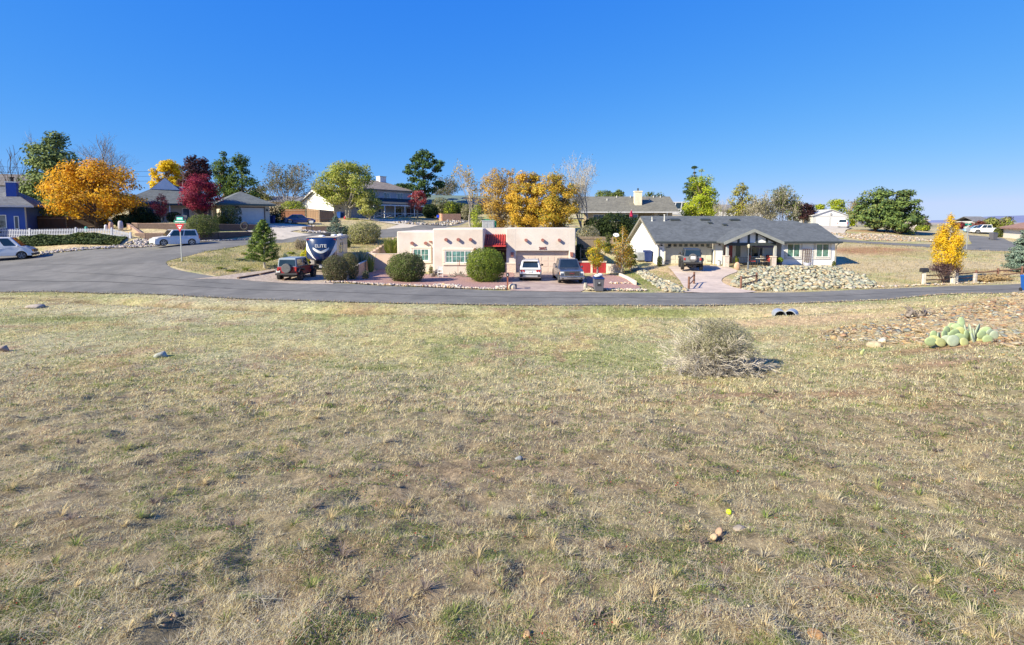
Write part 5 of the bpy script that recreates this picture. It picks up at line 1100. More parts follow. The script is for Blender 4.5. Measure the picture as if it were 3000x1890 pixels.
bush('hedge_bush', 'dark shadowy shrubs below the orange tree crown', 372, 64, 630, 60, HEDG, 2200, .09)
# willow & centre
tree('willow_tree', 'large rounded yellow-green tree with pale trunk before the two-storey house', 1022, 90, 474, 182, 'dome', WILL, 11000, .15, .24, bark=PBARK, nclump=95, cr=.19, trunk=.28, multi=2)
for o_ in ():
    pass
tree('willow_branch_tree', 'lower yellow-green tree leaning right beside the big rounded one', 1085, 88, 560, 70, 'dome', WILL[2:]+WILL[:1], 2600, .13, .1, bark=PBARK, nclump=34, cr=.3)
# tall pine with separate tufts
def tufted_pine():
    D = 108; x = X(1243, D); zb_ = h(x, D); T = empty('tall_pine', (x, D, zb_), 'tall dark pine with separate rounded tufts above the pink-red tree', 'tree')
    top = Zp(440, D)-zb_; k = D/F
    tufts = [(1243,455,24,15),(1225,462,18,12),(1262,462,20,13),(1212,470,14,10),(1272,474,14,11),(1240,478,28,13),(1222,492,20,11),(1258,490,22,13),(1282,500,18,10),(1297,484,14,13),(1285,492,12,9),(1205,508,22,11),(1196,492,12,12),(1238,512,26,14),(1262,520,24,13),(1215,528,22,13),(1245,540,28,15),(1285,538,24,11),(1200,545,22,10),(1228,556,24,13),(1262,558,26,13),(1290,548,14,8),(1180,548,22,11),(1245,574,26,12)]
    b = MB(); b.tube([(0,0,0),(.3,0,top*.35),(-.1,0,top*.65),(0,0,top*.93)], [.38,.3,.2,.06], 8); P = []; Dn = []; cn = []
    for (px, py, rx, rz) in tufts:
        c = Vector((X(px, D)-x, random.uniform(-1.6, 1.6), Zp(py, D)-zb_)); zz = max(1.5, c.z-abs(c.x)*.5-.6); b.tube([(0,0,zz),((c.x)*.6,c.y*.5,zz+(c.z-zz)*.4),tuple(c)], [.12,.08,.04], 5)
        rx *= .88; rz *= .85; m_ = int(rx*14); v = rng.normal(0, 1, (m_, 3)); v /= np.linalg.norm(v, axis=1)[:, None]; P.append(np.array(c)+v*(rng.random(m_)**.45)[:, None]*np.array([rx*k, rx*k*.9, rz*k])); Dn.append(v); cn.append(np.full(m_, random.random()))
    b.build('trunk', DBARK, T); make_leaves(T, np.concatenate(P), np.concatenate(Dn), np.concatenate(cn), .21, [(.05,.10,.03),(.07,.12,.035),(.04,.08,.03),(.09,.14,.04)], NEED, asp=.5)
tufted_pine()
tree('pine_tree', 'low spreading green pine left of the tall tufted pine', 1190, 116, 540, 80, 'dome', PINE2, 2200, .2, .1, nclump=30, cr=.3, needle=True)
tree('red_tree', 'small pinkish red tree in front of the porch', 1224, 95.5, 556, 52, 'round', PINKR, 2400, .10, .28, bark=GBARK, nclump=38, cr=.28)
branchy('scrub_tree', 'grey-brown bushy tree behind the dull green roof', 1315, 122, 516, 92, GBARK, TAUP+OLIV[:2], 2600, .14, seed=31, levels=5, spread=.6, stems=3)
for i, (px, D, tp_, w_, pal, lab) in enumerate([(1292,104,582,56,OLIV+GREY,'grey-green shrub before the dull green roof'),(1322,103,592,44,LIME+OLIV,'bright green shrub above the low brick wall'),(1350,104,596,50,OLIV,'olive shrub right of the bright green one'),(1372,100,600,40,GREY,'greyish shrub near the bare-branched yellow tree'),(1262,100,600,44,HEDG,'dark shrub right of the pinkish red tree')]):
    bush('shrub', lab, px, D, tp_, w_, pal, 1500, .13)
branchy('half_bare_tree', 'tall half-bare tree with a few ochre leaves left of the ochre grove', 1378, 84, 478, 95, GBARK, OCHR, 1100, .11, seed=14, levels=5, spread=.45, clear=.2)
tree('poplar_sapling', 'slim yellow-green young poplar behind the roof cooler', 1397, 64, 592, 48, 'column', LIME+WILL[:2], 1700, .07, .02, bark=GBARK, nclump=34, cr=.5)
tree('ochre_tree', 'pale ochre tree, leftmost of the grove behind the pink house', 1462, 72, 492, 120, 'vase', [(.52,.36,.10),(.48,.30,.06),(.55,.38,.08),(.40,.32,.18)], 6500, .10, .08, bark=GBARK, nclump=80, cr=.22, sparse=1, multi=2)
tree('ochre_tree', 'dense golden ochre tree in the middle of the grove behind the pink house', 1545, 69, 505, 130, 'round', OCHR, 12500, .10, .05, bark=DBARK, nclump=85, cr=.22)
tree('ochre_tree', 'golden-green ochre tree beside the tall pale bare tree', 1622, 68, 508, 150, 'round', OCHR+[(.30,.30,.04)], 13000, .10, .04, bark=DBARK, nclump=90, cr=.21)
tree('ochre_tree', 'thin-topped ochre tree with twiggy crown between the leftmost and middle ones', 1500, 76, 488, 70, 'ovate', OCHR[:3], 2200, .1, .1, bark=GBARK, nclump=40, cr=.3, sparse=1)
branchy('cottonwood', 'tall white-barked nearly bare tree right of the ochre grove', 1712, 70, 448, 165, mat('cottonwood_bark', (.38,.35,.31), .9, .25, 5), [(.42,.38,.30),(.36,.30,.20),(.46,.36,.16)], 1100, .075, seed=12, levels=6, spread=.50, stems=2, clear=.17, trunk=.20, minr=.009)
bush('shrub', 'twiggy grey-ochre shrub at the foot of the white-barked tree', 1722, 62, 662, 70, GREY+OCHR[:1], 2600, .07)
# hedge between pink and white house
for i, (px, tp_, w_, lab) in enumerate([(1748,640,66,'leftmost and palest shrub of the tall dark hedge'),(1800,628,72,'tallest middle part of the tall dark hedge'),(1850,640,66,'part of the dark hedge below the closed red umbrella'),(1892,652,50,'part of the dark hedge touching the white gable')]):
    bush('hedge', lab, px, 68, tp_, w_+12, HEDG+[(.06,.08,.03)], 5200, .10, sq=3, group='shrubs of the tall hedge', base=1.6, cat='hedge')
tree('young_tree', 'small yellow-green autumn tree before the red gate', 1752, 46.6, 700, 62, 'round', [(.45,.42,.03),(.60,.42,.03),(.30,.34,.04),(.62,.35,.04)], 2300, .055, .26, bark=GBARK, nclump=40, cr=.28, sparse=1)
tree('young_tree', 'slender orange young tree beside the satellite dish', 1823, 47.5, 657, 62, 'column', [(.60,.30,.03),(.52,.30,.05),(.25,.28,.05),(.62,.40,.04)], 2600, .055, .08, bark=PBARK, nclump=50, cr=.42, sparse=1)
tree('young_tree', 'green leafy young tree against the white gable wall', 1848, 50, 712, 42, 'ovate', OLIV+[(.12,.20,.05)], 2000, .06, .05, nclump=34, cr=.4)
tree('young_conifer', 'small green upright shrub before the wooden fence right of the pink house', 1781, 55, 672, 34, 'ovate', OLIV, 1300, .07, .02, nclump=26, cr=.45)
bush('shrub', 'dark shrub beside the right wall of the pink house', 1697, 53, 716, 34, HEDG, 1500, .07)
# behind the white house
tree('poplar_tree', 'bright yellow-green poplar rising over the charcoal roof', 2050, 86, 490, 112, 'ovate', LIME, 7000, .13, .04, nclump=75, cr=.27)
tree('conifer_tree', 'dark conifer top just behind the bright yellow-green poplar', 2028, 96, 486, 46, 'ovate', PINE, 2400, .15, .3, needle=True, nclump=36, cr=.4)
branchy('bare_bush', 'bare grey bush right of the yellow-green poplar', 2103, 84, 572, 50, GBARK, seed=41, levels=4, spread=.5, stems=4)
tree('autumn_tree', 'pale yellow-green tree behind the charcoal roof, left of its grey neighbours', 2170, 84, 524, 84, 'ovate', [(.36,.36,.10),(.40,.38,.05),(.30,.30,.18),(.48,.42,.04)], 3600, .12, .03, nclump=52, cr=.3)
branchy('scrub_tree', 'silvery half-bare tree right of the pale yellow-green one', 2225, 82, 560, 85, mat('silver_twig', (.42,.38,.32), .9, .2), GREY, 3000, .11, seed=51, levels=5, spread=.55, stems=4)
branchy('scrub_tree', 'tall silvery-green tree above the lower charcoal roof', 2285, 84, 545, 78, mat('silver_twig', (.42,.38,.32), .9, .2), GREY+OLIV[:2]+WILL[:1], 4200, .12, seed=52, levels=5, spread=.55, stems=3)
tree('dark_tree', 'dark maroon-green tree at the right end of the tree row', 2322, 100, 588, 44, 'round', DPUR+HEDG, 1800, .14, .1, nclump=28, cr=.36)
tree('purple_tree', 'small dark red-brown tree left of the white garage', 2352, 120, 594, 52, 'round', DPUR+TAUP[:1], 1800, .17, .15, nclump=28, cr=.36)
tree('dark_tree', 'low russet shrub tree beside the white garage', 2380, 122, 606, 34, 'round', DPUR+TAUP, 1000, .15, .05, nclump=20, cr=.4)
for px, tp_, w_, lab in [(2402,600,44,'yellow-green tree behind the left slope of the white garage'),(2448,586,52,'taller yellow-green tree behind the white garage roof peak'),(2492,618,44,'yellow-green tree behind the right slope of the white garage')]:
    tree('distant_tree', lab, px, 136, tp_, w_, 'round', LIME, 1800, .2, .1, nclump=30, cr=.36, group='yellow-green trees behind the white garage')
branchy('scrub_tree', 'pale tan half-bare tree left of the big junipers', 2508, 120, 585, 44, GBARK, [(.42,.34,.16),(.36,.30,.16)], 900, .16, seed=61, levels=4, spread=.5, stems=2)
tree('juniper_tree', 'left and taller of the two big green junipers on the bank', 2563, 92, 548, 130, 'dome', JUN, 7500, .17, .06, needle=True, nclump=80, cr=.22, bark=DBARK)
tree('juniper_tree', 'right and lower of the two big green junipers on the bank', 2637, 90, 556, 112, 'dome', JUN, 6500, .17, .04, needle=True, nclump=75, cr=.22, bark=DBARK)
tree('columnar_tree', 'bright golden columnar tree beside the right-hand mailbox', 2781, 39.5, 630, 82, 'column', [(.80,.55,.03),(.76,.50,.025),(.82,.62,.05),(.66,.44,.03)], 9500, .045, .12, bark=GBARK, nclump=120, cr=.26, depth=1.0)
branchy('purple_bush', 'dark purple twiggy bush at the foot of the golden columnar tree', 2772, 38.9, 764, 78, mat('purple_twig', (.11,.07,.075), .9, .2), DPUR+[(.10,.07,.07)], 1700, .035, seed=71, levels=4, spread=.4, stems=6, cat='bush', minr=.008, clear=.25)
tree('blue_spruce', 'blue-green spruce cut by the right edge', 2998, 44, 672, 92, 'cone', BSPR, 7000, .065, .02, needle=True, nclump=110, cr=.24, bark=DBARK)
tree('dark_red_tree', 'round dark red tree far down the side road', 2808, 130, 652, 36, 'round', CRIM+DPUR, 1200, .14, .1, nclump=22, cr=.4)
tree('dark_red_tree', 'russet-red tree left of the far white pickup', 2862, 125, 646, 36, 'ovate', [(.28,.09,.06),(.22,.07,.06),(.34,.14,.08)], 1000, .14, .1, nclump=22, cr=.4)
tree('distant_tree', 'broad olive-green tree behind the white pickup', 2905, 128, 638, 50, 'dome', WILL[2:]+OLIV, 1500, .18, .1, nclump=26, cr=.36)
tree('distant_tree', 'second broad olive tree against the brown roof at right', 2945, 126, 636, 48, 'dome', TAUP+WILL[2:], 1500, .18, .1, nclump=26, cr=.36)
bush('shrub', 'green shrub against the right-edge white house', 2922, 99, 668, 20, OLIV, 700, .12)
bush('shrub', 'low yellow-green shrub right of the junipers', 2700, 110, 660, 34, LIME+OLIV, 900, .14)
tree('distant_tree', 'grey-brown tree between the junipers and the golden tree', 2708, 132, 650, 24, 'round', TAUP, 600, .16, .1, nclump=14, cr=.4)
for px, D, tp_, w_, pal, lab in [(1775,105,560,70,PINE2,'flat-topped green tree behind the taupe roof, left one'),(1812,104,556,46,PINE2,'flat-topped green tree behind the taupe roof, left of the chimney'),(1915,106,562,66,PINE2,'flat-topped green tree behind the taupe roof, right of the chimney'),(2012,110,598,40,WILL,'small olive tree right of the taupe-roofed house'),(760,112,545,70,WILL+TAUP,'low olive tree behind the garage roof end'),(350,96,560,70,TAUP+GREY,'grey-brown tree behind the orange tree'),(1120,125,560,60,OLIV,'olive tree behind the two-storey house')]:
    tree('distant_tree', lab, px, D, tp_, w_, 'dome', pal, 1600, .18, .25, nclump=26, cr=.34)
bush('shrub', 'dark shrub left of the green-roofed house', 1155, 118, 575, 40, OLIV, 900, .14)
# island and yard plants
def young_pine(px, D, top, wpx, pal, label, n=4200, size=.06, name='young_pine', whorls=11, clear=.14, bark=None, up=.5):
    x = X(px, D); zb_ = h(x, D); Ht = Zp(top, D)-zb_; Rd = wpx*D/F/2; T = empty(name, (x, D, zb_-.03), label, 'tree'); b = MB(); b.tube([(0,0,0),(.06,0,Ht*.4),(0,0,Ht*.97)], [.10,.07,.02], 7); b.build('trunk', bark or PBARK, T)
    P = []; Dn = []; cn = []; b = MB()
    for i in range(whorls):
        t = i/(whorls-1); z = Ht*(clear+(1-clear)*t*.96); L_ = Rd*(1-t)**.75*(1 if t > .1 else .8)+.1
        for k in range(6):
            a = 2*math.pi*(k/6+i*.37)+random.uniform(-.25, .25); l = L_*random.uniform(.7, 1.1); e = Vector((math.cos(a)*l, math.sin(a)*l, z+l*.32)); s_ = Vector((0, 0, z)); b.tube([s_, (s_+e)/2-Vector((0,0,.04)), e], [.022,.016,.008], 4)
            m_ = int(n/whorls/6); u = rng.random(m_)**.6; q = np.array(s_)+(np.array(e)-np.array(s_))*u[:, None]; v = rng.normal(0, 1, (m_, 3)); v /= np.linalg.norm(v, axis=1)[:, None]
            P.append(q+v*(.05+.10*Rd*(.4+.6*u))[:, None]*rng.random(m_)[:, None]**.5); Dn.append(v+np.array([0,0,.4])); cn.append(np.full(m_, random.random()))
    P.append(np.array([0,0,Ht*.95])+rng.normal(0, .05, (60, 3))); Dn.append(np.tile([0,0,1.], (60, 1))); cn.append(np.full(60, .5))
    b.build('limbs', BARK, T); make_leaves(T, np.concatenate(P), np.concatenate(Dn), np.concatenate(cn), size, pal, NEED, asp=.3, up=up); return T
young_pine(772, 45, 645, 116, [(.17,.25,.05),(.21,.29,.06),(.11,.17,.04),(.26,.31,.08)], 'young green pine with a whitish trunk on the grassy corner island', 13000, .085)
young_pine(985, 61, 634, 74, BSPR, 'small blue spruce behind the camper', 3800, .08, name='small_spruce', clear=.02, whorls=12, bark=BARK)
bush('rabbitbrush', 'large pale yellow-grey flowering shrub behind the camper', 1068, 62, 652, 96, [(.40,.37,.14),(.36,.34,.20),(.30,.31,.12),(.44,.40,.22)], 5200, .075, lump=.3)
DKB = [(0.128, 0.15, 0.053), (0.165, 0.18, 0.075), (0.225, 0.195, 0.105), (0.09, 0.112, 0.038)]
bush('clipped_bush', 'dark speckled round bush just right of the red jeep', 982, 40.2, 750, 76, [(.10,.12,.05),(.14,.15,.07),(.17,.15,.09),(.08,.10,.035)], 5200, .045, group=None)
bush('clipped_bush', 'dark speckled round bush behind the one beside the red jeep', 1022, 42.3, 742, 52, DKB, 3600, .045)
bush('clipped_bush', 'large round green bush below the left window of the pink house', 1189, 41.0, 743, 108, [(.12,.17,.045),(.16,.21,.06),(.17,.17,.085),(.09,.13,.035)], 13000, .045, lump=.16)
bush('clipped_bush', 'large round brighter green bush below the wide window by the red tiles', 1422, 42.0, 729, 114, [(.18,.25,.04),(.24,.30,.045),(.13,.19,.035),(.17,.19,.07)], 14000, .045, lump=.15)
bush('ball_cactus', 'small round prickly ball plant alone on the red gravel', 1069, 42.3, 793, 21, GREY+OLIV, 900, .03)
bush('shrub', 'small yellow-green shrub at the left corner of the pink house', 1163, 47.6, 745, 22, LIME+OCHR[:1], 700, .04)
bush('shrub', 'low shrub right of the left window at the pink wall', 1262, 46.4, 778, 14, OLIV+OCHR[:1], 400, .035)
for px, D, tp_, w_, pal, lab in [(893,49,736,26,YEL+LIME,'yellow-leaved shrub left of the camper nose'),(905,52,720,24,YEL[:1]+LIME,'yellow-green shrub behind the camper left edge'),(880,55,700,34,[(.36,.30,.22),(.30,.26,.18)],'wispy tan shrub left of the camper roof'),(945,57,690,34,LIME+WILL,'yellow-green shrub just behind the camper roof'),(852,52,738,18,OLIV+LIME,'small green clump right of the young pine'),(1018,58,702,16,OLIV,'small dark green clump right of the camper'),(1015,70,662,24,BSPR+HEDG,'low blue-green juniper behind the camper roof')]:
    bush('shrub', lab, px, D, tp_, w_, pal, 1100, .05, lump=.3)
bush('shrub', 'yellow-green bush at the foot of the pale trunk near the blue bins', 1033, 88, 641, 34, LIME+WILL, 900, .1)
def grass_clump(name, label, px, D, top, wpx, pal, n=500, wd=.03, cat='ornamental grass', base=None, droop=.6, group=None):
    x = X(px, D); zb_ = (h(x, D) if base is None else base); Ht = Zp(top, D)-zb_; Rd = wpx*D/F/2; T = empty(name, (x, D, zb_), label, cat, group=group)
    a = rng.random(n)*2*math.pi; q = rng.random(n)**.5; o = np.stack([np.cos(a), np.sin(a)], 1)*(q*Rd*.35)[:, None]; L_ = Ht*(.45+.6*rng.random(n)); out = np.stack([np.cos(a), np.sin(a)], 1)*(Rd*(.15+1.0*rng.random(n)**1.5))[:, None]
    p0 = np.concatenate([o, np.zeros((n, 1))], 1); p1 = np.concatenate([o+out*.45, (L_*.75)[:, None]], 1); p2 = np.concatenate([o+out, (L_*(1-droop*.4*rng.random(n)))[:, None]], 1)
    wd = wd*.8; sd_ = np.stack([-np.sin(a+rng.normal(0, .8, n)), np.cos(a), np.zeros(n)], 1)*wd
    V = np.stack([p0-sd_, p0+sd_, p1+sd_*.8, p1-sd_*.8, p1-sd_*.8, p1+sd_*.8, p2+sd_*.15, p2-sd_*.15], 1).reshape(-1, 3); pal = np.array(pal); c = np.repeat(pal[rng.integers(0, len(pal), n)], 8, 0)
    raw_mesh('blades', V, 4, LEAF, T, cols=c); return T
GRN = [(.20,.26,.05),(.28,.30,.08),(.38,.36,.14),(.14,.20,.05)]
grass_clump('grass_clump', 'tall ornamental grass clump behind the stepped garden wall', 1146, 54, 692, 56, GRN, 900, .035)
AGV = [(.20,.26,.17),(.26,.32,.22),(.14,.20,.12)]
for px, D, tp_, w_, lab in [(702,47.3,757,40,'agave left of the young pine trunk'),(838,47.5,742,34,'agave right of the young pine'),(1060,48.5,735,40,'spiky pale agave left of the stepped garden wall')]:
    grass_clump('agave', lab, px, D, tp_, w_, AGV, 60, .09, 'agave', droop=.1)
for px, D, tp_, w_, lab in [(640,43,781,30,'low bright green iris clump left on the corner island'),(672,42,788,34,'low green iris clump nearest the road on the island'),(716,43,782,26,'low green iris clump left of the young pine trunk base'),(715,50,738,26,'bright green clump behind the agave on the island'),(895,46,770,20,'leafy clump beside the red jeep'),(1085,47.5,742,30,'pale spiky clump behind the retaining wall corner')]:
    grass_clump('leafy_clump', lab, px, D, tp_, w_, [(.22,.30,.06),(.30,.36,.08),(.36,.34,.12)], 90, .05, 'plant', droop=.4)
# ground-cover juniper below the picket fence
NJ = 16000; jx = rng.random(NJ); jw = rng.random(NJ); D_ = 53.8+2.9*jw+(.6*jx); pxs = 60+jx*(372-60)*(.92+.08*jw); xx = (pxs-1500)*D_/F; hh = hb(xx, D_); zz = hh+ (.15+.75*np.sin(math.pi*np.clip(jw, .05, .95))*(.6+.6*fnoise(xx, D_, .7, 3, 2))*np.clip((1-jx)*5, .2, 1))*rng.random(NJ)**.4
JG = attr_mat('ground_juniper', .8, .15, 1, trans=.1); V, k = leafcloud(np.stack([xx, D_, zz], 1), np.tile([0, -.3, 1.], (NJ, 1)), np.full(NJ, .12), None, None, None, None)
c = np.array([(.045,.075,.02),(.07,.10,.03),(.10,.12,.03)])[np.clip((fnoise(xx, D_, .5, 8, 3)*4-.6).astype(int), 0, 2)]
tag(raw_mesh('juniper_ground_cover', V, 4, JG, None, cols=np.repeat(c, 4, 0)), 'dark green ground cover spreading below the white picket fence', 'ground cover', kind='stuff')
# ---------------------------------------------------------------- walls, fences and small things
def at(px, D, dz=0): return G(px, D, dz)
BLKW = brick_mat('block_wall', (.135,.09,.075), (.12,.078,.066), (.08,.055,.048), .42, .2, .015)  # block colour darkened to carry the shade on the terrace walls
BLKT = brick_mat('tan_block', (.46,.29,.20), (.42,.26,.18), (.34,.22,.16), .42, .2, .012)
def wall_run(name, label, pts, top, below, m, th=.25, cat='wall', cap=None, capt=.06):
    """pts: (px,D) list; top: list of pixel heights; a solid wall down to 'below' m under the ground"""
    T = empty(name, tuple(at(*pts[0])), label, cat); o = T.location
    b = MB(); c = MB()
    for i in range(len(pts)-1):
        (p0, d0), (p1, d1) = pts[i], pts[i+1]; a = Vector((X(p0, d0), d0)); e = Vector((X(p1, d1), d1)); t = (e-a).normalized(); nn = Vector((t.y, -t.x))*th/2
        z0 = Zp(top[i], d0); z1 = Zp(top[i+1], d1); g0 = h(a.x, a.y)-below; g1 = h(e.x, e.y)-below
        q = [a+nn, e+nn, e-nn, a-nn]; 
        b.hexa([(q[0].x-o.x, q[0].y-o.y, g0-o.z), (q[1].x-o.x, q[1].y-o.y, g1-o.z), (q[2].x-o.x, q[2].y-o.y, g1-o.z), (q[3].x-o.x, q[3].y-o.y, g0-o.z)],
               [(q[0].x-o.x, q[0].y-o.y, z0-o.z), (q[1].x-o.x, q[1].y-o.y, z1-o.z), (q[2].x-o.x, q[2].y-o.y, z1-o.z), (q[3].x-o.x, q[3].y-o.y, z0-o.z)])
        if cap:
            nn = nn*1.2; q = [a+nn, e+nn, e-nn, a-nn]; c.hexa([(v.x-o.x, v.y-o.y, z+.003-o.z) for v, z in zip(q, (z0, z1, z1, z0))], [(v.x-o.x, v.y-o.y, z+capt-o.z) for v, z in zip(q, (z0, z1, z1, z0))])
    b.build('masonry', m, T)
    if cap: c.build('coping', cap, T)
    return T
CAPD = mat('cap_block', (.36,.24,.19), .9, .2, 4)
wall_run('block_wall', 'upper brown block terrace wall below the grey-roofed house', [(392,62),(410,61),(560,61),(760,66)], [655,656,656,660], .9, BLKW, cap=CAPD)
wall_run('block_wall', 'lower brown block wall behind the white wagon', [(400,58.5),(430,57.3),(560,57),(640,59),(760,63.5)], [684,684,685,682,680], .9, BLKW, cap=CAPD)
wall_run('block_wall', 'slanting tan end wall between the picket fence and the block terraces', [(378,62),(405,59),(428,57.4)], [656,676,696], .8, BLKT, cap=CAPD)
wall_run('block_wall', 'low dark brick wall behind the post mailbox across the hill road', [(888,71),(900,70.5),(960,71),(1010,72.5)], [666,664,663,667], .6, BLKW)
wall_run('block_wall', 'low orange-brown brick wall at the end of the hill road', [(1286,97),(1296,95.5),(1350,97)], [626,627,627], .5, brick_mat('orange_brick', (.50,.29,.19), (.46,.26,.17), (.38,.24,.17), .4, .2, .012))
# stepped garden wall left of the pink house
T = empty('garden_wall', tuple(at(1095, 50)), 'stepped pink stucco garden wall left of the pink house', 'wall'); o_ = T.location
WST = mat('wall_stucco', (.60,.44,.35), .9, .08, 1, .006, 25)
n_s = 9
for i in range(n_s):
    t = i/n_s; px0 = 1078+(1160-1078)*t; px1 = 1078+(1160-1078)*(t+1/n_s); D = 49.5+11*t; D1_ = 49.5+11*(t+1/n_s); zt_ = Zp(746-(746-694)*(t+.5/n_s), D)
    a = Vector((X(px0, D), D)); e = Vector((X(px1, D1_), D1_)); nn = Vector(((e-a).y, -(e-a).x)).normalized()*.12; q = [a+nn, e+nn, e-nn, a-nn]
    b = MB(); b.hexa([(v.x-o_.x, v.y-o_.y, -1.2) for v in q], [(v.x-o_.x, v.y-o_.y, zt_-o_.z) for v in q]); b.build('wall_step', WST, T)
wall_run('garden_wall', 'low pink stucco wall joining the left corner of the pink house', [(1074,49.2),(1100,49),(1164,48.9)], [741,745,745], .5, WST, .2, cap=STD, capt=.05)
wall_run('retaining_wall', 'low sloping tan wall edging the red gravel left of the pink house', [(1075,48.8),(1046,44.5),(1010,41.2)], [763,776,800], .3, mat('tan_stucco', (.50,.35,.25), .9, .1, 2), .2, cap=STD, capt=.04)
wall_run('back_wall', 'dark pink wall behind the ornamental grass', [(1160,60.4),(1230,60.4)], [694,694], .5, WST, .2)
# red gate, wall and sloping wall right of the pink house
T = empty('red_gate', tuple(at(1692, 48.7)), 'dark red plank double gate with pale frame beside the pink house', 'gate'); o_ = T.location; gz = Zp(803,48.7)-o_.z
RED = groove_mat('red_boards', (.34,.02,.03), (.18,.01,.02), .22, .07); gt = Zp(767,48.7)-o_.z; wx = lambda px: X(px,48.7)-o_.x
for a, b2 in ((1692,1731),(1737,1776)): part('gate_leaf', RED, T, (wx(a), wx(b2), -.03, .03, gz+.08, gt-.08))
part('gate_rail', STD, T, (wx(1688), wx(1778), -.05, .05, gt-.078, gt+.06)); part('gate_rail', STD, T, (wx(1688), wx(1778), -.05, .05, gz-.1, gz+.078))
part('gate_post', STD, T, (wx(1731)+.003, wx(1737)-.003, -.06, .06, gz+.08, gt-.08))
wall_run('garden_wall', 'short pale stucco wall right of the red gate', [(1777,48.6),(1824,48.4)], [773,776], .4, STD, .22)
wall_run('garden_wall', 'pale low wall sloping down beside the small red gravel bed', [(1817,46.8),(1840,43.5),(1864,39.6)], [801,811,824], .3, STD, .16)
# wooden fences
WD = groove_mat('brown_boards', (.25,.155,.09), (.10,.06,.04), .15, .16); WDD = groove_mat('dark_boards', (.10,.065,.045), (.04,.03,.02), .15, .16); WDR = groove_mat('reddish_boards', (.28,.12,.06), (.15,.06,.03), .15, .16); WDG = groove_mat('grey_boards', (.27,.21,.15), (.12,.09,.07), .15, .16)
POST = mat('post_wood', (.30,.22,.15), .9, .3, 5)
def board_fence(name, label, pts, hgt, m, posts=True, rails=True, tops=None):
    T = empty(name, tuple(at(*pts[0])), label, 'fence'); o = T.location; b = MB(); rl = MB()
    for i in range(len(pts)-1):
        (p0, d0), (p1, d1) = pts[i], pts[i+1]; a = at(p0, d0); e = at(p1, d1)
        za = (Zp(tops[i], d0) if tops else a.z+hgt); zb2 = (Zp(tops[i+1], d1) if tops else e.z+hgt)
        t = Vector((e.x-a.x, e.y-a.y)).normalized(); nn = Vector((t.y, -t.x))*.02; q = [(a.x, a.y), (e.x, e.y)]
        def ring(z0, z1, off, k): return [(a.x+nn.x*k+off*t.x-o.x, a.y+nn.y*k-o.y, z0-o.z), (e.x+nn.x*k-o.x, e.y+nn.y*k-o.y, z1-o.z), (e.x-nn.x*k-o.x, e.y-nn.y*k-o.y, z1-o.z), (a.x-nn.x*k-o.x, a.y-nn.y*k-o.y, z0-o.z)]
        b.hexa(ring(a.z-.2, e.z-.2, 0, 1), ring(za, zb2, 0, 1))
        L_ = (Vector((e.x, e.y))-Vector((a.x, a.y))).length; k = max(1, int(L_/2.4))
        if rails:
            for f_ in (.25, .85):
                z0 = a.z+(za-a.z)*f_; z1 = e.z+(zb2-e.z)*f_; r_ = [(a.x+nn.x*3.5-o.x, a.y+nn.y*3.5-o.y, z0-o.z), (e.x+nn.x*3.5-o.x, e.y+nn.y*3.5-o.y, z1-o.z), (e.x+nn.x*1.1-o.x, e.y+nn.y*1.1-o.y, z1-o.z), (a.x+nn.x*1.1-o.x, a.y+nn.y*1.1-o.y, z0-o.z)]
                rl.hexa(r_, [(x_, y_, z_+.09) for x_, y_, z_ in r_])
        if posts:
            for j in range(k+1):
                q_ = a.lerp(e, j/k); zt2 = za+(zb2-za)*j/k; pb_ = MB(); cx, cy = q_.x+nn.x*4.5-o.x, q_.y+nn.y*4.5-o.y; pb_.box(cx-.05, cx+.05, cy-.05, cy+.05, q_.z-.2-o.z, zt2+.03-o.z); pb_.build('post', POST, T)
    b.build('board_panel', m, T)
    if rails: rl.build('rails', POST, T)
    return T
board_fence('wooden_fence', 'weathered brown board fence with posts before the white gable end', [(901,83),(938,81.5),(980,83)], 1.8, WD, tops=[612,615,619])
board_fence('wooden_fence', 'reddish brown board fence behind the blue sedan', [(826,84),(896,84)], 1.8, WDR, posts=False, tops=[614,614])
board_fence('wooden_fence', 'dark board fence right of the blue house', [(86,63.5),(200,64.5),(320,66)], 1.8, WDD, tops=[633,634,636])
board_fence('wooden_fence', 'tall red-brown boards behind the left side of the orange tree', [(128,70),(180,71),(240,72)], 2.6, WDR, tops=[588,600,604])
board_fence('wooden_fence', 'tan wooden fence below the dark hedge', [(1690,57.2),(1795,57.5)], 2, WDG, tops=[693,694])
board_fence('wooden_fence', 'shadowed dark boards between the pink house and the red gate', [(1700,52.5),(1722,52.8)], 2, WDD, tops=[726,727])
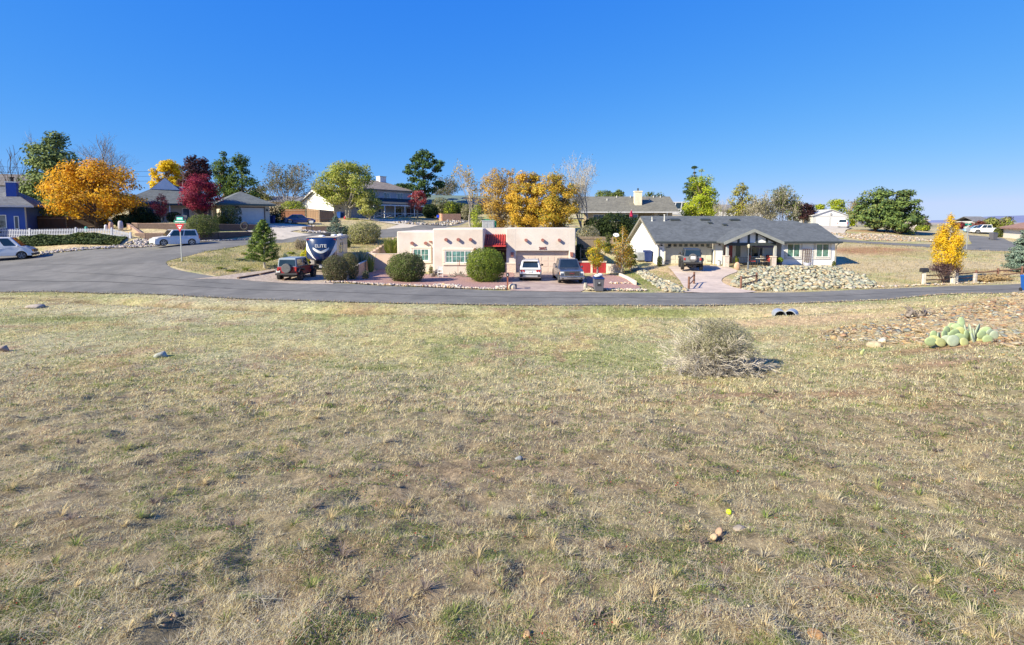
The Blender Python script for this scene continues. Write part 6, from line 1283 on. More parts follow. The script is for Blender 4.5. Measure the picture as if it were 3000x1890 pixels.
# white picket fence
T = empty('picket_fence', tuple(at(-60, 58.9)), 'white picket fence along the top of the ground cover bank', 'fence'); o_ = T.location; W0 = mat('picket_shaded', (.42,.44,.52), .7, .08, 4)  # white paint greyed and blued to stand in for shade
pk = [(-60,58.9),(90,58.6),(225,58.2),(330,57.8),(384,57.2)]; b = MB(); rl = MB(); posts = MB()
for i in range(len(pk)-1):
    a = at(*pk[i]); e = at(*pk[i+1]); dz = [0, .0, 0, -.05, -.35]; a.z += dz[i]+.12; e.z += dz[i+1]+.12; L_ = (e-a).length; k = int(L_/.20); t = (e-a)/L_
    for j in range(k):
        q = a+(e-a)*(j/k)-o_; b.prism([(q.x-.045,q.z-.1),(q.x+.045,q.z-.1),(q.x+.045,q.z+.76),(q.x,q.z+.84),(q.x-.045,q.z+.76)], 'y', q.y-.01, q.y+.01)
    for f_ in (.18, .6):
        A0 = a-o_; E0 = e-o_; rl.hexa([(A0.x,A0.y+.012,A0.z+f_),(E0.x,E0.y+.012,E0.z+f_),(E0.x,E0.y+.05,E0.z+f_),(A0.x,A0.y+.05,A0.z+f_)], [(A0.x,A0.y+.012,A0.z+f_+.08),(E0.x,E0.y+.012,E0.z+f_+.08),(E0.x,E0.y+.05,E0.z+f_+.08),(A0.x,A0.y+.05,A0.z+f_+.08)])
    q = e-o_; pp_ = MB(); pp_.box(q.x-.07,q.x+.07,q.y-.07,q.y+.07,q.z-.2,q.z+.95); pp_.build('post', W0, T)
b.build('pickets', W0, T); rl.build('rails', W0, T)
# split rail pieces
RL = mat('split_rail', (.17,.085,.06), .9, .3, 6)
def rail_fence(label, pts, hgt, group=None, rails=(.38, .78), pr=.085):
    T = empty('rail_fence', tuple(at(*pts[0])), label, 'fence', group=group); o = T.location; P_l = [at(*p) for p in pts]
    for q in P_l: b = MB(); q2 = q-o; b.tube([(q2.x,q2.y,q2.z-.2),(q2.x+.01,q2.y,q2.z+hgt)], [pr,pr*.9], 7); b.build('post', RL, T)
    for i in range(len(P_l)-1):
        a = P_l[i]-o; e = P_l[i+1]-o
        for f_ in rails: b = MB(); m_ = (a+e)/2; b.tube([(a.x,a.y,a.z+hgt*f_),(m_.x,m_.y,m_.z+hgt*f_-.03),(e.x,e.y,e.z+hgt*f_)], .045, 5); b.build('rail', RL, T)
rail_fence('two-post brown rail fence left of the curved driveway mouth', [(2021,37.0),(2036,39.6)], .95)
rail_fence('brown rail fence piece before the pale rock bank', [(2175,37.6),(2220,39.6)], .95, rails=(.35, .8))
rail_fence('long brown split-rail fence running to the right edge behind the road', [(2709,38.4),(2806,39.3),(2866,40),(2930,40.8),(3000,41.5),(3120,43)], .85)
# mailboxes
def mailbox(label, px, D, postc, w_=.17, hgt=1.05, boxc=None, rz=0, pw=.05):
    q = at(px, D); T = empty('mailbox', tuple(q), label, 'mailbox', rz); part('post', postc, T, (-pw, pw, -pw, pw, -.2, hgt))
    b = MB(); r = w_/2; prof = [(-r, hgt), (r, hgt), (r, hgt+r*1.1)] + [(r*math.cos(t), hgt+r*1.1+r*math.sin(t)) for t in np.linspace(0, math.pi, 7)[1:-1]] + [(-r, hgt+r*1.1)]
    b.prism(prof, 'y', -.26, .26); b.build('box', boxc or BLK, T, bevel=.01); part('flag', mat('flag_red', (.5,.03,.03), .5), T, (r+.003, r+.02, -.05, .0, hgt+.05, hgt+.22)); return T
RST = mat('rust_post', (.28,.09,.05), .8, .2)
mailbox('black mailbox on a rusty post at the left of the pink house driveway', 1487, 36.7, RST, .21, 1.0); 
part('door_dot', mat('reflector', (.6,.6,.65), .4), bpy.data.objects['mailbox'], (-.04,.04,-.275,-.262,1.06,1.14))
mailbox('black mailbox on a white square post before the golden columnar tree', 2713, 38.2, mat('white_post', (.62,.56,.46), .8, .1), .30, .95, rz=math.pi/2, pw=.09)
mailbox('grey mailbox on a dark post before the low brick wall up the hill', 915, 69.3, IRON, .34, 1.15, mat('mailbox_grey', (.32,.33,.34), .6), rz=math.pi/2)
# signs
q = at(530, 44.3); T = empty('yield_sign', tuple(q), 'red and white YIELD sign below green street name signs on a grey post', 'road sign')
part('post', mat('sign_post', (.34,.36,.37), .6, .1, metal=.3), T, (-.035,.035,-.03,.03,-.2,3.35))
yz = 2.62; SR = mat('sign_red', (.50,.015,.03), .45); SWH = mat('sign_white', (.75,.75,.75), .5)
b = MB(); b.prism([(-.40,yz+.66),(0,yz-.04),(.40,yz+.66)], 'y', -.06, -.045); b.build('yield_plate', SR, T)
b = MB(); b.prism([(-.21,yz+.54),(0,yz+.18),(.21,yz+.54)], 'y', -.068, -.062); b.build('yield_inner', SWH, T); text_mesh('yield_text', 'YIELD', .115, SR, T, (0,-.073,yz+.44), depth=.003)
GS = mat('sign_green', (.0,.20,.14), .5, .05); GS2 = mat('sign_green_bright', (.10,.62,.48), .5, .05)
part('street_name_sign', GS, T, (-.52,.52,-.012,.0,3.36,3.58)); b = MB(); b.box(-.26,.26,-.012,.0,3.60,3.86); b.build('street_name_sign', GS2, T)
for zz, tw in ((3.47, .8), (3.73, .4)): part('sign_lettering', SWH, T, (-tw/2, tw/2, -.018, -.0125, zz-.035, zz+.035))
q = at(2833, 63.3); T = empty('street_sign', tuple(q), 'green street name sign above a round back-facing plate by the side road', 'road sign'); part('post', MATS['sign_post'], T, (-.035,.035,-.03,.03,-.2,3.3)); part('street_name_sign', GS, T, (-.4,.4,-.012,.0,3.05,3.28)); b = MB(); b.cyl((0,-.05,2.55), .30, .015, 8, 'y'); b.build('sign_back', mat('sign_back', (.40,.42,.46), .5, metal=.3), T)
q = at(1433, 59); T = empty('basketball_sign', tuple(q), 'small white panel on a pole above the rooftop cooler', 'sign'); part('post', IRON, T, (-.03,.03,-.03,.03,-.2,3.6)); part('panel', SWH, T, (-.18,.18,-.06,-.03,3.3,3.65)); T.name = 'pole_sign'; T['category'] = 'sign'
# bins
def bin_(name, label, p, col, hgt=1.1, w_=.62, rz=0, lid=None, group=None):
    T = empty(name, tuple(p), label, 'bin', rz, group); b = MB(); a, c = w_*.40, w_*.5; b.hexa([(-a,-a,.06),(a,-a,.06),(a,a,.06),(-a,a,.06)], [(-c,-c,hgt*.88),(c,-c,hgt*.88),(c,c,hgt*.88),(-c,c,hgt*.88)]); b.build('body', col, T, bevel=.02)
    b = MB(); b.hexa([(-c-.03,-c-.05,hgt*.885),(c+.03,-c-.05,hgt*.885),(c+.03,c+.04,hgt*.885),(-c-.03,c+.04,hgt*.885)], [(-c,-c,hgt*.93),(c,-c,hgt*.93),(c*.9,c,hgt),(-c*.9,c,hgt)]); b.build('lid', lid or col, T, bevel=.015)
    for s_ in (-1, 1): b = MB(); b.cyl((s_*a-.03,a+.02,.12), .12, .06, 12, 'x'); b.build('wheel', TYRE, T)
    return T
BBL = paint('bin_blue', (.012,.03,.13), .5, 0); BGY = paint('bin_grey', (.10,.10,.12), .5, 0); BBR = paint('bin_bright_blue', (.01,.08,.33), .5, 0)
T = bin_('trash_bin', 'grey wheeled bin with white bags on its lid at the kerb', at(1755, 36.0), BGY, 1.05, .72, lid=BBL); part('label', PLT, T, (-.06,.06,-.345,-.338,.60,.66)); part('recess', BLK, T, (-.13,.13,-.338,-.325,.42,.72))
b = MB(); b.ball((-.1,-.1,1.12), (.24,.2,.10), 10, 6); b.ball((.12,.12,1.16), (.2,.15,.11), 10, 6); tg = b.build('white_bag', SWH, None, smooth=True); tg.location = T.location; tag(tg, 'white bags lying on top of the grey wheeled bin', 'bag')
bin_('trash_bin', 'dark blue wheeled bin at the left wall of the white house', at(1898, 52.3), BBL, 1.2, .78)
bin_('trash_bin', 'bright blue bin with a white mark by the two-storey garage, left of two', at(996, 88), BBR, 1.15, .66, group=None)
bin_('trash_bin', 'second blue bin touching the one by the two-storey garage', at(1005, 88.6), BBL, 1.15, .66)
bin_('trash_bin', 'dark bin left of two beside the cream garage', at(787, 74), BBL, 1.15, .7); bin_('trash_bin', 'dark bin right of two beside the cream garage', at(800, 74.5), BBL, 1.15, .7)
bin_('trash_bin', 'dark bin standing alone beside the far side road', at(2909, 84), BGY, 1.2, .8)
bin_('trash_bin', 'blue bin cut by the right edge beside the road', at(3024, 33.8), BBR, 1.1, .62)
q = at(1006, 87); b = MB(); b.ball((.55,-.6,.22), (.16,.16,.26), 8, 6); o = b.build('red_ball', mat('red_plastic', (.6,.03,.05), .5), None); o.location = q; tag(o, 'small red object at the foot of the blue bins', 'toy')
# air conditioner, pots, plants and patio at the white house
q = at(1876, 52.6); T = empty('air_conditioner', (q.x, q.y, q.z+.1), 'grey outdoor air conditioner unit by the white gable wall', 'air conditioner'); part('casing', MATS['galvanised'], T, (-.42,.42,-.42,.42,.0,.85), bevel=.04); part('grille', MATS['louvre'], T, (-.36,.36,-.435,-.421,.08,.78))
wg = h(X(2150,50), 50); zP = Zp(777,50.6)
bush('round_shrub', 'small upright green shrub left of the cream garage door', 1934, 49.7, 751, 15, OLIV+[(.16,.24,.05)], 900, .04, sq=2.6, lump=.12)
bush('round_shrub', 'tiny green shrub at the right end of the white house', 2446, 50.0, 765, 10, OLIV, 300, .04)
def potted(label, px, D, potc, top, wpx, pal, ph=.35, pr_=.25, grass=False):
    q = at(px, D); q.z = max(q.z, zP-.1) ; T = empty('potted_plant', tuple(q), label, 'potted plant'); b = MB(); b.tube([(0,0,0),(0,0,ph)], [pr_*.8,pr_], 14); b.build('pot', potc, T); n = 500; Ht = Zp(top, D)-q.z-ph; R = wpx*D/F/2
    v = rng.normal(0, 1, (n, 3)); v /= np.linalg.norm(v, axis=1)[:, None]; P = v*(rng.random(n)**.4)[:, None]*np.array([R, R, Ht*.55]); P[:, 2] += ph+Ht*.5; make_leaves(T, P, v, rng.random(n), .07, pal, name='foliage'); return T
potted('large leafy plant in a dark pot right of the stone pillar', 2284, 49.0, mat('pot_navy', (.04,.05,.09), .5), 754, 24, [(.20,.30,.03),(.26,.36,.05)], .4, .3)
potted('bright green plant behind the patio railing, left end', 2157, 49.4, mat('pot_brown', (.20,.12,.08), .7), 752, 18, [(.28,.36,.03),(.34,.38,.05)], .2, .2)
potted('white pot on the drive by the garage right corner', 2108, 49.8, mat('pot_white', (.5,.5,.55), .6), 768, 6, GREY, .45, .22)
potted('pale bowl planter below the brown trellis', 2368, 49.9, mat('pot_lilac', (.42,.44,.58), .6), 770, 8, GREY, .28, .36)
q = at(2366, 50.4); T = empty('trellis', (q.x, q.y, zP), 'brown lattice trellis leaning on the white wall between windows', 'trellis'); b = MB(); TB = mat('trellis_brown', (.12,.07,.05), .8)
for i in range(5): x_ = -.40+i*.2; b.box(x_-.025,x_+.025,-.02,.02,.0 if i in (0,4) else .35,1.62)
for i in range(9): z_ = .4+i*.15; b.box(-.42,.42,-.04,-.021,z_-.018,z_+.018)
b.build('lattice', TB, T)
BR2 = brick_mat('pillar_brick', (.60,.50,.44), (.55,.46,.40), (.68,.60,.54), .24, .09, .012)
for px, D, lab in ((2129,48.8,'pale brick pillar at the left end of the iron railing'),(2267,48.4,'pale brick pillar at the right end of the iron railing')):
    q = at(px, D); T = empty('brick_pillar', (q.x, q.y, q.z), lab, 'pillar'); part('shaft', BR2, T, (-.21,.21,-.21,.21,-.4,1.0)); part('cap', STD, T, (-.25,.25,-.25,.25,1.003,1.07), bevel=.01)
q = at(2136, 48.8); T = empty('iron_railing', tuple(q), 'black iron railing enclosing the porch patio', 'railing'); o_ = T.location; b = MB()
rp = [(2136,48.75),(2154,47.9),(2262,48.3)]; zR = at(2200, 48.3).z
for i in range(len(rp)-1):
    a = at(*rp[i])-o_; e = at(*rp[i+1])-o_; a.z = e.z = zR-o_.z+.08; L_ = (e-a).length; k = int(L_/.14)
    for j in range(k+1): q2 = a+(e-a)*j/k; b.box(q2.x-.012,q2.x+.012,q2.y-.012,q2.y+.012,q2.z,q2.z+.92)
    for z_ in (.06, .88): b.tube([(a.x,a.y,a.z+z_),(e.x,e.y,e.z+z_)], .022, 4)
b.build('bars', IRON, T)
for p_ in rp+[(2208,48.1)]: q2 = at(*p_)-o_; b = MB(); b.box(q2.x-.035,q2.x+.035,q2.y-.035,q2.y+.035,zR-o_.z-.3,zR-o_.z+1.05); b.build('post', IRON, T)
q = at(2194, 47.3); T = empty('lamp_post', (q.x, q.y, q.z-.05), 'thin grey lamp post with lantern before the patio railing', 'lamp post'); b = MB(); b.tube([(0,0,0),(0,0,.7),(0,0,.72),(0,0,2.0)], [.10,.08,.04,.035], 8); b.build('post', mat('lamp_grey', (.12,.14,.17), .5), T); b = MB(); b.tube([(0,0,2.0),(0,0,2.06),(0,0,2.28),(0,0,2.36)], [.05,.09,.12,.04], 6); b.build('lantern', mat('lantern', (.55,.50,.38), .4), T)
q = at(2162, 47.0); b = MB(); b.ball((0,0,.28), (.30,.22,.42), 9, 7); o = b.build('boulder', mat('tan_boulder', (.50,.33,.22), .9, .2, 3, .03, 5), None, smooth=True); o.location = q; tag(o, 'tall tan boulder at the left front of the patio railing', 'boulder')
# patio set
PZ = zP; NVY = mat('umbrella_navy', (.12,.11,.22), .8, .1)
q = Vector((X(2236,50.2), 50.2, PZ)); T = empty('patio_umbrella', tuple(q), 'open purple-navy patio umbrella on the porch', 'umbrella'); b = MB(); b.tube([(0,0,0),(0,0,2.2)], .025, 6); b.build('pole', WHT, T)
b = MB(); n = 8; V = [(0,0,2.30)]+[(1.0*math.cos(2*math.pi*i/n),1.0*math.sin(2*math.pi*i/n),1.93) for i in range(n)]+[(1.0*math.cos(2*math.pi*i/n),1.0*math.sin(2*math.pi*i/n),1.80) for i in range(n)]
b.add(V, [[0,1+i,1+(i+1) % n] for i in range(n)]+[[1+i,9+i,9+(i+1) % n,1+(i+1) % n] for i in range(n)]); b.ball((0,0,2.36), (.2,.2,.08), 8, 4); o = b.build('canopy', NVY, T); o.modifiers.new('thick','SOLIDIFY').thickness = .015
TBW = mat('table_white', (.66,.66,.66), .5); CUS = mat('cushion_red', (.55,.06,.05), .8)
q = Vector((X(2228,49.9), 49.9, PZ)); T = empty('patio_table', tuple(q), 'pale patio table under the purple-navy umbrella', 'table'); b = MB(); b.cyl((0,0,.70), .55, .04, 16); b.build('table_top', TBW, T)
for a in range(4): c, s_ = math.cos(a*math.pi/2+.7), math.sin(a*math.pi/2+.7); b = MB(); b.tube([(c*.45,s_*.45,0),(c*.35,s_*.35,.70)], .025, 5); b.build('leg', IRON, T)
def chair(label, px, D, rz, seatm, framem=IRON, s=1.0):
    T = empty('patio_chair', (X(px,D), D, PZ), label, 'chair', rz); part('seat', seatm, T, (-.25,.25,-.25,.25,.40,.47), bevel=.02); part('backrest', seatm, T, (-.25,.25,.22,.28,.472,1.0), bevel=.02)
    for x_ in (-.22,.22):
        for y_ in (-.22,.22): b = MB(); b.tube([(x_,y_,0),(x_,y_,.40)], .02, 5); b.build('leg', framem, T)
        b = MB(); b.tube([(x_*1.15,.24,.66),(x_*1.15,-.22,.66),(x_*1.15,-.22,.40)], .02, 5); b.build('armrest', framem, T)
chair('patio chair with red cushion left of the pale table', 2207, 50.0, 1.3, CUS); chair('dark patio chair with red cushion beside the right brick pillar', 2252, 49.6, -.9, CUS); chair('woven beige patio chair right of the pale table', 2241, 49.4, .3, mat('wicker', (.36,.30,.22), .9)); chair('black patio chair behind the right end of the railing', 2255, 50.6, -.3, IRON)
# pink house yard things
def ladder_chair():
    q = at(1289, 44.6); T = empty('garden_chair', tuple(q), 'small white wooden chair under the wide window of the pink house', 'chair', .15)
    for x_ in (-.2,.2):
        for y_, z_ in ((-.2,.42),(.2,1.02)): part('leg', WHT, T, (x_-.025,x_+.025,y_-.025,y_+.025,0,z_))
    part('seat', WHT, T, (-.24,.24,-.24,.24,.42,.46)); part('backrest', WHT, T, (-.17,.17,.185,.215,.62,.97)); part('stretcher', WHT, T, (-.17,.17,-.22,-.18,.14,.18))
ladder_chair()
def driftwood(name, label, px, D, L_, hgt, m, seed, rz=0):
    R_ = random.Random(seed); q = at(px, D); T = empty(name, tuple(q), label, 'driftwood', rz); b = MB(); n = 9
    pts_ = [Vector((-L_/2+L_*i/(n-1), R_.uniform(-.1,.1), hgt*(.35+.3*math.sin(i*1.3+seed))+.03)) for i in range(n)]; b.tube(pts_, [hgt*(.14+.12*abs(math.sin(i*1.9+seed))) for i in range(n)], 8); b.build('log', m, T, smooth=True)
    b = MB()
    for i in range(16): p = pts_[R_.randint(1, n-2)]; d = Vector((R_.uniform(-1,1), R_.uniform(-.6,.4), R_.uniform(.2,1.1))).normalized()*hgt*R_.uniform(.5,1.1); b.tube([p, p+d*.5+Vector((0,0,.03)), p+d], [.045,.03,.01], 5)
    b.build('branches', m, T)
WDW = mat('weathered_wood', (.20,.17,.15), .95, .35, 6, .02, 12)
driftwood('driftwood_log', 'twisted dark driftwood log lying under the wide window', 1346, 44.6, 2.1, .40, WDW, 3); driftwood('driftwood_log', 'small upright driftwood piece left of the white garden chair', 1273, 44.9, .6, .6, WDW, 9)
q = at(1341, 46.2); T = empty('garden_stake', tuple(q), 'thin rusty garden stakes under the wide window', 'garden ornament'); b = MB(); b.tube([(0,0,0),(0,0,1.5)], .015, 5); b.build('rod', RST, T); part('finial', RST, T, (.10,.16,-.02,.02,.9,1.35))
q = at(1500, 37.0); b = MB(); b.ball((0,0,.16), (.30,.24,.26), 9, 7); o = b.build('boulder', mat('cream_boulder', (.60,.50,.38), .9, .2, 3, .04, 5), None); o.location = q; tag(o, 'cream boulder at the foot of the rusty mailbox post', 'boulder')
q = at(1508, 37.2); b = MB(); b.cyl((0,0,-.05), .17, .42, 10, r2=.15); o = b.build('stump', WDW, None); o.location = q; tag(o, 'short weathered stump right of the cream boulder', 'stump')
q = at(1716, 37.0); b = MB(); b.tube([(0,0,-.05),(.03,0,.5)], [.15,.13], 9); o = b.build('stump', mat('bleached_wood', (.38,.35,.31), .95, .3, 6), None); o.location = q; tag(o, 'grey stump post at the right corner of the pink house driveway', 'stump')
q = at(1826, 48.0); b = MB(); b.hexa([(-.6,-.3,1.25),(.6,-.3,1.2),(.6,.3,1.2),(-.6,.3,1.25)], [(-.3,-.1,1.38),(.5,-.2,1.30),(.5,.2,1.30),(-.3,.1,1.38)]); o = b.build('orange_tarp', mat('orange_cloth', (.75,.16,.04), .8), None); o.location = q; tag(o, 'orange cloth lying on top of the short pale wall', 'cloth')
q = Vector((X(1805,58), 58, h(X(1805,58),58))); T = empty('satellite_dish', tuple(q), 'pale satellite dish above the young orange trees', 'satellite dish'); zc_ = Zp(689,58)-q.z; b = MB(); b.tube([(0,.1,0),(0,.1,zc_-.1)], .04, 6); b.build('pole', mat('dish_pole', (.40,.22,.14), .7), T)
b = MB(); n = 18; V = []; 
for r_, y_ in ((0,.12),(.2,.09),(.36,.0)):
    for i in range(n): t = 2*math.pi*i/n; V.append((r_*math.cos(t), y_-.0+math.sin(t)*r_*.45, zc_+math.sin(t)*r_*.62))
b.add(V, [[k*n+i,k*n+(i+1) % n,(k+1)*n+(i+1) % n,(k+1)*n+i] for k in range(2) for i in range(n)]); o = b.build('dish', mat('dish_grey', (.55,.58,.62), .5), T, smooth=True); o.modifiers.new('thick','SOLIDIFY').thickness = .02
b = MB(); b.tube([(0,0,zc_-.2),(0,-.3,zc_)], .015, 5); b.ball((0,-.32,zc_), .05, 6, 4); b.build('feed_arm', BLK, T)
q = Vector((X(1848,76), 76, h(X(1848,76),76))); T = empty('closed_umbrella', tuple(q), 'closed crimson patio umbrella before the taupe-roofed house', 'umbrella'); z1_ = Zp(617,76)-q.z; z0_ = Zp(637,76)-q.z; b = MB(); b.tube([(0,0,z0_),(0,0,z0_+.15),(0,0,(z0_+z1_)/2),(0,0,z1_)], [.22,.27,.22,.05], 8); b.build('canopy', mat('crimson_cloth', (.45,.01,.07), .8, .2, 8), T); b = MB(); b.tube([(0,0,0),(0,0,z1_+.1)], .03, 5); b.build('pole', WHT, T)
q = at(533, 64.5); q.z = max(q.z, 4.72); T = empty('garden_bench', tuple(q), 'grey wooden garden bench on the terrace below the grey-roofed house', 'bench', math.atan2(.6,.8)*.3); BW = mat('bench_grey', (.20,.20,.21), .8, .2)
part('seat', BW, T, (-.65,.65,-.22,.22,.42,.47)); part('backrest', BW, T, (-.65,.65,.2,.24,.52,.92))
for x_ in (-.62,.56): part('leg', BW, T, (x_,x_+.06,-.22,-.16,0,.42)); part('leg', BW, T, (x_,x_+.06,.18,.24,0,.92)); part('armrest', BW, T, (x_,x_+.06,-.22,.18,.62,.66))
q = at(722, 63.2); T = empty('coiled_hose', (q.x,q.y-.3,q.z+.5), 'dark round coiled thing on the block wall near the garage', 'hose'); b = MB(); b.tube([(.42*math.cos(t),0,.45+.42*math.sin(t)) for t in np.linspace(0,6.28,14)], .12, 6); b.build('coil', DK, T)
q = at(1434, 66); T = empty('green_dumpster', tuple(q), 'green cart tops showing behind the rooftop cooler', 'container'); zt_ = Zp(646,66)-q.z; part('box', mat('dumpster_green', (.02,.24,.11), .6, .2), T, (-.9,.9,-.6,.6,0,zt_-.1), bevel=.03); part('lid', MATS['dumpster_green'], T, (-.6,.7,-.5,.5,zt_-.098,zt_+.1), bevel=.03)
q = at(1284, 90); T = empty('blue_mailbox', tuple(q), 'bright blue box on a post before the orange-brown brick wall', 'mailbox'); part('post', IRON, T, (-.04,.04,-.04,.04,0,1.3)); part('box', mat('royal_blue', (.01,.05,.6), .4), T, (-.2,.2,-.25,.25,1.3,1.75), bevel=.03)
# edging timbers of the gravel drive
TIM = mat('edge_timber', (.13,.085,.06), .95, .3, 5)
for (a, b2) in (((693,38.95),(752,41.2)),((758,41.4),(812,44.0)),((826,39.4),(846,40.6))):
    p0 = at(*a); p1 = at(*b2); T = p0; m_ = MB(); d = (p1-p0); n2 = Vector((-d.y, d.x, 0)).normalized()*.09
    q = [-n2, d-n2, d+n2, n2]; m_.hexa([(v.x, v.y, v.z-.05) for v in q], [(v.x, v.y, v.z+.14) for v in q]); o = m_.build('timber_edging', TIM, None); o.location = p0; tag(o, {693:'long dark timber edging the gravel drive, nearest the road',758:'dark timber edging the gravel drive below the young pine',826:'short dark timber end lying just left of the red jeep'}[a[0]], 'timber')
# stump posts and hay clump right
for px, D, h_, w_, m_, lab in ((2806,38.6,1.0,.26,MATS['white_post'],'tall pale square post at the rail fence right of the golden tree'),(2799,38.2,.45,.24,MATS['white_post'],'short pale post touching the tall one at the rail fence'),(2864,38.8,.75,.2,mat('grey_stump', (.42,.38,.36), .9, .3, 6),'grey weathered post with cloth at the rail fence')):
    q = at(px, D); b = MB(); b.box(-w_/2,w_/2,-w_/2,w_/2,-.1,h_); o = b.build('fence_stub', m_, None, bevel=.03); o.location = q; tag(o, lab, 'post')
for px, D, w_, lab in ((2887,39.6,1.1,'tan dry brush clump by the rail fence, left one'),(2925,40.2,1.8,'wide tan dry brush clump by the rail fence, right one')):
    bush('brush_clump', lab, px, D, 655+int((CAMZ-h(X(px,D),D)-.45)*F/D), w_*F/D, [(.46,.34,.18),(.40,.30,.17)], 900, .06, lump=.3)
# power line
T = empty('power_line', (X(-150,110), 110, h(X(-150,110),110)), 'power line with three wires crossing behind the left trees', 'power line'); o_ = T.location
za, zb3 = Zp(478,110), Zp(505,132); pA = Vector((X(-150,110),110,za)); pB = Vector((X(470,132),132,zb3))
for k in range(3):
    b = MB(); pts_ = [pA.lerp(pB, t)+Vector((0,0,-k*1.2-1.2*4*t*(1-t)*.5)) for t in np.linspace(0,1,9)]; b.tube([p-o_ for p in pts_], .035, 4); b.build('wire', DK, T)
for p in (pA, pB): b = MB(); q = p-o_; b.tube([(q.x,q.y,q.z-14),(q.x,q.y,q.z+.4)], [.16,.11], 7); b.build('pole', DBARK, T)
# plaything clutter by the picket fence
for px, D, c, s_, lab in ((328,60,(.45,.27,.2),.55,'brown urn behind the picket fence right end'),(313,60,(.6,.6,.65),.4,'white garden figure behind the picket fence'),(255,60.5,(.08,.4,.35),.35,'turquoise pot behind the picket fence'),(356,60,(.40,.38,.42),.6,'grey rounded cover behind the picket fence end')):
    q = at(px, D); b = MB(); b.tube([(0,0,0),(0,0,s_*.5),(0,0,s_*1.5),(0,0,s_*1.8)], [s_*.3,s_*.45,s_*.4,s_*.25], 9); o = b.build('garden_pot', mat('pot_%d' % px, c, .8, .2), None, smooth=True); o.location = (q.x, q.y, q.z+.15); tag(o, lab, 'pot')
q = at(912, 49.5); T = empty('red_wheelbarrow', tuple(q), 'reddish tool lying in the shrubs left of the camper', 'tool'); b = MB(); b.tube([(-1.1,0,.5),(-.6,0,.35),(.1,0,.3)], .06, 6); b.build('handle', mat('salmon_plastic', (.6,.18,.12), .6), T)
EARTH = mat('packed_earth', (.40,.29,.17), .95, .25, 3, .03, 8, col2=(.34,.29,.14))
q = at(2312, 27.35); b = MB(); b.ball((0,0,0), (1.5,.62,.42), 16, 8); o = b.build('earth_bank', EARTH, None, smooth=True); o.location = (q.x, q.y, q.z-.06); o.rotation_euler = (0,0,-.3); tag(o, kind='structure')
# ---------------------------------------------------------------- culverts, rocks, cactus, dead bush
CV = mat('culvert_steel', (.42,.45,.50), .5, .15, 4, metal=.4)
for px, lab, rz in ((2292,'left of two corrugated culvert pipe mouths in the ditch',-.30),(2326,'right of two culvert pipe mouths, packed with earth on top',-.65)):
    D = 26.6; q = at(px, D); T = empty('culvert_pipe', (q.x, q.y, Zp(930,D)-.06), lab, 'pipe', rz); b = MB(); n = 20; V = []
    for (r_, y_) in ((.30,-.32),(.30,.5),(.27,.5),(.27,-.32)):
        for i in range(n): t = 2*math.pi*i/n; V.append((r_*math.cos(t), y_, .12+r_*math.sin(t)))
    b.add(V, [[k*n+i,k*n+(i+1) % n,((k+1) % 4)*n+(i+1) % n,((k+1) % 4)*n+i] for k in range(4) for i in range(n)]); b.build('pipe', CV, T, smooth=False)
    b = MB(); b.cyl((0,.4,.12), .268, .05, 16, 'y'); b.build('pipe_shade', BLK, T)  # black disc stands in for the shade deep inside the pipe
ROCKM = attr_mat('rock', .9, .25, 5, 0, .02, 9, spec=.2)
def rock_shape(seed, flat=.6, sub=2):
    bm = bmesh.new(); bmesh.ops.create_icosphere(bm, subdivisions=sub, radius=1); R_ = random.Random(seed)
    pl = [(Vector((R_.gauss(0,1),R_.gauss(0,1),R_.gauss(0,1))).normalized(), R_.uniform(.5,.85)) for _ in range(9)]
    for v in bm.verts:
        for (n_2, d_) in pl:
            k = v.co.dot(n_2)-d_
            if k > 0: v.co -= n_2*k*.92
        v.co.z *= flat; v.co *= R_.uniform(.97,1.03)
    V = np.array([tuple(v.co) for v in bm.verts]); Fs = np.array([[v.index for v in f.verts] for f in bm.faces]); bm.free(); return V, Fs
RS = [rock_shape(i, R_fl, 2 if i < 8 else 1) for i, R_fl in enumerate([.6,.5,.7,.45,.55,.65,.4,.6, .6,.5,.7,.45,.35,.8])]
RC_TAN = [(.37,.29,.19),(.30,.24,.16),(.37,.26,.14),(.28,.26,.20),(.21,.22,.20),(.43,.37,.27),(.31,.19,.12),(.23,.18,.13)]
RC_PALE = [(.36,.35,.27),(.28,.29,.23),(.38,.33,.23),(.23,.25,.21),(.36,.29,.19),(.42,.39,.31)]
RC_BORD = [(.52,.44,.38),(.46,.36,.30),(.56,.50,.44),(.40,.36,.33),(.55,.38,.22),(.34,.30,.30)]
RC_GREY = [(.34,.32,.32),(.44,.42,.42),(.26,.25,.27),(.50,.46,.42)]
WT = ['tan','brown','orange-tan','olive-grey','slate grey','cream','rust-red','dark brown']; WP_ = ['pale green','grey-green','pale cream','dark grey-green','ochre','whitish']; WB = ['pinkish','brownish pink','whitish','grey','orange','dark grey']
